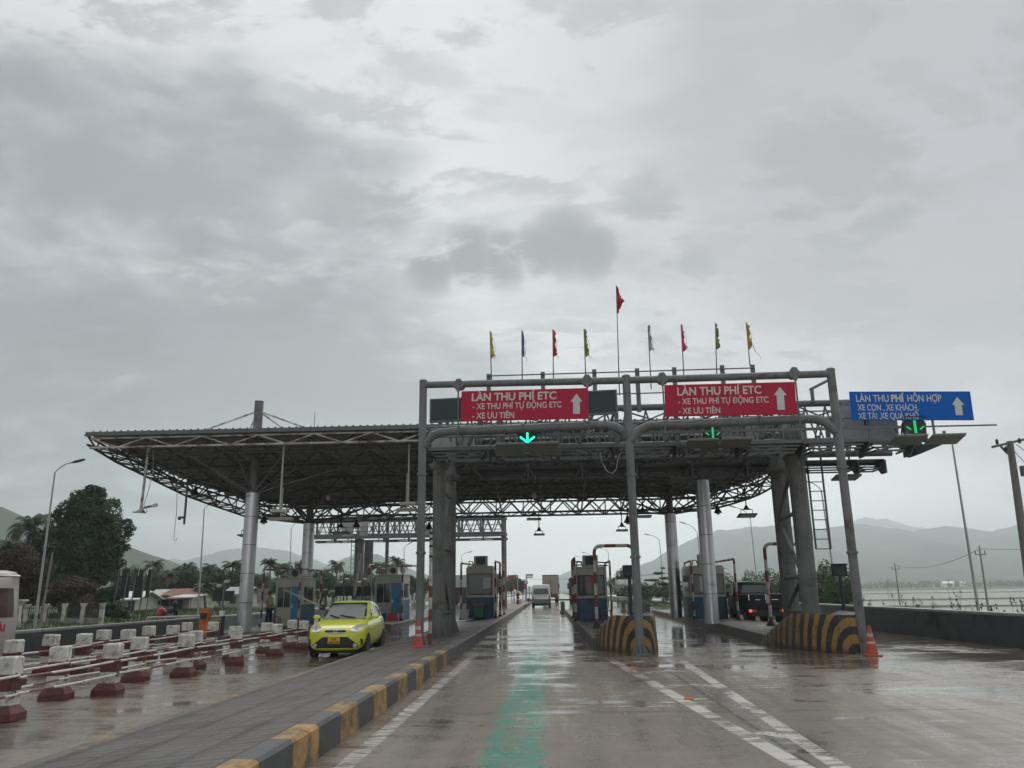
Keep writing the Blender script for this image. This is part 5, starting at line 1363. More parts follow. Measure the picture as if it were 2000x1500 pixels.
b = B(); b.cyl((p.x - .02, 41.95, .18), (p.x - .02, 41.95, 2.0), .04, 8); b.build('post', 'white', t)

# far small barrier posts right of our lane and guard rails
k = 0
for (x, ysr) in ((1.05, [63, 66]), (3.6, [56, 60]), (5.9, [50, 53.5, 57, 61, 66]), (6.6, [58, 62.5])):
    for y in ysr:
        zz = 0
        o = dup(proto, (x, y, zz), RN.uniform(-.2, .2), ['grimy concrete post on the right lanes beyond the booths, at %s' % s for s in ('our lane edge, nearer', 'our lane edge, farther', 'the left group, nearer', 'the left group, farther', 'the middle group, first', 'the middle group, second', 'the middle group, third', 'the middle group, fourth', 'the middle group, fifth', 'the right pair, nearer', 'the right pair, farther')][k], 'grimy concrete posts beyond the right booths'); k += 1
        for c in kids(o):
            c.data = c.data.copy(); c.data.materials.clear(); c.data.materials.append(M['kgrey']) if not c.name.startswith('eye') else c.data.materials.append(M['black'])
def guardrail(p0, p1, n, label, z=.75):
    t = thing('guard_rail', label, 'rail', tuple(p0)); p0 = Vector(p0); p1 = Vector(p1)
    d = (p1 - p0); u = d.normalized(); nrm = Vector((-u.y, u.x, 0))
    b = B(); prof = [(0, -.15), (.05, -.10), (.0, -.05), (.0, .05), (.05, .10), (0, .15), (-.02, .15), (-.02, -.15)]
    b.prism([p0 + nrm * q + Vector((0, 0, z + r_)) for q, r_ in prof], d); b.build('beam', 'wallcap', t)
    for i in range(n):
        q = p0 + d * (i + .5) / n; b = B(); b.box(q.x - .06, q.x + .06, q.y - .05, q.y + .05, 0, z + .1); b.build('post', 'galv', t)
guardrail((4.2, 96, 0), (9.3, 92, 0), 5, 'pale guard rail across the right lanes behind the traffic light')
guardrail((8.9, 95, 0), (7.8, 165, 0), 10, 'long pale guard rail along the right edge of the far road')
guardrail((-16.6, 74, 0), (-14.0, 118, 0), 10, 'pale guard rail at the far left side of the road')
guardrail((-6.4, 82, 0), (-7.6, 116, 0), 8, 'pale guard rail left of the central strip, beyond the far gantry')

# ================================================================== VEHICLES
from mathutils.bvhtree import BVHTree
def mirror(half): return [Vector(p) for p in half] + [Vector((-p[0], p[1], p[2])) for p in reversed(half) if abs(p[0]) > 1e-6]
def bvh_of(*objs):
    dg = bpy.context.evaluated_depsgraph_get(); vs = []; fs = []
    for o in objs:
        me = o.evaluated_get(dg).to_mesh(); k = len(vs); vs += [v.co.copy() for v in me.vertices]; fs += [tuple(i + k for i in p.vertices) for p in me.polygons]
    return BVHTree.FromPolygons(vs, fs)
def patch(b, bvh, rows, nc, d, off=.012, nr=3, mi=None):
    """rows of (z, a, b): cast along d onto the body; a..b runs along x (front) or y (side)"""
    d = Vector(d); side = abs(d.x) > .5; zs = np.linspace(0, len(rows) - 1, (len(rows) - 1) * nr + 1); grid = []
    for q in zs:
        z = np.interp(q, range(len(rows)), [r[0] for r in rows]); a = np.interp(q, range(len(rows)), [r[1] for r in rows]); c = np.interp(q, range(len(rows)), [r[2] for r in rows])
        line = []
        for k in range(nc + 1):
            u = a + (c - a) * k / nc
            o = Vector((-d.x * 5, u, z)) if side else Vector((u, -d.y * 8, z))
            h = bvh.ray_cast(o, d)
            line.append(h[0] - d * off if h[0] else None)
        grid.append(line)
    for i in range(len(grid) - 1):
        for k in range(nc):
            q = [grid[i][k], grid[i][k + 1], grid[i + 1][k + 1], grid[i + 1][k]]
            if all(p is not None for p in q):
                s = len(b.v); b.v += [tuple(p) for p in q] + [tuple(p + d * (off + .004)) for p in q]
                for f in ((0, 1, 2, 3), (0, 4, 5, 1), (1, 5, 6, 2), (2, 6, 7, 3), (3, 7, 4, 0)): b.f.append(tuple(i_ + s for i_ in f)); b.mi.append(b.cur if mi is None else mi)
def wheel(t, x, y, r, wd, name='wheel', hub='galv'):
    s = 1 if x > 0 else -1
    b = B(); b.tube([(x - wd / 2, y, r), (x - wd * .42, y, r), (x + wd * .42, y, r), (x + wd / 2, y, r)], r, 22)
    w_ = b.build(name, 'rubber', t, smooth=40, bevel=.015)
    b = B(); xo = x + s * wd / 2; b.tube([(xo - s * .02, y, r), (xo + s * .006, y, r)], r * .66, 18)
    for k in range(5):
        a = k * 2 * PI / 5; b.obox((xo + s * .012, y + math.cos(a) * r * .36, r + math.sin(a) * r * .36), (.016, r * .5, r * .12), Matrix.Rotation(a, 3, 'X'))
    b.build('rim', hub, w_)
# ---- lime hatchback coming towards us
car = thing('hatchback', 'lime green hatchback with a yellow number plate, coming towards the camera', 'car', (-5.93, 24.35, 0), local=True, rz=math.radians(1.5))
ST = [(-1.80, .46, .54, .58, .27, .69), (-1.755, .62, .70, .70, .195, .735), (-1.64, .69, .77, .745, .175, .785), (-1.42, .72, .795, .765, .18, .865), (-1.1, .735, .80, .74, .20, .94), (-.82, .74, .80, .70, .20, .985), (-.3, .745, .80, .715, .20, 1.0), (.5, .745, .805, .715, .20, 1.03), (1.2, .74, .80, .70, .20, 1.06), (1.55, .72, .785, .66, .22, 1.07), (1.73, .68, .74, .60, .26, 1.03), (1.80, .58, .62, .52, .36, .90)]
rings = []
for (y, wb, wm, wt, zb_, zt_) in ST:
    h = zt_ - zb_
    half = [(0, y, zb_), (wb * .8, y, zb_), (wb, y, zb_ + .06), (wm, y, zb_ + h * .42), (wm * .992, y, zb_ + h * .66), (wt + (wm - wt) * .45, y, zt_ - .07), (wt, y, zt_ - .012), (wt * .5, y, zt_ + .012), (0, y, zt_ + .018)]
    rings.append(mirror(half))
b = B(); b.loft(rings); body = b.build('body', 'lime', car, smooth=70, sub=1)
GST = [(-.90, .665, .63, .965, .97), (-.62, .70, .615, 1.0, 1.155), (-.30, .712, .60, 1.0, 1.345), (-.10, .716, .585, 1.0, 1.435), (.12, .716, .575, 1.0, 1.475), (.55, .716, .57, 1.02, 1.492), (1.0, .71, .56, 1.04, 1.475), (1.32, .70, .545, 1.05, 1.43), (1.52, .68, .52, 1.06, 1.33), (1.70, .64, .50, 1.03, 1.08)]
rings = []
for (y, wb, wt, z0, z1) in GST:
    h = z1 - z0
    half = [(0, y, z0 - .05), (wb, y, z0 - .05), (wb, y, z0 + h * .04), (wb + (wt - wb) * .55, y, z0 + h * .55), (wt, y, z1 - min(.055, h * .3)), (wt - .05, y, z1 - min(.012, h * .1)), (wt * .5, y, z1 + .006), (0, y, z1 + .01)]
    rings.append(mirror(half))
b = B(); b.loft(rings); cab = b.build('roof', 'lime', car, smooth=60, sub=1)
bvh = bvh_of(body, cab); bvb = bvh_of(body)
b = B(); patch(b, bvh, [(1.005, -.625, .625), (1.06, -.635, .635), (1.2, -.60, .60), (1.33, -.565, .565), (1.42, -.525, .525), (1.44, -.48, .48)], 14, (0, 1, 0), .024, 5); ws = b.build('windscreen', 'cglass', car, smooth=60)
b = B(); patch(b, bvh, [(1.36, -.36, -.27), (1.40, -.36, -.27)], 2, (0, 1, 0), .02); b.build('sticker', 'paper', ws)
for k, (xa, xb_) in enumerate(((-.42, -.12), (-.12, .34))):
    b = B(); pts = []
    for q in range(5):
        u = q / 4; x = xa + (xb_ - xa) * u; z = 1.10 - .075 * u + (.0 if k else .005)
        hh = bvh.ray_cast(Vector((x, -8, z)), Vector((0, 1, 0)))[0]; pts.append(hh + Vector((0, -.025, .012)))
    b.tube(pts, .011, 5); b.build('wiper', 'black', car)
for s in (1, -1):
    d = (-s, 0, 0)
    b = B(); patch(b, bvh, [(1.055, -.42, .36), (1.15, -.30, .36), (1.28, -.10, .36), (1.38, .08, .36), (1.405, .14, .36)], 8, d, .01); b.build('front_side_window', 'sglass', car, smooth=60)
    b = B(); patch(b, bvh, [(1.075, .42, 1.05), (1.15, .42, 1.22), (1.28, .42, 1.20), (1.37, .42, 1.08), (1.395, .42, .98)], 8, d, .01); b.build('rear_side_window', 'sglass', car, smooth=60)
    b = B(); b.loft([[Vector((s * (.74 + dx_), -.52 + dy_, 1.05 + dz_)) for dy_, dz_ in ((-.06 * q, -.07 * q), (.05 * q, -.07 * q), (.06 * q, .05 * q), (-.04 * q, .07 * q))] for dx_, q in ((0, .35), (.06, .9), (.16, 1), (.22, .6))]); mr = b.build('wing_mirror', 'lime', car, smooth=60, sub=2)
    # headlamp sweeping back along the wing
    b = B(); rows = [(.665, s * .50, s * .56), (.70, s * .44, s * .63), (.755, s * .41, s * .685), (.80, s * .43, s * .715), (.85, s * .52, s * .735), (.885, s * .62, s * .735)]
    patch(b, bvb, rows, 8, (0, 1, 0), .014); hl = b.build('headlight', 'lamp', car, smooth=60)
    b = B(); hh = bvb.ray_cast(Vector((s * .56, -8, .755)), Vector((0, 1, 0)))[0]; b.cyl(hh + Vector((0, -.017, 0)), hh + Vector((0, .02, 0)), .045, 14); b.build('bulb', 'chrome', hl)
    b = B(); patch(b, bvb, [(.335, s * .70, s * .735), (.43, s * .69, s * .738), (.50, s * .685, s * .735)], 2, (0, 1, 0), .012); b.build('side_vent', 'black', car)
    b = B(); hh = bvb.ray_cast(Vector((s * .555, -8, .33)), Vector((0, 1, 0)))[0]; b.cyl(hh + Vector((0, -.03, 0)), hh + Vector((0, .03, 0)), .034, 14); fgl = b.build('fog_light', 'lamp', car)
    b = B(); b.tube(arc(hh + Vector((0, -.028, 0)), (1, 0, 0), (0, 0, 1), .055, 0, 2 * PI, 14), .009, 5); b.build('ring', 'chrome', fgl)
    b = B(); patch(b, bvh, [(.62, 1.50, 1.60), (.80, 1.55, 1.68), (.98, 1.6, 1.70)], 3, d, .012); b.build('tail_light', 'taild', car)
    b = B(); pts = []
    for yy in (.385, ): patch(b, bvb, [(.32, yy, yy + .012), (.6, yy, yy + .012), (.98, yy, yy + .012)], 1, d, .004)
    b.build('door_gap', 'black', car)
    b = B(); patch(b, bvb, [(.79, -.02, .16), (.83, -.02, .16)], 3, d, .02); b.build('door_handle', 'lime', car)
    for yw in (-1.16, 1.2):
        b = B(); R_ = .335
        c = Vector((s * .775, yw, .30)); ringo = [c + Vector((0, math.cos(a) * R_, math.sin(a) * R_)) for a in np.linspace(-.25, PI + .25, 20)]
        b.prism(ringo, (s * .022, 0, 0)); b.build('wheel_arch', 'black', car)
        wheel(car, s * .70, yw, .295, .175, hub='galv')
b = B(); patch(b, bvb, [(.675, -.25, .25), (.69, -.29, .29), (.715, -.30, .30), (.735, -.27, .27)], 10, (0, 1, 0), .012); gr = b.build('grille', 'black', car)
b = B(); patch(b, bvb, [(.762, -.40, .40), (.772, -.40, .40)], 10, (0, 1, 0), .006, 1); b.build('bonnet_gap', 'black', car)
b = B(); patch(b, bvb, [(.664, -.27, .27), (.674, -.25, .25)], 8, (0, 1, 0), .02, 1); patch(b, bvb, [(.737, -.27, .27), (.744, -.25, .25)], 8, (0, 1, 0), .02, 1); b.build('grille_trim', 'chrome', gr)
b = B(); hh = bvb.ray_cast(Vector((0, -8, .708)), Vector((0, 1, 0)))[0]; b.tube(arc(hh + Vector((0, -.02, 0)), (1, 0, 0), (0, 0, .55), .055, 0, 2 * PI, 16), .007, 5); em = b.build('badge', 'chrome', gr)
tx = text('badge_letters', 'KIA', -.04, .695, .028, .08, gr, 'chrome', hh.y - .018, .02)
b = B(); rows = [(.262, -.55, .55), (.30, -.63, .63), (.37, -.62, .62), (.46, -.47, .47), (.53, -.38, .38), (.555, -.32, .32)]
patch(b, bvb, rows, 16, (0, 1, 0), .012); b.build('lower_grille', 'black', car)
hh = bvb.ray_cast(Vector((0, -8, .47)), Vector((0, 1, 0)))[0]; yp = hh.y - .045
b = B(); b.box(-.19, .14, yp, yp + .02, .375, .545); pl = b.build('number_plate', 'plate', car, bevel=.006)
text('plate_letters', '51F', -.09, .47, .055, .13, pl, 'ink', yp - .001, .012); text('plate_letters', '269.34', -.165, .39, .055, .28, pl, 'ink', yp - .001, .012)
b = B(); patch(b, bvb, [(.235, -.55, .55), (.262, -.6, .6)], 12, (0, 1, 0), .02); b.build('bumper_lip', 'lime', car)
b = B(); b.box(-.60, .60, -1.45, 1.5, .11, .26); b.build('underbody', 'black', car)  # black underbody, hung lower to stand in for the contact shadow
b = B(); b.tube([(0.02, 1.2, 1.47), (.02, 1.32, 1.62)], .008, 5); b.build('aerial', 'black', car)

def vanbody(name, label, loc, Lh, W_, H_, mat, glassm, rear=True, rz=0., cat='van'):
    """high-roof van, its tail towards -Y"""
    t = thing(name, label, cat, loc, local=True, rz=rz); w2 = W_ / 2
    rings = []
    for (y, sc_, zb_, zt_) in ((0, .90, .46, H_ - .12), (.05, .97, .42, H_ - .03), (.4, 1, .40, H_), (Lh - 1.6, 1, .40, H_), (Lh - 1.1, .97, .40, H_ - .2), (Lh - .6, .94, .40, 1.25), (Lh - .05, .86, .42, .95), (Lh, .8, .5, .8)):
        top = max(zt_, .6); h = top - zb_
        half = [(0, y, zb_), (w2 * .9 * sc_, y, zb_), (w2 * sc_, y, zb_ + .1), (w2 * sc_, y, zb_ + h * .45), (w2 * (sc_ - .03), y, zb_ + h * .72), (w2 * (sc_ - .1), y, top - .1), (w2 * (sc_ - .2), y, top - .015), (0, y, top + .02)]
        rings.append(mirror(half))
    b = B(); b.loft(rings); body = b.build('body', mat, t, smooth=50, bevel=.02)
    bv = bvh_of(body)
    return t, body, bv
t, body, bv = vanbody('passenger_van', 'white high-roof van seen from behind in our lane', (-.83, 86.3, 0), 5.6, 2.0, 2.36, 'vanw', 'cglass', cat='van')
b = B(); patch(b, bv, [(1.35, -.80, .80), (1.6, -.80, .80), (1.95, -.72, .72)], 8, (0, 1, 0), .012); b.build('rear_window', 'cglass', t)
b = B(); b.box(-.98, .98, -.16, .06, .42, .70); b.build('bumper', 'galv', t, bevel=.03)
b = B(); b.box(-.9, .9, .1, .2, .2, .42); b.box(-.08, .08, .0, .1, .22, .42); b.build('underframe', 'black', t)
b = B(); patch(b, bv, [(1.22, -.62, .62), (1.245, -.62, .62)], 6, (0, 1, 0), .012); b.build('stripe_lettering', 'signred', t)
for s in (-1, 1):
    b = B(); b.box(s * .86 - .07, s * .86 + .07, -.012, .06, .85, 1.25); b.build('tail_light', 'taild', t)
    for yw in (.9, 4.5): wheel(t, s * .88, yw, .34, .22)
    b = B(); b.box(s * 1.05 - .09, s * 1.05 + .09, 4.0, 4.1, 1.25, 1.55); b.build('wing_mirror', 'black', t)
b = B(); patch(b, bv, [(.86, -.78, -.45), (1.06, -.78, -.45)], 3, (0, 1, 0), .02); b.build('number_plate', 'paper', t)
# container lorry
t = thing('container_lorry', 'lorry with a tall yellowish container, ahead of the white van', 'lorry', (.28, 125, 0), local=True)
b = B(); b.box(-1.22, 1.22, 0, 12.2, 1.25, 4.05); bx = b.build('container', 'contain', t, bevel=.02)
b = B(); b.box(-1.24, 1.24, -.03, .1, 3.97, 4.07); b.box(-1.24, -1.15, -.03, .1, 1.25, 3.97); b.box(1.15, 1.24, -.03, .1, 1.25, 3.97); b.box(-.03, .03, -.02, -.002, 1.3, 3.97); b.build('door_frame', 'truck', t)
for x in (-.75, -.35, .35, .75):
    b = B(); b.cyl((x, -.03, 1.3), (x, -.03, 3.95), .025, 6); b.build('locking_bar', 'galv', t)
b = B(); b.box(-1.1, 1.1, .05, 12, .85, 1.24); b.box(-1.2, 1.2, -.05, .05, .7, 1.1); b.build('chassis', 'maroon', t)
b = B(); b.box(-1.2, 1.2, 12.6, 14.6, .8, 3.6); b.build('cab', 'truck', t, bevel=.1)
for s in (-1, 1):
    for yw in (1.4, 2.7, 4., 13.6): wheel(t, s * .95, yw, .5, .5)
    b = B(); b.box(s * 1.0 - .15, s * 1.0 + .15, -.07, -.052, .8, 1.0); b.build('tail_light', 'taild', t)
    b = B(); b.box(s * 1.42 - .13, s * 1.42 + .13, 14.0, 14.1, 2.2, 2.8); b.build('wing_mirror', 'black', t)
# small far van and lorry right
t, body, bv = vanbody('passenger_van', 'tiny white van far down the road', (9.2, 330, 0), 5., 2.1, 2.1, 'vanw', 'cglass', cat='van')
b = B(); patch(b, bv, [(1.2, -.8, .8), (1.75, -.72, .72)], 4, (0, 1, 0), .02); b.build('rear_window', 'cglass', t)
for s in (-1, 1): wheel(t, s * .9, .9, .36, .25)
t = thing('box_lorry', 'dark-cabbed lorry partly hidden by the booth right of our lane', 'lorry', (3.85, 104, 0), local=True)
b = B(); b.box(-1.2, 1.2, 0, 6, 1.0, 3.3); b.build('box_body', 'truck', t, bevel=.12)
b = B(); b.box(-1.0, 1.0, -.02, -.003, 1.9, 3.0); b.build('rear_window', 'cglass', t); b = B(); b.box(-1.15, 1.15, -.05, 0.2, .5, 1.0); b.build('bumper', 'galv', t)
for s in (-1, 1):
    for yw in (1., 5.): wheel(t, s * .95, yw, .48, .4)
    b = B(); b.box(s * 1.36 - .14, s * 1.36 + .14, .1, .2, 1.9, 2.6); b.build('wing_mirror', 'black', t)
t = thing('box_lorry', 'pale box lorry far right, behind the striped frame', 'lorry', (13.2, 142, 0), local=True)
b = B(); b.box(-1.25, 1.25, 0, 6, .9, 3.4); b.build('box_body', 'vanw', t, bevel=.05)
b = B(); b.box(-.03, .03, -.02, -.003, 1., 3.3); b.build('door_seam', 'black', t); b = B(); b.box(-1.15, 1.15, -.1, 0.2, .5, .9); b.build('bumper', 'black', t)
for s in (-1, 1):
    for yw in (1., 5.): wheel(t, s * .95, yw, .48, .4)
# dark navy pick-up lorry, right lane
t = thing('pickup_truck', 'dark navy canvas-topped truck with one lit tail lamp in the right lane', 'truck', (10.16, 38.9, 0), local=True, rz=math.radians(1))
b = B(); b.box(-.86, .86, .1, 4.6, .45, .72); b.build('chassis', 'black', t, bevel=.02)
b = B(); b.box(-.88, .88, 0, 2.1, .74, 1.42); bed = b.build('bed', 'truck', t, bevel=.03)
b = B()
for a, c in ((-.80, -.1), (.02, .80)): b.box(a, c, -.022, -.004, .86, 1.34)
tg = b.build('tailgate_panel', 'truck', t, bevel=.015)
b = B()
for a, c in ((-.56, -.32), (.22, .52)): b.box(a, c, -.034, -.024, 1.16, 1.175)
for x in (-.84, .84, -.06): b.box(x - .012, x + .012, -.03, -.006, 1.15, 1.4)
b.build('chrome_strip', 'chrome', tg)
rings = []
for y, z1, ww in ((2.0, 1.90, .80), (2.1, 1.99, .83), (3.2, 2.02, .83), (3.6, 1.95, .80), (4.0, 1.5, .80), (4.1, 1.2, .80)):
    rings.append(mirror([(0, y, .72), (.86, y, .72), (.87, y, 1.2), (ww, y, z1 - .12), (ww - .1, y, z1), (0, y, z1 + .02)]))
b = B(); b.loft(rings); cb = b.build('cab', 'truck', t, smooth=40); bv = bvh_of(cb)
b = B(); patch(b, bv, [(1.48, -.66, .66), (1.84, -.60, .60)], 4, (0, 1, 0), .012); b.build('rear_window', 'cglass', t)
for s in (-1, 1):
    b = B(); patch(b, bv, [(1.32, 2.5, 3.5), (1.82, 2.55, 3.35)], 4, (-s, 0, 0), .012); b.build('side_window', 'sglass', t)
    b = B(); b.box(s * .70 - .17, s * .70 + .17, -.035, -.003, .60, .74); lens = b.build('tail_lamp', 'taild', t, bevel=.01)
    b = B(); b.box(s * .74 - .10 + .03 * s, s * .74 + .02 + .03 * s, -.045, -.036, .62, .72); b.build('bulb', 'tail', lens)
    for yw in (.75, 3.55): wheel(t, s * .76, yw, .36, .26)
    b = B(); b.box(s * .72 - .2, s * .72 + .2, .3, .34, .12, .45); b.build('mudflap', 'rubber', t)
    b = B(); b.cyl((s * .9, 3.3, 1.32), (s * 1.06, 3.28, 1.36), .02, 6); b.box(s * 1.06 - .09, s * 1.06 + .09, 3.25, 3.31, 1.28, 1.55); b.build('wing_mirror', 'black', t)
    b = B(); b.tube([(s * .80, 2.02, 1.80), (s * .80, 1.2, 1.46)], .02, 5); b.build('rail', 'truck', t)
b = B(); b.box(-.8, .8, -.06, .1, .42, .56); b.build('bumper', 'black', t, bevel=.02)
# minibus at the left edge of the picture
t = thing('minibus', 'pale pinkish minibus with dark windows, cut off at the left edge', 'minibus', (-13.42, 12.9, 0), local=True)
rings = []; H_ = 2.34
for (y, sc_, top) in ((-.2, .8, 1.0), (0, .88, 1.2), (.9, .95, 2.1), (1.4, 1, H_), (5.6, 1, H_), (5.95, .98, H_ - .03), (6.03, .93, H_ - .15)):
    h = top - .2; w2 = .98
    rings.append(mirror([(0, y, .2), (w2 * .9 * sc_, y, .2), (w2 * sc_, y, .3), (w2 * sc_, y, .2 + h * .45), (w2 * (sc_ - .05), y, .2 + h * .76), (w2 * (sc_ - .10), y, top - .09), (w2 * (sc_ - .2), y, top - .01), (0, y, top + .02)]))
b = B(); b.loft(rings); mb = b.build('body', 'buspink', t, smooth=50); bv = bvh_of(mb)
for s in (-1, 1):
    for k, (a, c) in enumerate(((.9, 2.2), (2.28, 3.5), (3.58, 4.75), (4.83, 5.78))):
        b = B(); patch(b, bv, [(1.28, a, c), (1.6, a + .02, c - .02), (1.93, a + .06, c - .06)], 4, (-s, 0, 0), .012); b.build('side_window', 'busred', t, smooth=60)
    for yw in (.8, 4.7): wheel(t, s * .87, yw, .34, .22)
    b = B(); patch(b, bv, [(2.20, 1.2, 5.95), (2.235, 1.2, 5.95)], 6, (-s, 0, 0), .03); b.build('roof_gutter', 'vanw', t)
tx = text('side_lettering', 'HẢI', .985, .98, .15, .5, t, 'signred', 0, .02); tx.rotation_euler = (0, 0, PI / 2); tx.location = (.985, 5.0 - .98, 0)
b = B(); patch(b, bv, [(1.3, -.75, .75), (1.95, -.7, .7)], 4, (0, -1, 0), .012); b.build('rear_window', 'busred', t)
# long pale trailer parked beyond the left pillar
p0, p1 = at(880, 1132, 118), at(922, 1132, 118)
t = thing('box_trailer', 'pale blue box trailer parked beyond the left gantry tower', 'trailer', (p0.x, 118, 0), local=True)
w_ = p1.x - p0.x + .6; zt_ = at(900, 1123, 118).z; zb_ = at(900, 1146, 118).z
b = B(); b.box(-.3, w_, 0, 2.4, zb_ - .1, zt_); bx = b.build('box_body', 'paleblue', t, bevel=.03)
b = B()
for q in range(5): b.box(-.3 + w_ * q / 4.6, -.27 + w_ * q / 4.6, -.02, -.003, zb_, zt_ - .05)
b.build('seam', 'cabinet', t); b = B(); b.box(0, w_ - .3, .3, 2.1, .5, zb_ - .1); b.build('chassis', 'black', t)
for x in (.8, 1.9): 
    b = B(); b.tube([(x, .2, .5), (x, .6, .5)], .5, 16); b.build('wheel', 'rubber', t)

# ================================================================== PEOPLE
def skin(name, joints, edges, mat, parent, sub=2, root=0):
    me = bpy.data.meshes.new(name); me.from_pydata([j[0] for j in joints], edges, []); me.materials.append(M[mat])
    o = bpy.data.objects.new(name, me); COL.objects.link(o)
    md = o.modifiers.new('skin', 'SKIN'); md.use_smooth_shade = True
    if not me.skin_vertices: 
        bm = bmesh.new(); bm.from_mesh(me); bm.verts.layers.skin.verify(); bm.to_mesh(me); bm.free()
    for i, j in enumerate(joints):
        r = j[1]; me.skin_vertices[0].data[i].radius = (r, r) if not isinstance(r, tuple) else r
        me.skin_vertices[0].data[i].use_root = (i == root)
    sb = o.modifiers.new('sub', 'SUBSURF'); sb.levels = sub; sb.render_levels = sub
    dg = bpy.context.evaluated_depsgraph_get(); m2 = bpy.data.meshes.new_from_object(o.evaluated_get(dg)); m2.name = name
    bpy.data.objects.remove(o); m2.polygons.foreach_set('use_smooth', [True] * len(m2.polygons))
    if not m2.materials: m2.materials.append(M[mat])
    ob = bpy.data.objects.new(name, m2); COL.objects.link(ob); ob.parent = parent
    return ob
def person(label, loc, rz, vest=True):
    t = thing('person', label, 'person', loc, local=True, rz=rz)
    J = [((0, 0, .92), .115), ((0, .0, 1.12), .115), ((0, .01, 1.32), .135), ((0, .015, 1.42), .06), ((0, 0, 1.50), .05), ((0, -.01, 1.56), .078), ((0, -.005, 1.64), .075),
         ((.17, .01, 1.36), .055), ((.22, .02, 1.12), .042), ((.20, -.12, .95), .032), ((.19, -.19, .92), .026),
         ((-.17, .01, 1.36), .055), ((-.23, .03, 1.12), .042), ((-.21, -.10, .95), .032), ((-.20, -.17, .92), .026),
         ((.09, 0, .86), .085), ((.10, -.01, .48), .06), ((.10, .02, .10), .04), ((.10, -.12, .04), .035),
         ((-.09, 0, .86), .085), ((-.11, .02, .48), .06), ((-.11, .05, .10), .04), ((-.12, -.09, .04), .035)]
    E_ = [(0, 1), (1, 2), (2, 3), (3, 4), (4, 5), (5, 6), (2, 7), (7, 8), (8, 9), (9, 10), (2, 11), (11, 12), (12, 13), (13, 14), (0, 15), (15, 16), (16, 17), (17, 18), (0, 19), (19, 20), (20, 21), (21, 22)]
    for s, hnd in ((1, (.19, -.19, .92)), (-1, (-.20, -.17, .92))):
        k0 = 10 if s > 0 else 14
        for f, (dx_, dz_) in enumerate(((-.018, -.05), (-.006, -.06), (.006, -.055), (.018, -.045))):
            J.append(((hnd[0] + dx_, hnd[1] - .04, hnd[2] + dz_), .009)); E_.append((k0, len(J) - 1))
        J.append(((hnd[0] - s * .035, hnd[1] - .03, hnd[2] + .0), .009)); E_.append((k0, len(J) - 1))
    skin('body', J, E_, 'skin', t)
    V_ = [((0, 0, .96), .135), ((0, 0, 1.14), .14), ((0, .01, 1.32), .155), ((0, .012, 1.40), .085), ((.18, .01, 1.36), .068), ((.215, .018, 1.22), .06), ((-.18, .01, 1.36), .068), ((-.22, .022, 1.22), .06)]
    skin('vest', V_, [(0, 1), (1, 2), (2, 3), (2, 4), (4, 5), (2, 6), (6, 7)], 'vest' if vest else 'trouser', t)
    T_ = [((0, 0, .94), .13), ((.09, 0, .85), .10), ((.10, -.01, .48), .078), ((.10, .02, .12), .06), ((-.09, 0, .85), .10), ((-.11, .02, .48), .078), ((-.11, .05, .12), .06)]
    skin('trousers', T_, [(0, 1), (1, 2), (2, 3), (0, 4), (4, 5), (5, 6)], 'trouser', t)
    skin('hair', [((0, .02, 1.60), .08), ((0, .005, 1.665), .082), ((0, .05, 1.55), .06)], [(0, 1), (0, 2)], 'hair', t)
    b = B(); b.box(-.03, .03, -.095, -.083, 1.585, 1.60); b.frus((0, -.088), (.012, .012), (.006, .006), 1.56, 1.60); b.build('face_detail', 'hair', t)
    for s in (-1, 1):
        b = B(); b.lathe([(.045, 0), (.05, .03), (.04, .07)], (s * .11, -.03, 0), 8); b.box(s * .11 - .045, s * .11 + .045, -.16, .05, 0.0, .06); b.build('shoe', 'black', t)
    return t
p = at(524, 1226, 38.6)
person('standing person in a pale green vest and navy trousers beside the left booth', (p.x, 38.6, .18), math.radians(70))
# motorcyclist behind the left wall
p = at(352, 1188, 40.5)
t = thing('motorbike', 'dark motorbike with a red bag, ridden behind the left wall', 'motorbike', (p.x - .35, 40.5, -.18), local=True, rz=math.radians(90))
for yw in (-.62, .62):
    b = B(); b.tube(arc((0, yw, .29), (0, 1, 0), (0, 0, 1), .25, 0, 2 * PI, 18), .045, 8); wv = b.build('wheel', 'rubber', t)
    b = B(); b.cyl((-.03, yw, .29), (.03, yw, .29), .18, 14); b.build('rim', 'galv', wv)
b = B(); b.loft([[Vector((x * q, y, z + dz_)) for x, dz_ in ((-.11, 0), (.11, 0), (.09, .16), (-.09, .16))] for y, z, q in ((-.62, .55, .6), (-.3, .45, 1.), (.1, .36, 1.), (.42, .62, .9), (.5, .85, .7))]); b.build('body', 'truck', t, smooth=40, bevel=.02)
b = B(); b.box(-.12, .12, -.62, .15, .72, .80); b.build('seat', 'black', t, bevel=.03)
b = B(); b.tube([(-.3, .36, 1.02), (0, .46, .98), (.3, .36, 1.02)], .018, 6); b.tube([(0, .46, .98), (0, .66, .3)], .03, 6); b.build('handlebar', 'black', t)
t2 = thing('bag', 'bright red bag carried on the motorbike behind the left wall', 'bag', (p.x - .95, 40.5, -.18), local=True, rz=math.radians(90))
b = B(); b.lathe([(.14, .82), (.24, .92), (.25, 1.12), (.15, 1.28), (.05, 1.32)], (0, 0, 0), 12); b.build('sack', 'plasticred', t2, smooth=60)
b = B(); b.tube(arc((0, 0, 1.31), (1, 0, 0), (0, 0, 1), .07, 0, PI, 8), .015, 5); b.build('strap', 'vanw', t2)
t = thing('person', 'motorcyclist in a dark jacket and helmet behind the left wall', 'person', (p.x - .35, 40.5, -.18), local=True, rz=math.radians(90))
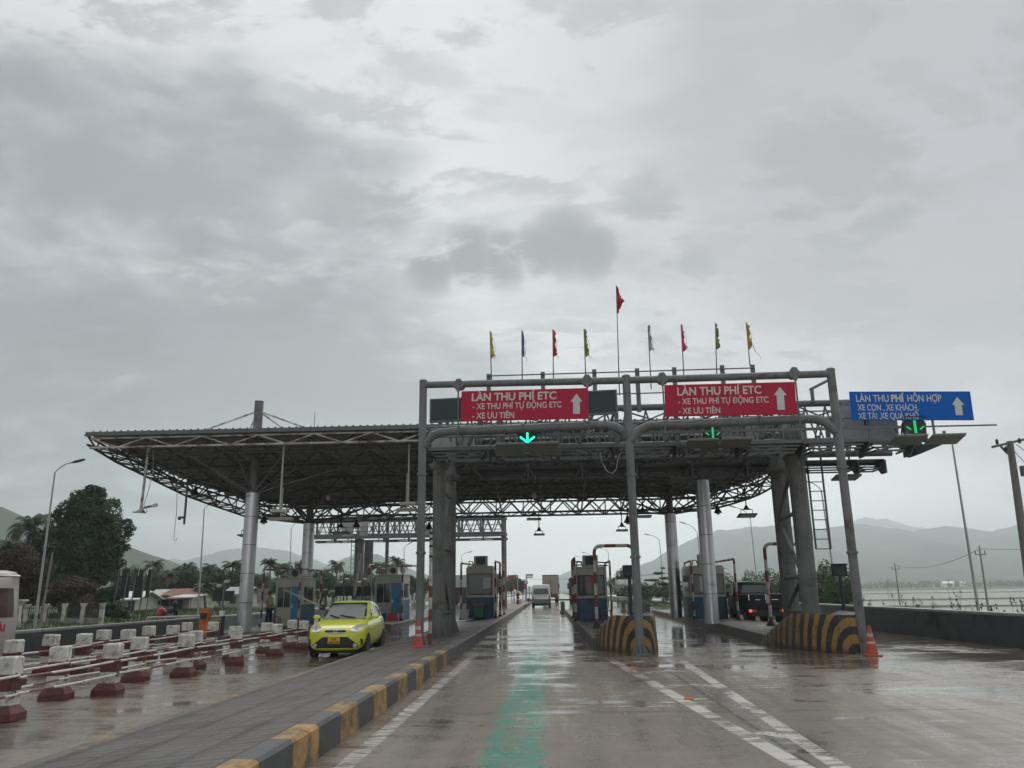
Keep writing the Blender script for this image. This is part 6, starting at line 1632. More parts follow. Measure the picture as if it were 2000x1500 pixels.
J = [((0, -.25, .84), .12), ((0, -.2, 1.05), .12), ((0, -.12, 1.25), .14), ((0, -.09, 1.34), .06), ((0, -.06, 1.42), .07), ((0, -.05, 1.5), .075), ((.18, -.1, 1.26), .055), ((.26, .1, 1.12), .042), ((.27, .32, 1.05), .032), ((-.18, -.1, 1.26), .055), ((-.26, .1, 1.12), .042), ((-.27, .32, 1.05), .032), ((.12, .05, .82), .085), ((.16, .2, .74), .07), ((.15, .15, .38), .05), ((.15, .28, .33), .04), ((-.12, .05, .82), .085), ((-.16, .2, .74), .07), ((-.15, .15, .38), .05), ((-.15, .28, .33), .04)]
skin('body', J, [(0, 1), (1, 2), (2, 3), (3, 4), (4, 5), (2, 6), (6, 7), (7, 8), (2, 9), (9, 10), (10, 11), (0, 12), (12, 13), (13, 14), (14, 15), (0, 16), (16, 17), (17, 18), (18, 19)], 'trouser', t)
b = B(); b.lathe([(.08, 1.36), (.135, 1.42), (.14, 1.52), (.10, 1.60), (.03, 1.63)], (0, -.05, 0), 14); b.build('helmet', 'board', t, smooth=60)
# far scooter rider with a yellow helmet on the left of the road ahead
p = at(1012, 1178, 120)
t = thing('person', 'tiny rider with a bright yellow helmet left of the white van', 'person', (p.x, 120, 0), local=True)
skin('body', [((0, 0, .85), .14), ((0, 0, 1.15), .16), ((0, 0, 1.35), .08), ((0, 0, 1.48), .08), ((.2, -.05, 1.25), .06), ((.28, .25, 1.05), .045), ((-.2, -.05, 1.25), .06), ((-.28, .25, 1.05), .045), ((.14, .3, .75), .08), ((.14, .2, .35), .06), ((-.14, .3, .75), .08), ((-.14, .2, .35), .06)], [(0, 1), (1, 2), (2, 3), (1, 4), (4, 5), (1, 6), (6, 7), (0, 8), (8, 9), (0, 10), (10, 11)], 'trouser', t)
b = B(); b.lathe([(.12, 1.40), (.2, 1.46), (.2, 1.6), (.12, 1.72), (.03, 1.75)], (0, 0, 0), 12); b.build('helmet', 'plate', t, smooth=60)
t = thing('motorbike', 'tiny scooter under the rider with the yellow helmet', 'motorbike', (p.x, 120, 0), local=True)
for yw in (-.55, .6):
    b = B(); b.tube(arc((0, yw, .28), (0, 1, 0), (0, 0, 1), .23, 0, 2 * PI, 14), .05, 6); b.build('wheel', 'rubber', t)
b = B(); b.box(-.13, .13, -.6, .2, .4, .74); b.box(-.1, .1, .2, .45, .3, .95); b.build('body', 'galv', t, bevel=.05)

# ================================================================== STREET LAMPS, POLES, WIRES
def street_lamp(bx, by, Yp, tx, ty, hx, hy, label, r=.085):
    """pole foot seen at (bx, by), pole top at (tx, ty), lamp head at (hx, hy), at distance Yp"""
    b0 = at(bx, by, Yp); z0 = ground_h(b0.x, Yp) - .1; tp = at(tx, ty, Yp); hd = at(hx, hy, Yp)
    foot = Vector((b0.x + (b0.x - tp.x) / max(tp.z - b0.z, .1) * max(b0.z - z0, 0), Yp, z0))
    t = thing('street_lamp', label, 'street lamp', tuple(foot), 'street lamps along the road')
    b = B(); b.tube([foot, tp], r, 10, r * .55); b.build('pole', 'lamppole', t, smooth=50)
    d = hd - tp; b = B(); b.tube([tp, tp + Vector((d.x * .25, 0, d.z * .45)), tp + Vector((d.x * .6, 0, d.z * .85)), hd], r * .42, 6); b.build('arm', 'lamppole', t, smooth=50)
    u = d.normalized(); u = Vector((u.x, 0, u.z * .45)).normalized(); s = 1 if d.x > 0 else -1
    b = B(); L_ = .75
    b.loft([[hd + u * q + Vector((0, y * w_, z * w_ * .5)) for y, z in ((-.16, -.1), (.16, -.1), (.11, .12), (-.11, .12))] for q, w_ in ((-.1, .5), (.15, 1), (L_ * .8, .9), (L_, .5))]); b.build('lamp_head', 'board', t, smooth=40)
LAMPS = [(70, 1205, 48, 107.5, 922, 143, 903, 'nearest tall street lamp at the far left, in front of the big tree'),
 (387, 1195, 70, 399, 994, 409, 986, 'street lamp between the big tree and the near left pillar'),
 (566, 1120, 100, 569, 1032, 585, 1019, 'street lamp between the two left steel pillars'),
 (790, 1130, 118, 789, 1072, 797, 1063, 'small street lamp behind the booth with the fan'),
 (902, 1165, 135, 902, 1085, 914, 1079, 'small street lamp behind the booth with the green bin'),
 (1911, 1192, 43, 1860, 868, 1850, 862, 'tall leaning street lamp below the blue sign'),
 (1637, 1180, 62, 1604, 957, 1576, 941, 'street lamp pole just right of the access ladder'),
 (1480, 1150, 93, 1465, 1010, 1436, 991, 'street lamp above the dark truck'),
 (1297, 1163, 116, 1288, 1055, 1268, 1045, 'street lamp between the gantry post and the right pillars'),
 (1372, 1150, 100, 1362, 1040, 1339, 1023, 'street lamp mostly hidden behind the right steel pillar'),
 (1192, 1150, 140, 1188, 1078, 1175, 1071, 'small street lamp just above the booth with the red notice'),
 (1160, 1150, 175, 1157, 1086, 1143, 1080, 'smaller street lamp behind the booth roof with the red notice'),
 (1140, 1150, 215, 1140, 1094, 1127, 1087, 'tiny street lamp at the left edge of the booth with the red notice')]
for a in LAMPS: street_lamp(*a)
p = at(88, 1160, 47); q = at(103, 1078, 47)
t = thing('utility_pole', 'short thin leaning pole before the big dark tree', 'pole', (p.x, 47, 0))
b = B(); b.tube([Vector((p.x - (q.x - p.x) * .5, 47, 0)), q], .07, 8, .05); b.build('shaft', 'polec', t)
b = B(); b.lathe([(.09, 0), (.06, .06)], (p.x - (q.x - p.x) * .5, 47, 0), 8); b.build('foot', 'concrete', t)
def utility_pole(bx, ty, Yp, h, label, tx=None, r=.13, cross=True, z0=None):
    pt = at(tx if tx else bx, ty, Yp); pb = at(bx, 1190, Yp); z0 = ground_h(pb.x, Yp) if z0 is None else z0
    t = thing('utility_pole', label, 'utility pole', (pb.x, Yp, z0), 'poles carrying wires on the right')
    foot = Vector((pb.x, Yp, z0 - .3)); b = B(); b.tube([foot, pt], r, 8, r * .65); b.build('shaft', 'polec', t, smooth=50)
    if cross:
        b = B(); w_ = r * 4.2; b.box(pt.x - w_, pt.x + w_, Yp - .05, Yp + .05, pt.z - .75, pt.z - .63); b.build('crossarm', 'truss', t)
        for s in (-1, 0, 1):
            b = B(); x = pt.x + s * w_ * .92; zz = pt.z - .63 if s else pt.z
            b.lathe([(.05, zz), (.05, zz + .12), (.10, zz + .16), (.05, zz + .26), (.08, zz + .3), (.03, zz + .42)], (x, Yp, 0), 8); b.build('insulator', 'black', t)
    return t, pt
_, u1 = utility_pole(1759, 1104, 150, 8, 'thin pole with cross arm standing in the flood water', 1748, .17)
_, u2 = utility_pole(1930, 1072, 103, 8, 'darker taller pole with cross arm near the right edge, in the water', 1913, .15)
for k, (px, ty, Yp) in enumerate(((1852, 1131, 330), (1734, 1131, 300), (1741, 1140, 420), (1934, 1137, 430))): utility_pole(px + 3, ty, Yp, 7, ['tiny distant pole below the hills, left of the bright houses', 'tiny distant pole left of the near pole in water', 'tinier distant pole beside the far shore', 'tiny distant pole near the right edge'][k], px, .16, True)
t, u0 = utility_pole(2016, 862, 32, 8, 'thick concrete utility pole with cross arm at the right picture edge', 1972, .19, False)
b = B(); a0, a1 = at(1938, 873, 31.7), at(2010, 856, 32.3); b.cyl(a0, a1, .05, 6); b.cyl(at(1955, 872, 31.7), at(1968, 886, 31.9), .045, 6); b.build('crossarm', 'truss', t)
for px, py in ((1948, 868), (1992, 866), (1966, 882)):
    q = at(px, py, 31.7); b = B(); b.lathe([(.03, 0), (.06, .04), (.05, .1), (.07, .14), (.02, .22)], q, 8); b.build('insulator', 'black', t)
b = B(); q = at(1998, 920, 31.6); b.box(q.x - .06, q.x + .5, 31.5, 31.7, q.z - .2, q.z + .2); b.build('switch_box', 'truss', t)
def wire(a, c, sag, label, r=.02):
    pts = [a.lerp(c, k / 10) - Vector((0, 0, sag * 4 * (k / 10) * (1 - k / 10))) for k in range(11)]
    tag(B().tube(pts, r, 4).build('overhead_wire', 'black'), label, 'wire', 'overhead wires on the right')
wire(u1, u2, 1.2, 'thin overhead wire between the two poles in the water', .035)
wire(u2, u2 + Vector((45, -30, 1)), 1.2, 'thin overhead wire running off the right edge from the taller pole', .03)
wire(at(1980, 880, 31.8), at(2100, 960, 25), .3, 'dark wire falling from the thick concrete pole', .015)
wire(at(1985, 868, 31.8), at(2110, 905, 25), .3, 'upper dark wire leaving the thick concrete pole', .015)
wire(at(960, 1128, 260), at(1420, 1110, 120), 1.0, 'long faint wire crossing above the road ahead', .04)

# ================================================================== PLANTS
def leaf_cards(b, n, blobs, size, r, up=.4, out_bias=.75):
    """n leaf cards scattered through several ellipsoid clumps (centre, radii)"""
    vol = [c[1][0] * c[1][1] * c[1][2] for c in blobs]; tot = sum(vol); V = []; F = []
    base = len(b.v)
    for (c, rad), v in zip(blobs, vol):
        for _ in range(max(6, int(n * v / tot))):
            d = Vector((r.gauss(0, 1), r.gauss(0, 1), r.gauss(0, 1))).normalized(); q = r.random() ** (1 / 3) if r.random() > out_bias else (.72 + .36 * r.random())
            p = Vector((c[0] + d.x * rad[0] * q, c[1] + d.y * rad[1] * q, c[2] + d.z * rad[2] * q))
            nrm = (d + Vector((r.gauss(0, .6), r.gauss(0, .6), r.gauss(0, .6) + up))).normalized()
            u = nrm.cross(Vector((r.gauss(0, 1), r.gauss(0, 1), r.gauss(0, 1)))).normalized(); w_ = nrm.cross(u)
            s = size * r.uniform(.6, 1.35); k = len(V)
            V += [tuple(p - u * s), tuple(p + w_ * s * .42), tuple(p + u * s), tuple(p - w_ * s * .42)]; F.append((base + k, base + k + 1, base + k + 2, base + k + 3))
    b.v += V; b.f += F; b.mi += [0] * len(F)
def clumps(c, R_, n, r, flat=1., spread=.62):
    out = []
    for _ in range(n):
        d = Vector((r.gauss(0, 1), r.gauss(0, 1), r.gauss(0, 1))).normalized() * (r.random() ** .5)
        q = r.uniform(.24, .48); out.append(((c[0] + d.x * R_[0] * spread * 1.15, c[1] + d.y * R_[1] * spread, c[2] + d.z * R_[2] * spread * 1.15), (R_[0] * q, R_[1] * q, R_[2] * q * flat)))
    return out
def tree(label, loc, h, cw, n, size, mat, seed, trunk_h=.35, group=None, cz=None, name='broadleaf_tree', nb=14, ch=None):
    r = random.Random(seed); t = thing(name, label, 'tree', loc, group, local=True)
    tz = h * trunk_h; ch = ch or (h - tz); cc = (0, 0, tz + ch * .5 if cz is None else cz)
    bl = clumps(cc, (cw / 2, cw / 2, ch / 2), nb, r)
    b = B(); leaf_cards(b, n, bl, size, r); b.build('crown', mat, t)
    b = B(); b.tube([(0, 0, -.4), (.04 * h * .2, 0, tz * .5), (0, .02, tz), (.03, 0, cc[2])], h * .028, 9, h * .010)
    for (c, rad) in bl[:8]: b.tube([(0, 0, tz * .75), ((c[0]) * .5, c[1] * .5, (tz + c[2]) * .52), c], h * .010, 5, h * .003)
    b.build('trunk', 'bark', t, smooth=60)
    return t
# big dark tree at the left
p = at(150, 1212, 74)
r = random.Random(5); bt = thing('broadleaf_tree', 'big dark round-crowned tree behind the white fence at the left', 'tree', (p.x, 74, 0), local=True)
bl = []
def bp(px, py, rx, rz, dy=0.): q = at(px, py, 74); bl.append(((q.x - p.x, dy, q.z), (rx, rx * .9, rz)))
for a in [(165, 985, 1.7, 1.35), (195, 1000, 1.7, 1.5), (135, 1000, 1.6, 1.4), (115, 1030, 1.8, 1.6), (215, 1040, 1.6, 1.7), (165, 1040, 2.6, 2.2), (225, 1075, 1.3, 1.5), (190, 1085, 2.2, 2.0), (140, 1085, 2.4, 2.2), (105, 1075, 1.9, 1.9), (90, 1110, 1.8, 1.8), (205, 1115, 1.7, 1.3), (165, 1120, 2.0, 1.6), (125, 1125, 1.9, 1.6), (180, 968, .9, .7), (150, 970, .9, .7), (232, 1050, .8, .9), (80, 1065, 1.2, 1.0), (212, 1010, 1.0, .9), (120, 1005, 1.1, .8)]: bp(*a, dy=r.uniform(-1.2, 1.2))
b = B(); tips = []
for c, rad in list(bl):
    for _ in range(7):
        d = Vector((r.gauss(0, 1), r.gauss(0, 1), r.gauss(.35, 1))).normalized(); q = r.uniform(.85, 1.18); e = r.uniform(.28, .55)
        tips.append(((c[0] + d.x * rad[0] * q, c[1] + d.y * rad[1] * q, c[2] + d.z * rad[2] * q), (e, e, e * .7)))
leaf_cards(b, 19000, bl, .20, r, .3, .75); leaf_cards(b, 8000, tips, .20, r, .4, .5); b.build('crown', 'leafd', bt)
b = B(); b.tube([(0, 0, -.3), (.1, 0, 1.4), (-.1, 0, 3.2), (0, 0, 5)], .36, 10, .2)
for (c, rad) in bl[:12]: b.tube([(-.05, 0, 2.2), (c[0] * .5, c[1] * .5, (2.4 + c[2]) * .5), c], .13, 6, .04)
b.build('trunk', 'bark', bt, smooth=60)
# trees and shrubs round it
def bush(label, px, py, Y, w_, h, n, size, mat, seed, group, name='bush'):
    q = at(px, py, Y); z0 = ground_h(q.x, Y); r = random.Random(seed); t = thing(name, label, 'bush', (q.x, Y, z0), group, local=True)
    bl = clumps((0, 0, h * .5), (w_ / 2, w_ / 2 * .7, h / 2), 10, r); b = B(); leaf_cards(b, n, bl, size, r, .5); b.build('foliage', mat, t)
    b = B()
    for (c, rad) in bl[:7]: b.tube([(c[0] * .2, c[1] * .2, -.1), (c[0] * .6, c[1] * .6, c[2] * .5), c], .03 + h * .004, 5, .01)
    b.build('stem', 'bark', t)
    return t
bush('dry brown bushy growth beside the minibus roof', 30, 1190, 56, 5.5, 5.2, 4500, .17, 'brownbush', 21, None)
bush('dry brown shrub under the left of the big dark tree', 130, 1195, 66, 7., 3.4, 4500, .17, 'brownbush', 22, None)
bush('dark green shrub between the big tree and the board frame', 205, 1195, 70, 4.5, 3.4, 3500, .16, 'leafd', 23, None)
bush('grey green shrub behind the minibus at the left edge', 5, 1190, 78, 9, 8., 5000, .2, 'leafm', 24, None)
bush('low green shrub at the foot of the fence', 230, 1205, 60, 3, 1.6, 1500, .12, 'leafm', 25, None)
# palms
def palm_mesh(seed, nf, L_, dry=3):
    r = random.Random(seed); b = B(); d = B()
    for k in range(nf):
        az = 2 * PI * k / nf * 2.4 + r.uniform(-.3, .3); el = r.uniform(-.15, 1.25); ln = L_ * r.uniform(.8, 1.1); dirv = Vector((math.cos(az), math.sin(az), 0))
        tgt = d if (dry and el < .02) else b
        pts = []; p = Vector((0, 0, 0)); e = el
        for s in range(9):
            pts.append(p.copy()); p = p + (dirv * math.cos(e) + Vector((0, 0, 1)) * math.sin(e)) * ln / 8; e -= .20 + .06 * s * .5
        tgt.tube(pts, .035, 4, .008)
        for s in range(1, 9):
            a, c = pts[s - 1], pts[s]; td = (c - a).normalized(); sd_ = td.cross(Vector((0, 0, 1))).normalized()
            for q in range(4):
                o = a.lerp(c, q / 4); ll = ln * .22 * math.sin(PI * min(1, (s - .5 + q / 4) / 9 + .12)) * r.uniform(.8, 1.15)
                for sg in (-1, 1):
                    tip = o + sd_ * sg * ll * .75 + td * ll * .35 + Vector((0, 0, -ll * r.uniform(.25, .7))); wv = td * .055
                    tgt.add([o - wv, o + wv, tip + wv * .3, tip - wv * .3], [(0, 1, 2, 3)])
    return b, d
PALMP = []
for sd_ in (1, 2, 3):
    t = thing('palm_tree', '', 'palm', (0, 0, 0), 'coconut palms behind the left booths', local=True)
    hh = (6.6, 5.6, 4.6)[sd_ - 1]
    b, d = palm_mesh(sd_, 24, 2.6)
    for q in (b, d): q.v = [(x, y, z + hh) for x, y, z in q.v]
    b.build('fronds', 'palm', t)
    if d.v: d.build('dry_fronds', 'palmdry', t)
    b = B(); b.tube([(.5, 0, -.3), (.25, 0, hh * .3), (.05, 0, hh * .7), (0, 0, hh)], .19, 8, .12); b.build('trunk', 'bark', t, smooth=60)
    PALMP.append(t)
PALMS = [(659, 1098, 128, 0, 'tall palm with drooping dry fronds left of the raised white arm'), (777, 1092, 126, 0, 'palm with a clear star crown above the fan booth'), (741, 1100, 150, 1, 'palm just left of the star-crowned palm'),
         (455, 1098, 120, 1, 'palm standing beside the near left pillar'), (528, 1095, 118, 0, 'palm just right of the near left pillar'), (618, 1116, 150, 1, 'low palm just right of the far left pillar'), (633, 1112, 160, 2, 'low palm left of the tall drooping palm'),
         (412, 1104, 112, 1, 'bushy palm midway between lamp and pillar'), (365, 1102, 130, 1, 'small palm above the red-roofed house'), (300, 1098, 120, 1, 'palm behind the board frame'), (328, 1118, 105, 2, 'short palm left of the house roof'),
         (60, 1020, 80, 0, 'palm poking out left of the big dark tree'), (20, 1065, 66, 1, 'palm with bare fronds at the left edge'), (400, 1138, 95, 2, 'short palm beside the red-roofed house'), (548, 1132, 85, 2, 'short dark palm behind the left booth'), (636, 1150, 80, 2, 'short palm between the left booths'),
         (1226, 1108, 150, 1, 'dark palm crown left of the edge-on traffic light'), (862, 1118, 150, 1, 'palm half hidden by the left gantry tower'), (700, 1120, 140, 2, 'low palm behind the far gantry column')]
used = set()
for px, py, Y, v, lab in PALMS:
    q = at(px, py + 8, Y); z0 = ground_h(q.x, Y) if q.x < 15 else -.3; hh = (6.6, 5.6, 4.6)[v]; s = (q.z - z0) / hh
    s = max(.35, s); rz = RN.uniform(0, 6)
    grp = 'coconut palms behind the left booths' if px < 900 else None
    if v not in used:
        o = PALMP[v]; used.add(v); o.location = (q.x, Y, z0); o.rotation_euler = (0, 0, rz); o['label'] = lab
    else: o = dup(PALMP[v], (q.x, Y, z0), rz, lab)
    o.scale = (max(s, .8) * RN.uniform(.85, 1.1),) * 2 + (s,)
    if grp is None: del o['group']
# grove of bushy trees
GP = [tree('', (0, 0, 0), 6, 5.2, 2600, .20, m_, 40 + k, .22, 'bushy trees of the grove on the left', nb=12) for k, m_ in enumerate(('leafd', 'leafm', 'leafd'))]
GR = []
r = random.Random(77)
for px in range(238, 1000, 17):
    Y = r.uniform(112, 185)
    if px > 800: Y = r.uniform(150, 230)
    hpx = 1150 - (44 if px < 520 else 30 if px < 800 else 24) + r.uniform(-9, 9)
    GR.append((px + r.uniform(-8, 8), hpx, Y))
for px in range(900, 1040, 14): GR.append((px + r.uniform(-6, 6), r.uniform(1116, 1136), r.uniform(165, 230)))
first_ = [True, True, True]
for i, (px, py, Y) in enumerate(GR):
    q = at(px, py, Y); z0 = .0; k = i % 3; s = max((q.z - z0) / 6., .3); lab = 'dark green bushy tree in the grove at the left, under the palms' if px < 880 else 'dark tree in the clump left of the white van'
    g_ = 'bushy trees of the grove on the left' if px < 880 else 'dark trees left of the white van'
    rz = r.uniform(0, 6)
    if first_[k] and px < 880:
        o = GP[k]; o.location = (q.x, Y, z0); o.rotation_euler = (0, 0, rz); o['label'] = lab; first_[k] = False
    else: o = dup(GP[k], (q.x, Y, z0), rz, lab, g_)
    o.scale = (max(s, .75) * r.uniform(.9, 1.25),) * 2 + (s,)
# wispy taller trees behind the pillars
for k, (px, py) in enumerate(((545, 1092), (562, 1090), (586, 1092))):
    q = at(px, py, 160); tree(['wispy pale tree left of the pair behind the far left pillar', 'middle wispy pale tree behind the left pillars', 'wispy pale tree touching the far left steel pillar'][k], (q.x, 160, 0), q.z, 3.6, 1100, .2, 'leafm', 60 + k, .5, 'wispy trees behind the left pillars', nb=9)
# right side: trees and bushes beyond the lanes
q = at(1222, 1112, 150); tree('dense dark tree with a palm-like crown right of the booth with the red notice', (q.x, 150, -.3), q.z + .3, 6.5, 3500, .2, 'leafd', 71, .2)
BR = [(1222, 1150, 132, 6, 3.4, 'leafm', 'bush'), (1246, 1150, 128, 5, 3., 'leafm', 'bush'), (1268, 1150, 118, 4.5, 3.2, 'leafm', 'b'), (1296, 1152, 110, 4.5, 2.8, 'leafl', 'b'), (1322, 1152, 112, 4.5, 2.8, 'leafm', 'b'), (1352, 1152, 105, 4, 2.8, 'leafm', 'b'), (1418, 1150, 88, 4, 4.2, 'leafd', 'b'), (1440, 1150, 84, 3, 2.8, 'leafl', 'b'), (1464, 1150, 80, 3.2, 3.6, 'leafl', 'b'), (1490, 1150, 76, 3.4, 3.4, 'leafl', 'b'), (1515, 1150, 72, 3.4, 3.6, 'leafl', 'b'), (1545, 1150, 68, 3.4, 3.6, 'leafl', 'b'), (1575, 1150, 66, 3.4, 3.8, 'leafl', 'b'), (1600, 1150, 64, 3., 3.9, 'leafl', 'b'), (1628, 1150, 62, 3., 3.7, 'leafl', 'b'), (1648, 1150, 60, 2.6, 3.7, 'leafl', 'b')]
NL = ['behind the striped frame', 'left of the gantry post', 'behind the middle gantry post', 'left of the small lamp', 'right of the small lamp', 'left of the right steel pillar', 'just left of the dark truck', 'above the truck cab', 'above the truck', 'above the truck bed', 'right above the truck bed', 'behind the striped hoop', 'between the gantry towers', 'right of the gantry tower', 'left of the round traffic light', 'behind the round traffic light']
for k, (px, py, Y, w_, h, m_, _) in enumerate(BR):
    q = at(px, py, Y); z0 = ground_h(q.x, Y); extra = -z0 if z0 < -.5 else 0
    bush('%s green bush %s' % ({'leafl': 'light', 'leafm': 'mid', 'leafd': 'dark'}[m_], NL[k]), px, py, Y, w_, h + extra, 2200, .13, m_, 100 + k, 'bushes along the right road edge')
# flat-tiered young tree
q = at(1292, 1118, 100); t = thing('tiered_tree', 'young tree with flat dark tiers right of the middle gantry post', 'tree', (q.x, 100, -.1), local=True)
b = B(); r = random.Random(9); bl = [((dx_, r.uniform(-.5, .5), zz), (rr, rr * .8, .13)) for dx_, zz, rr in ((-1.3, 2.9, .9), (.6, 3.1, 1.0), (1.8, 2.6, .8), (-.3, 3.7, .7), (2.6, 2.1, .8), (.4, 2.4, 1.), (-1.6, 2.1, .7), (3.5, 1.6, .6), (.2, 4.3, .35))]
leaf_cards(b, 1500, bl, .14, r, .8); b.build('crown', 'leafd', t)
b = B(); b.tube([(0, 0, -.2), (.05, 0, 2), (.1, 0, 4.3)], .09, 7, .03)
for c, rad in bl: b.tube([(.05, 0, c[2] - .5), c], .035, 5, .012)
b.build('trunk', 'bark', t)
# scrub in front of the water, beyond the right wall
for k, (px, py, Y, w_, h) in enumerate(((1662, 1188, 40, 1.6, 1.5), (1690, 1190, 38, 2.2, .9), (1770, 1188, 38, 2.4, 1.0), (1815, 1185, 36, 2.8, 1.4), (1850, 1188, 36, 1.8, .9), (1905, 1192, 33, 1.8, .8), (1950, 1195, 31, 1.8, .9), (1985, 1196, 30, 1.5, .8))):
    q = at(px, py, Y); z0 = -.55; r = random.Random(200 + k); t = thing('scrub_bush', 'thin scrub bush behind the right wall, %s from the gantry post' % ORD[k], 'bush', (q.x, Y, ground_h(q.x, Y)), 'scrub behind the right wall', local=True)
    b = B(); d = B(); top_ = q.z - ground_h(q.x, Y) + h * .55
    for s in range(11):
        x0 = r.uniform(-w_ / 2, w_ / 2); hh = top_ * r.uniform(.45, 1.); lean = r.uniform(-.35, .35); pts = [Vector((x0, r.uniform(-.3, .3), 0)), Vector((x0 + lean * .4, 0, hh * .55)), Vector((x0 + lean, r.uniform(-.2, .2), hh))]
        d.tube(pts, .012, 4, .004)
        for _ in range(9):
            u = r.uniform(.45, 1.); o = pts[1].lerp(pts[2], u); v = Vector((r.gauss(0, 1), r.gauss(0, 1), r.gauss(0, .6))).normalized(); w2 = v.cross(Vector((0, 0, 1))).normalized() * .035
            b.add([o, o + v * .07 + w2, o + v * .17, o + v * .07 - w2], [(0, 1, 2, 3)])
    b.build('leaves', 'leafm', t); d.build('stems', 'bark', t)
# grass on the verges
b = B(); r = random.Random(3)
for _ in range(14000):
    if r.random() < .75: x = r.uniform(-48, -30); y = r.uniform(38, 100)
    else: x = r.uniform(9.5, 22); y = r.uniform(82, 130)
    z = ground_h(x, y); h = r.uniform(.08, .28); a = r.uniform(0, PI); w_ = r.uniform(.03, .07); dx_, dy_ = math.cos(a) * w_, math.sin(a) * w_; lx, ly = r.uniform(-.15, .15), r.uniform(-.15, .15)
    b.add([(x - dx_, y - dy_, z - .03), (x + dx_, y + dy_, z - .03), (x + lx, y + ly, z + h)], [(0, 1, 2)])
struct(b.build('grass', 'grass'), 'stuff')

# ================================================================== LEFT BACKGROUND: fence, board frame, houses, signs
Yf = 55
A0, A1 = at(-60, 1215, Yf), at(197, 1214, Yf)
t = thing('railing_fence', 'stained white fence with square posts and dark railings at the left', 'fence', (A0.x, Yf, 0))
nP = 8
for k in range(nP):
    x = A0.x + (A1.x - A0.x) * k / (nP - 1); b = B(); b.box(x - .13, x + .13, Yf - .13, Yf + .13, -.3, 1.22); b.box(x - .17, x + .17, Yf - .17, Yf + .17, 1.222, 1.30); b.build('post', 'fencew', t, bevel=.015)
    if k < nP - 1:
        x2 = A0.x + (A1.x - A0.x) * (k + 1) / (nP - 1); b = B()
        u = x + .16
        while u < x2 - .14: b.box(u - .018, u + .018, Yf - .018, Yf + .018, .33, 1.1); u += .14
        b.box(x + .14, x2 - .14, Yf - .025, Yf + .025, 1.0, 1.05); b.box(x + .14, x2 - .14, Yf - .025, Yf + .025, .40, .45); b.build('railing', 'black', t)
b = B(); b.box(A0.x, A1.x, Yf - .1, Yf + .1, -.3, .30); b.build('plinth', 'concrete', t)
q = at(38, 1180, 50)
t = thing('gate_pillar', 'cream ornate gate pillar just right of the minibus', 'pillar', (q.x, 50, 0), local=True)
b = B(); b.frus((0, 0), (.16, .16), (.13, .13), -.2, 1.25); b.build('shaft', 'fencew', t, bevel=.02)
b = B(); b.frus((0, 0), (.14, .14), (.30, .30), 1.252, 1.5); b.frus((0, 0), (.36, .36), (.36, .36), 1.502, 1.62); b.build('capital', 'fencew', t, bevel=.02)
# board frame seen from behind
Yb = 64
t = thing('billboard', 'tall dark four-panel board seen from behind, with curved lamp arms', 'billboard', (at(258, 1200, Yb).x, Yb, 0))
pxs = [(222, 232.5), (233.5, 256), (257, 281), (282.5, 297)]
for k in range(4):
    a, c = at(pxs[k][0], 1168, Yb + k * .4), at(pxs[k][1], 1112, Yb + k * .4); b = B(); b.box(a.x + .03, c.x - .03, Yb + k * .4, Yb + k * .4 + .12, a.z, c.z)
    for q_ in range(5): zz = a.z + (c.z - a.z) * (q_ + .5) / 5; b.box(a.x + .05, c.x - .05, Yb + k * .4 - .03, Yb + k * .4 - .002, zz - .03, zz + .03)
    b.build('panel', 'black', t)
for k, px in enumerate((228, 246, 262, 280, 293)):
    x = at(px, 1150, Yb).x; b = B(); b.tube([(x - .12, Yb - .15, -.2), (x + .12, Yb - .15, at(px, 1118, Yb).z)], .05, 6); b.build('post', 'galv', t)
    if k < 4:
        zt_ = at(px, 1107, Yb).z; b = B(); b.tube([(x + .35, Yb - .25, zt_ - .7), (x + .38, Yb - .25, zt_ - .15), (x + .75, Yb - .3, zt_ + .02), (x + .95, Yb - .3, zt_ - .12)], .03, 5); b.build('lamp_arm', 'fencew', t)
# houses
def house(label, x0, x1, y0, y1, zt, zr, wall_, roof_, wins=()):
    t = thing('house', label, 'house', ((x0 + x1) / 2, y0, 0))
    b = B(); b.box(x0, x1, y0, y1, -.2, zt); b.build('wall', wall_, t)
    ym = (y0 + y1) / 2; e = .5
    b = B(); th = .12
    b.prism([(x0 - e, y0 - e, zt - .15), (x0 - e, ym, zr), (x0 - e, y1 + e, zt - .15), (x0 - e, y1 + e, zt - .15 - th), (x0 - e, ym, zr - th), (x0 - e, y0 - e, zt - .15 - th)], (x1 - x0 + 2 * e, 0, 0)); b.build('roof', roof_, t)
    b = B(); b.add([(x0, y0, zt - .02), (x0, y1, zt - .02), (x0, ym, zr - .2)], [(0, 1, 2)]); b.add([(x1, y0, zt - .02), (x1, y1, zt - .02), (x1, ym, zr - .2)], [(2, 1, 0)]); b.build('gable', wall_, t)
    for (u, v, za, zc, nm) in wins:
        b = B(); b.box(u, v, y0 - .04, y0 - .004, za, zc); f = b.build(nm, 'board', t)
        b = B(); b.box(u - .06, v + .06, y0 - .07, y0 - .041, za - .06, za); b.build('sill', wall_, f)
    return t
a, c = at(312, 1190, 92), at(368, 1190, 92); zt_ = at(350, 1166, 92).z; zr = at(350, 1149, 92).z
house('pale house with a red tiled roof behind the orange barrier cabinet', a.x, c.x, 92, 99, zt_, zr, 'housew', 'terracotta', [(c.x - 3.2, c.x - 2.4, .6, 1.8, 'window'), (c.x - 1.4, c.x - .7, .0, 1.8, 'door'), (a.x + .8, a.x + 1.6, .6, 1.7, 'window')])
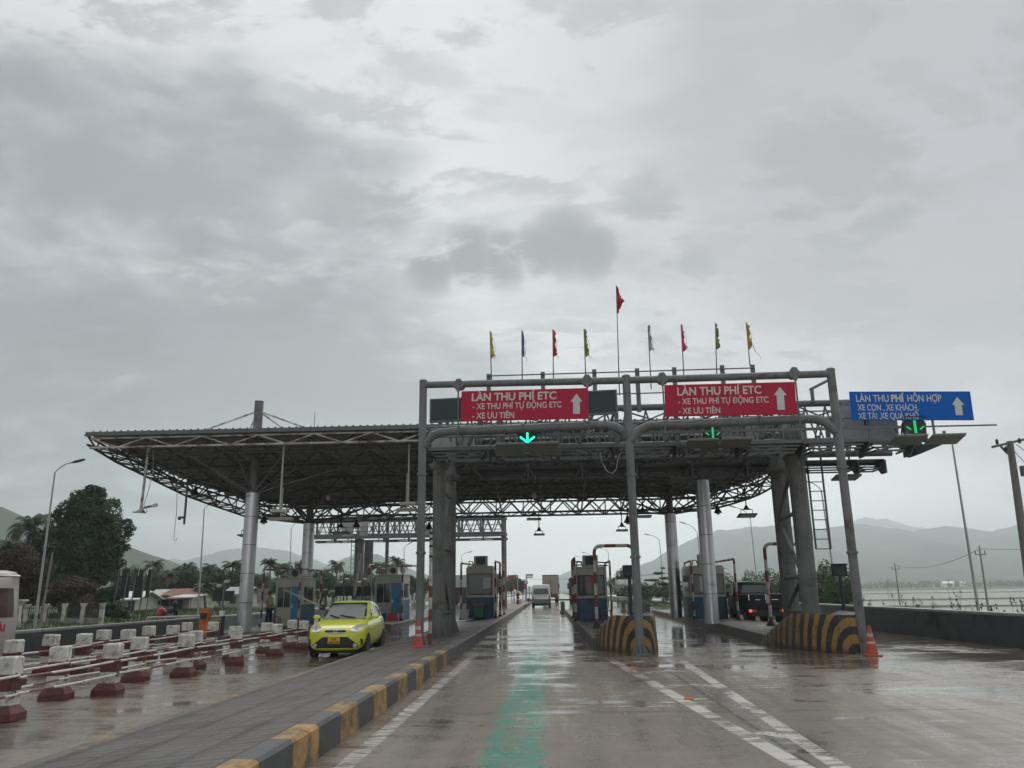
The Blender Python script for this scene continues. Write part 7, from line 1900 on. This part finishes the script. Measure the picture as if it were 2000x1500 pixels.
b = B(); q0, q1 = at(336, 1167, 89), at(384, 1167, 89); b.prism([(q0.x, 88, q0.z - .05), (q0.x, 91.9, q0.z + .25), (q0.x, 91.9, q0.z + .33), (q0.x, 88, q0.z + .03)], (q1.x - q0.x, 0, 0))
t = thing('awning', 'pale flat awning below the red tiled roof', 'awning', (q0.x, 89, q0.z)); b.build('sheet', 'vanw', t)
b = B()
for u in (q0.x + .2, q1.x - .2): b.cyl((u, 88.1, 0), (u, 88.1, q0.z - .05), .05, 6)
b.build('support', 'galv', t)
a, c = at(290, 1190, 100), at(322, 1190, 100); zt_ = at(300, 1168, 100).z; zr = at(300, 1151, 100).z
house('small grey gabled house left of the red tiled roof', a.x, c.x, 100, 105, zt_, zr, 'housew', 'roof', [(a.x + .8, a.x + 1.6, .7, 1.7, 'window')])
a, c = at(188, 1200, 86), at(262, 1200, 86); zt_ = at(230, 1168, 86).z
house('low shed with a pale roof behind the dark board frame', a.x, c.x, 86, 91, zt_, zt_ + .7, 'housew', 'vanw', [(a.x + 3.4, a.x + 4.0, 0, 1.6, 'door')])
a, c = at(440, 1180, 110), at(478, 1180, 110)
house('low dark house between the display panels and the pillar', a.x, c.x, 110, 115, at(455, 1158, 110).z, at(455, 1146, 110).z, 'housew', 'purlin', [(a.x + .6, a.x + 1.4, .6, 1.5, 'window')])
# tiny houses on the far shore
for k, (px, w_) in enumerate(((1851, 9), (1858, 6), (1885, 5))):
    q = at(px, 1139, 900); house(['tiny white house on the far shore, leftmost', 'tiny white house on the far shore, middle', 'tiny white house on the far shore, rightmost'][k], q.x - w_ / 2, q.x + w_ / 2, 900, 908, q.z, q.z + 2, 'vanw', 'vanw', [(q.x - 1, q.x + 1, q.z - 2.5, q.z - .8, 'window')])
# a far dark tree line under the hills on the right
r = random.Random(31); b = B(); d = B()
for k in range(420):
    x = r.uniform(250, 1150); y = r.uniform(880, 1050); h = r.uniform(4, 9); leaf_cards(b, 16, [((x, y, -.9 + h * .5), (h * .8, h * .6, h * .5))], 2.2, r, .4, .6)
struct(b.build('far_tree_line', 'leafd'), 'stuff')
# signs along the road ahead
def road_sign(px0, px1, py0, py1, Y, mat, label, post=True, px_post=None):
    a, c = at(px0, py1, Y), at(px1, py0, Y); xm = at(px_post, py1, Y).x if px_post else (a.x + c.x) / 2
    t = thing('road_sign', label, 'sign', (xm, Y, 0)); b = B(); b.box(a.x, c.x, Y, Y + .08, a.z, c.z); b.build('panel', mat, t)
    b = B(); b.cyl((xm, Y + .15, 0), (xm, Y + .15, c.z), .09, 8); b.build('post', 'lamppole', t)
    if px_post and not (min(a.x, c.x) <= xm <= max(a.x, c.x)):
        b = B(); b.cyl((xm, Y + .15, (a.z + c.z) / 2), ((a.x + c.x) / 2, Y + .1, (a.z + c.z) / 2), .06, 6); b.build('arm', 'lamppole', t)
road_sign(991, 1007, 1123, 1131, 120, 'fadedred', 'faded red banner board in front of the dark trees', px_post=1011)
road_sign(1001, 1006.5, 1142, 1151, 112, 'fadedred', 'small pink-red lamp-post banner, left one')
road_sign(1023, 1028.5, 1143, 1151, 122, 'fadedred', 'small pink-red lamp-post banner, right one')
road_sign(1027.5, 1041, 1121, 1125, 128, 'cabinet', 'upper of the two grey direction boards left of the container', px_post=1028)
road_sign(1027.5, 1041, 1126, 1129, 128.5, 'cabinet', 'lower of the two grey direction boards left of the container', px_post=1028)
road_sign(1031.5, 1035.5, 1145, 1150, 140, 'vanw', 'small white sign left of the white van')
road_sign(1084, 1091, 1141, 1146, 260, 'boardframe', 'grey green direction board right of the container lorry', px_post=1092)
# low red and white kerb blocks on the strip ahead
for k, (px, py, Y) in enumerate(((1011, 1171, 92), (1032, 1168, 108))):
    q = at(px, py, Y); t = thing('kerb_barrier', ['low red and white block row nearer the far gantry', 'low red and white block row nearer the white van'][k], 'barrier', (q.x, Y, .3), local=True)
    for s in range(4):
        b = B(); b.box(-.14, .14, s * 2.2, s * 2.2 + 2.1, 0, .5); b.build('block', 'white' if s % 2 else 'red', t, bevel=.02)

# ------------------------------------------------------------------ air: damp haze over the whole scene
b = B(); b.box(-4600, 4600, -250, 5400, -8, 400)
hz_ = b.build('haze', 'galv'); hz_['kind'] = 'stuff'
m = bpy.data.materials.new('haze_air'); m.use_nodes = True; nt = m.node_tree; nt.nodes.clear()
vo = nt.nodes.new('ShaderNodeVolumePrincipled'); vo.inputs['Color'].default_value = (.89, .965, 1., 1); vo.inputs['Density'].default_value = .00038
vo.inputs['Anisotropy'].default_value = .6
ou = nt.nodes.new('ShaderNodeOutputMaterial'); nt.links.new(vo.outputs[0], ou.inputs['Volume'])
hz_.data.materials.clear(); hz_.data.materials.append(m)
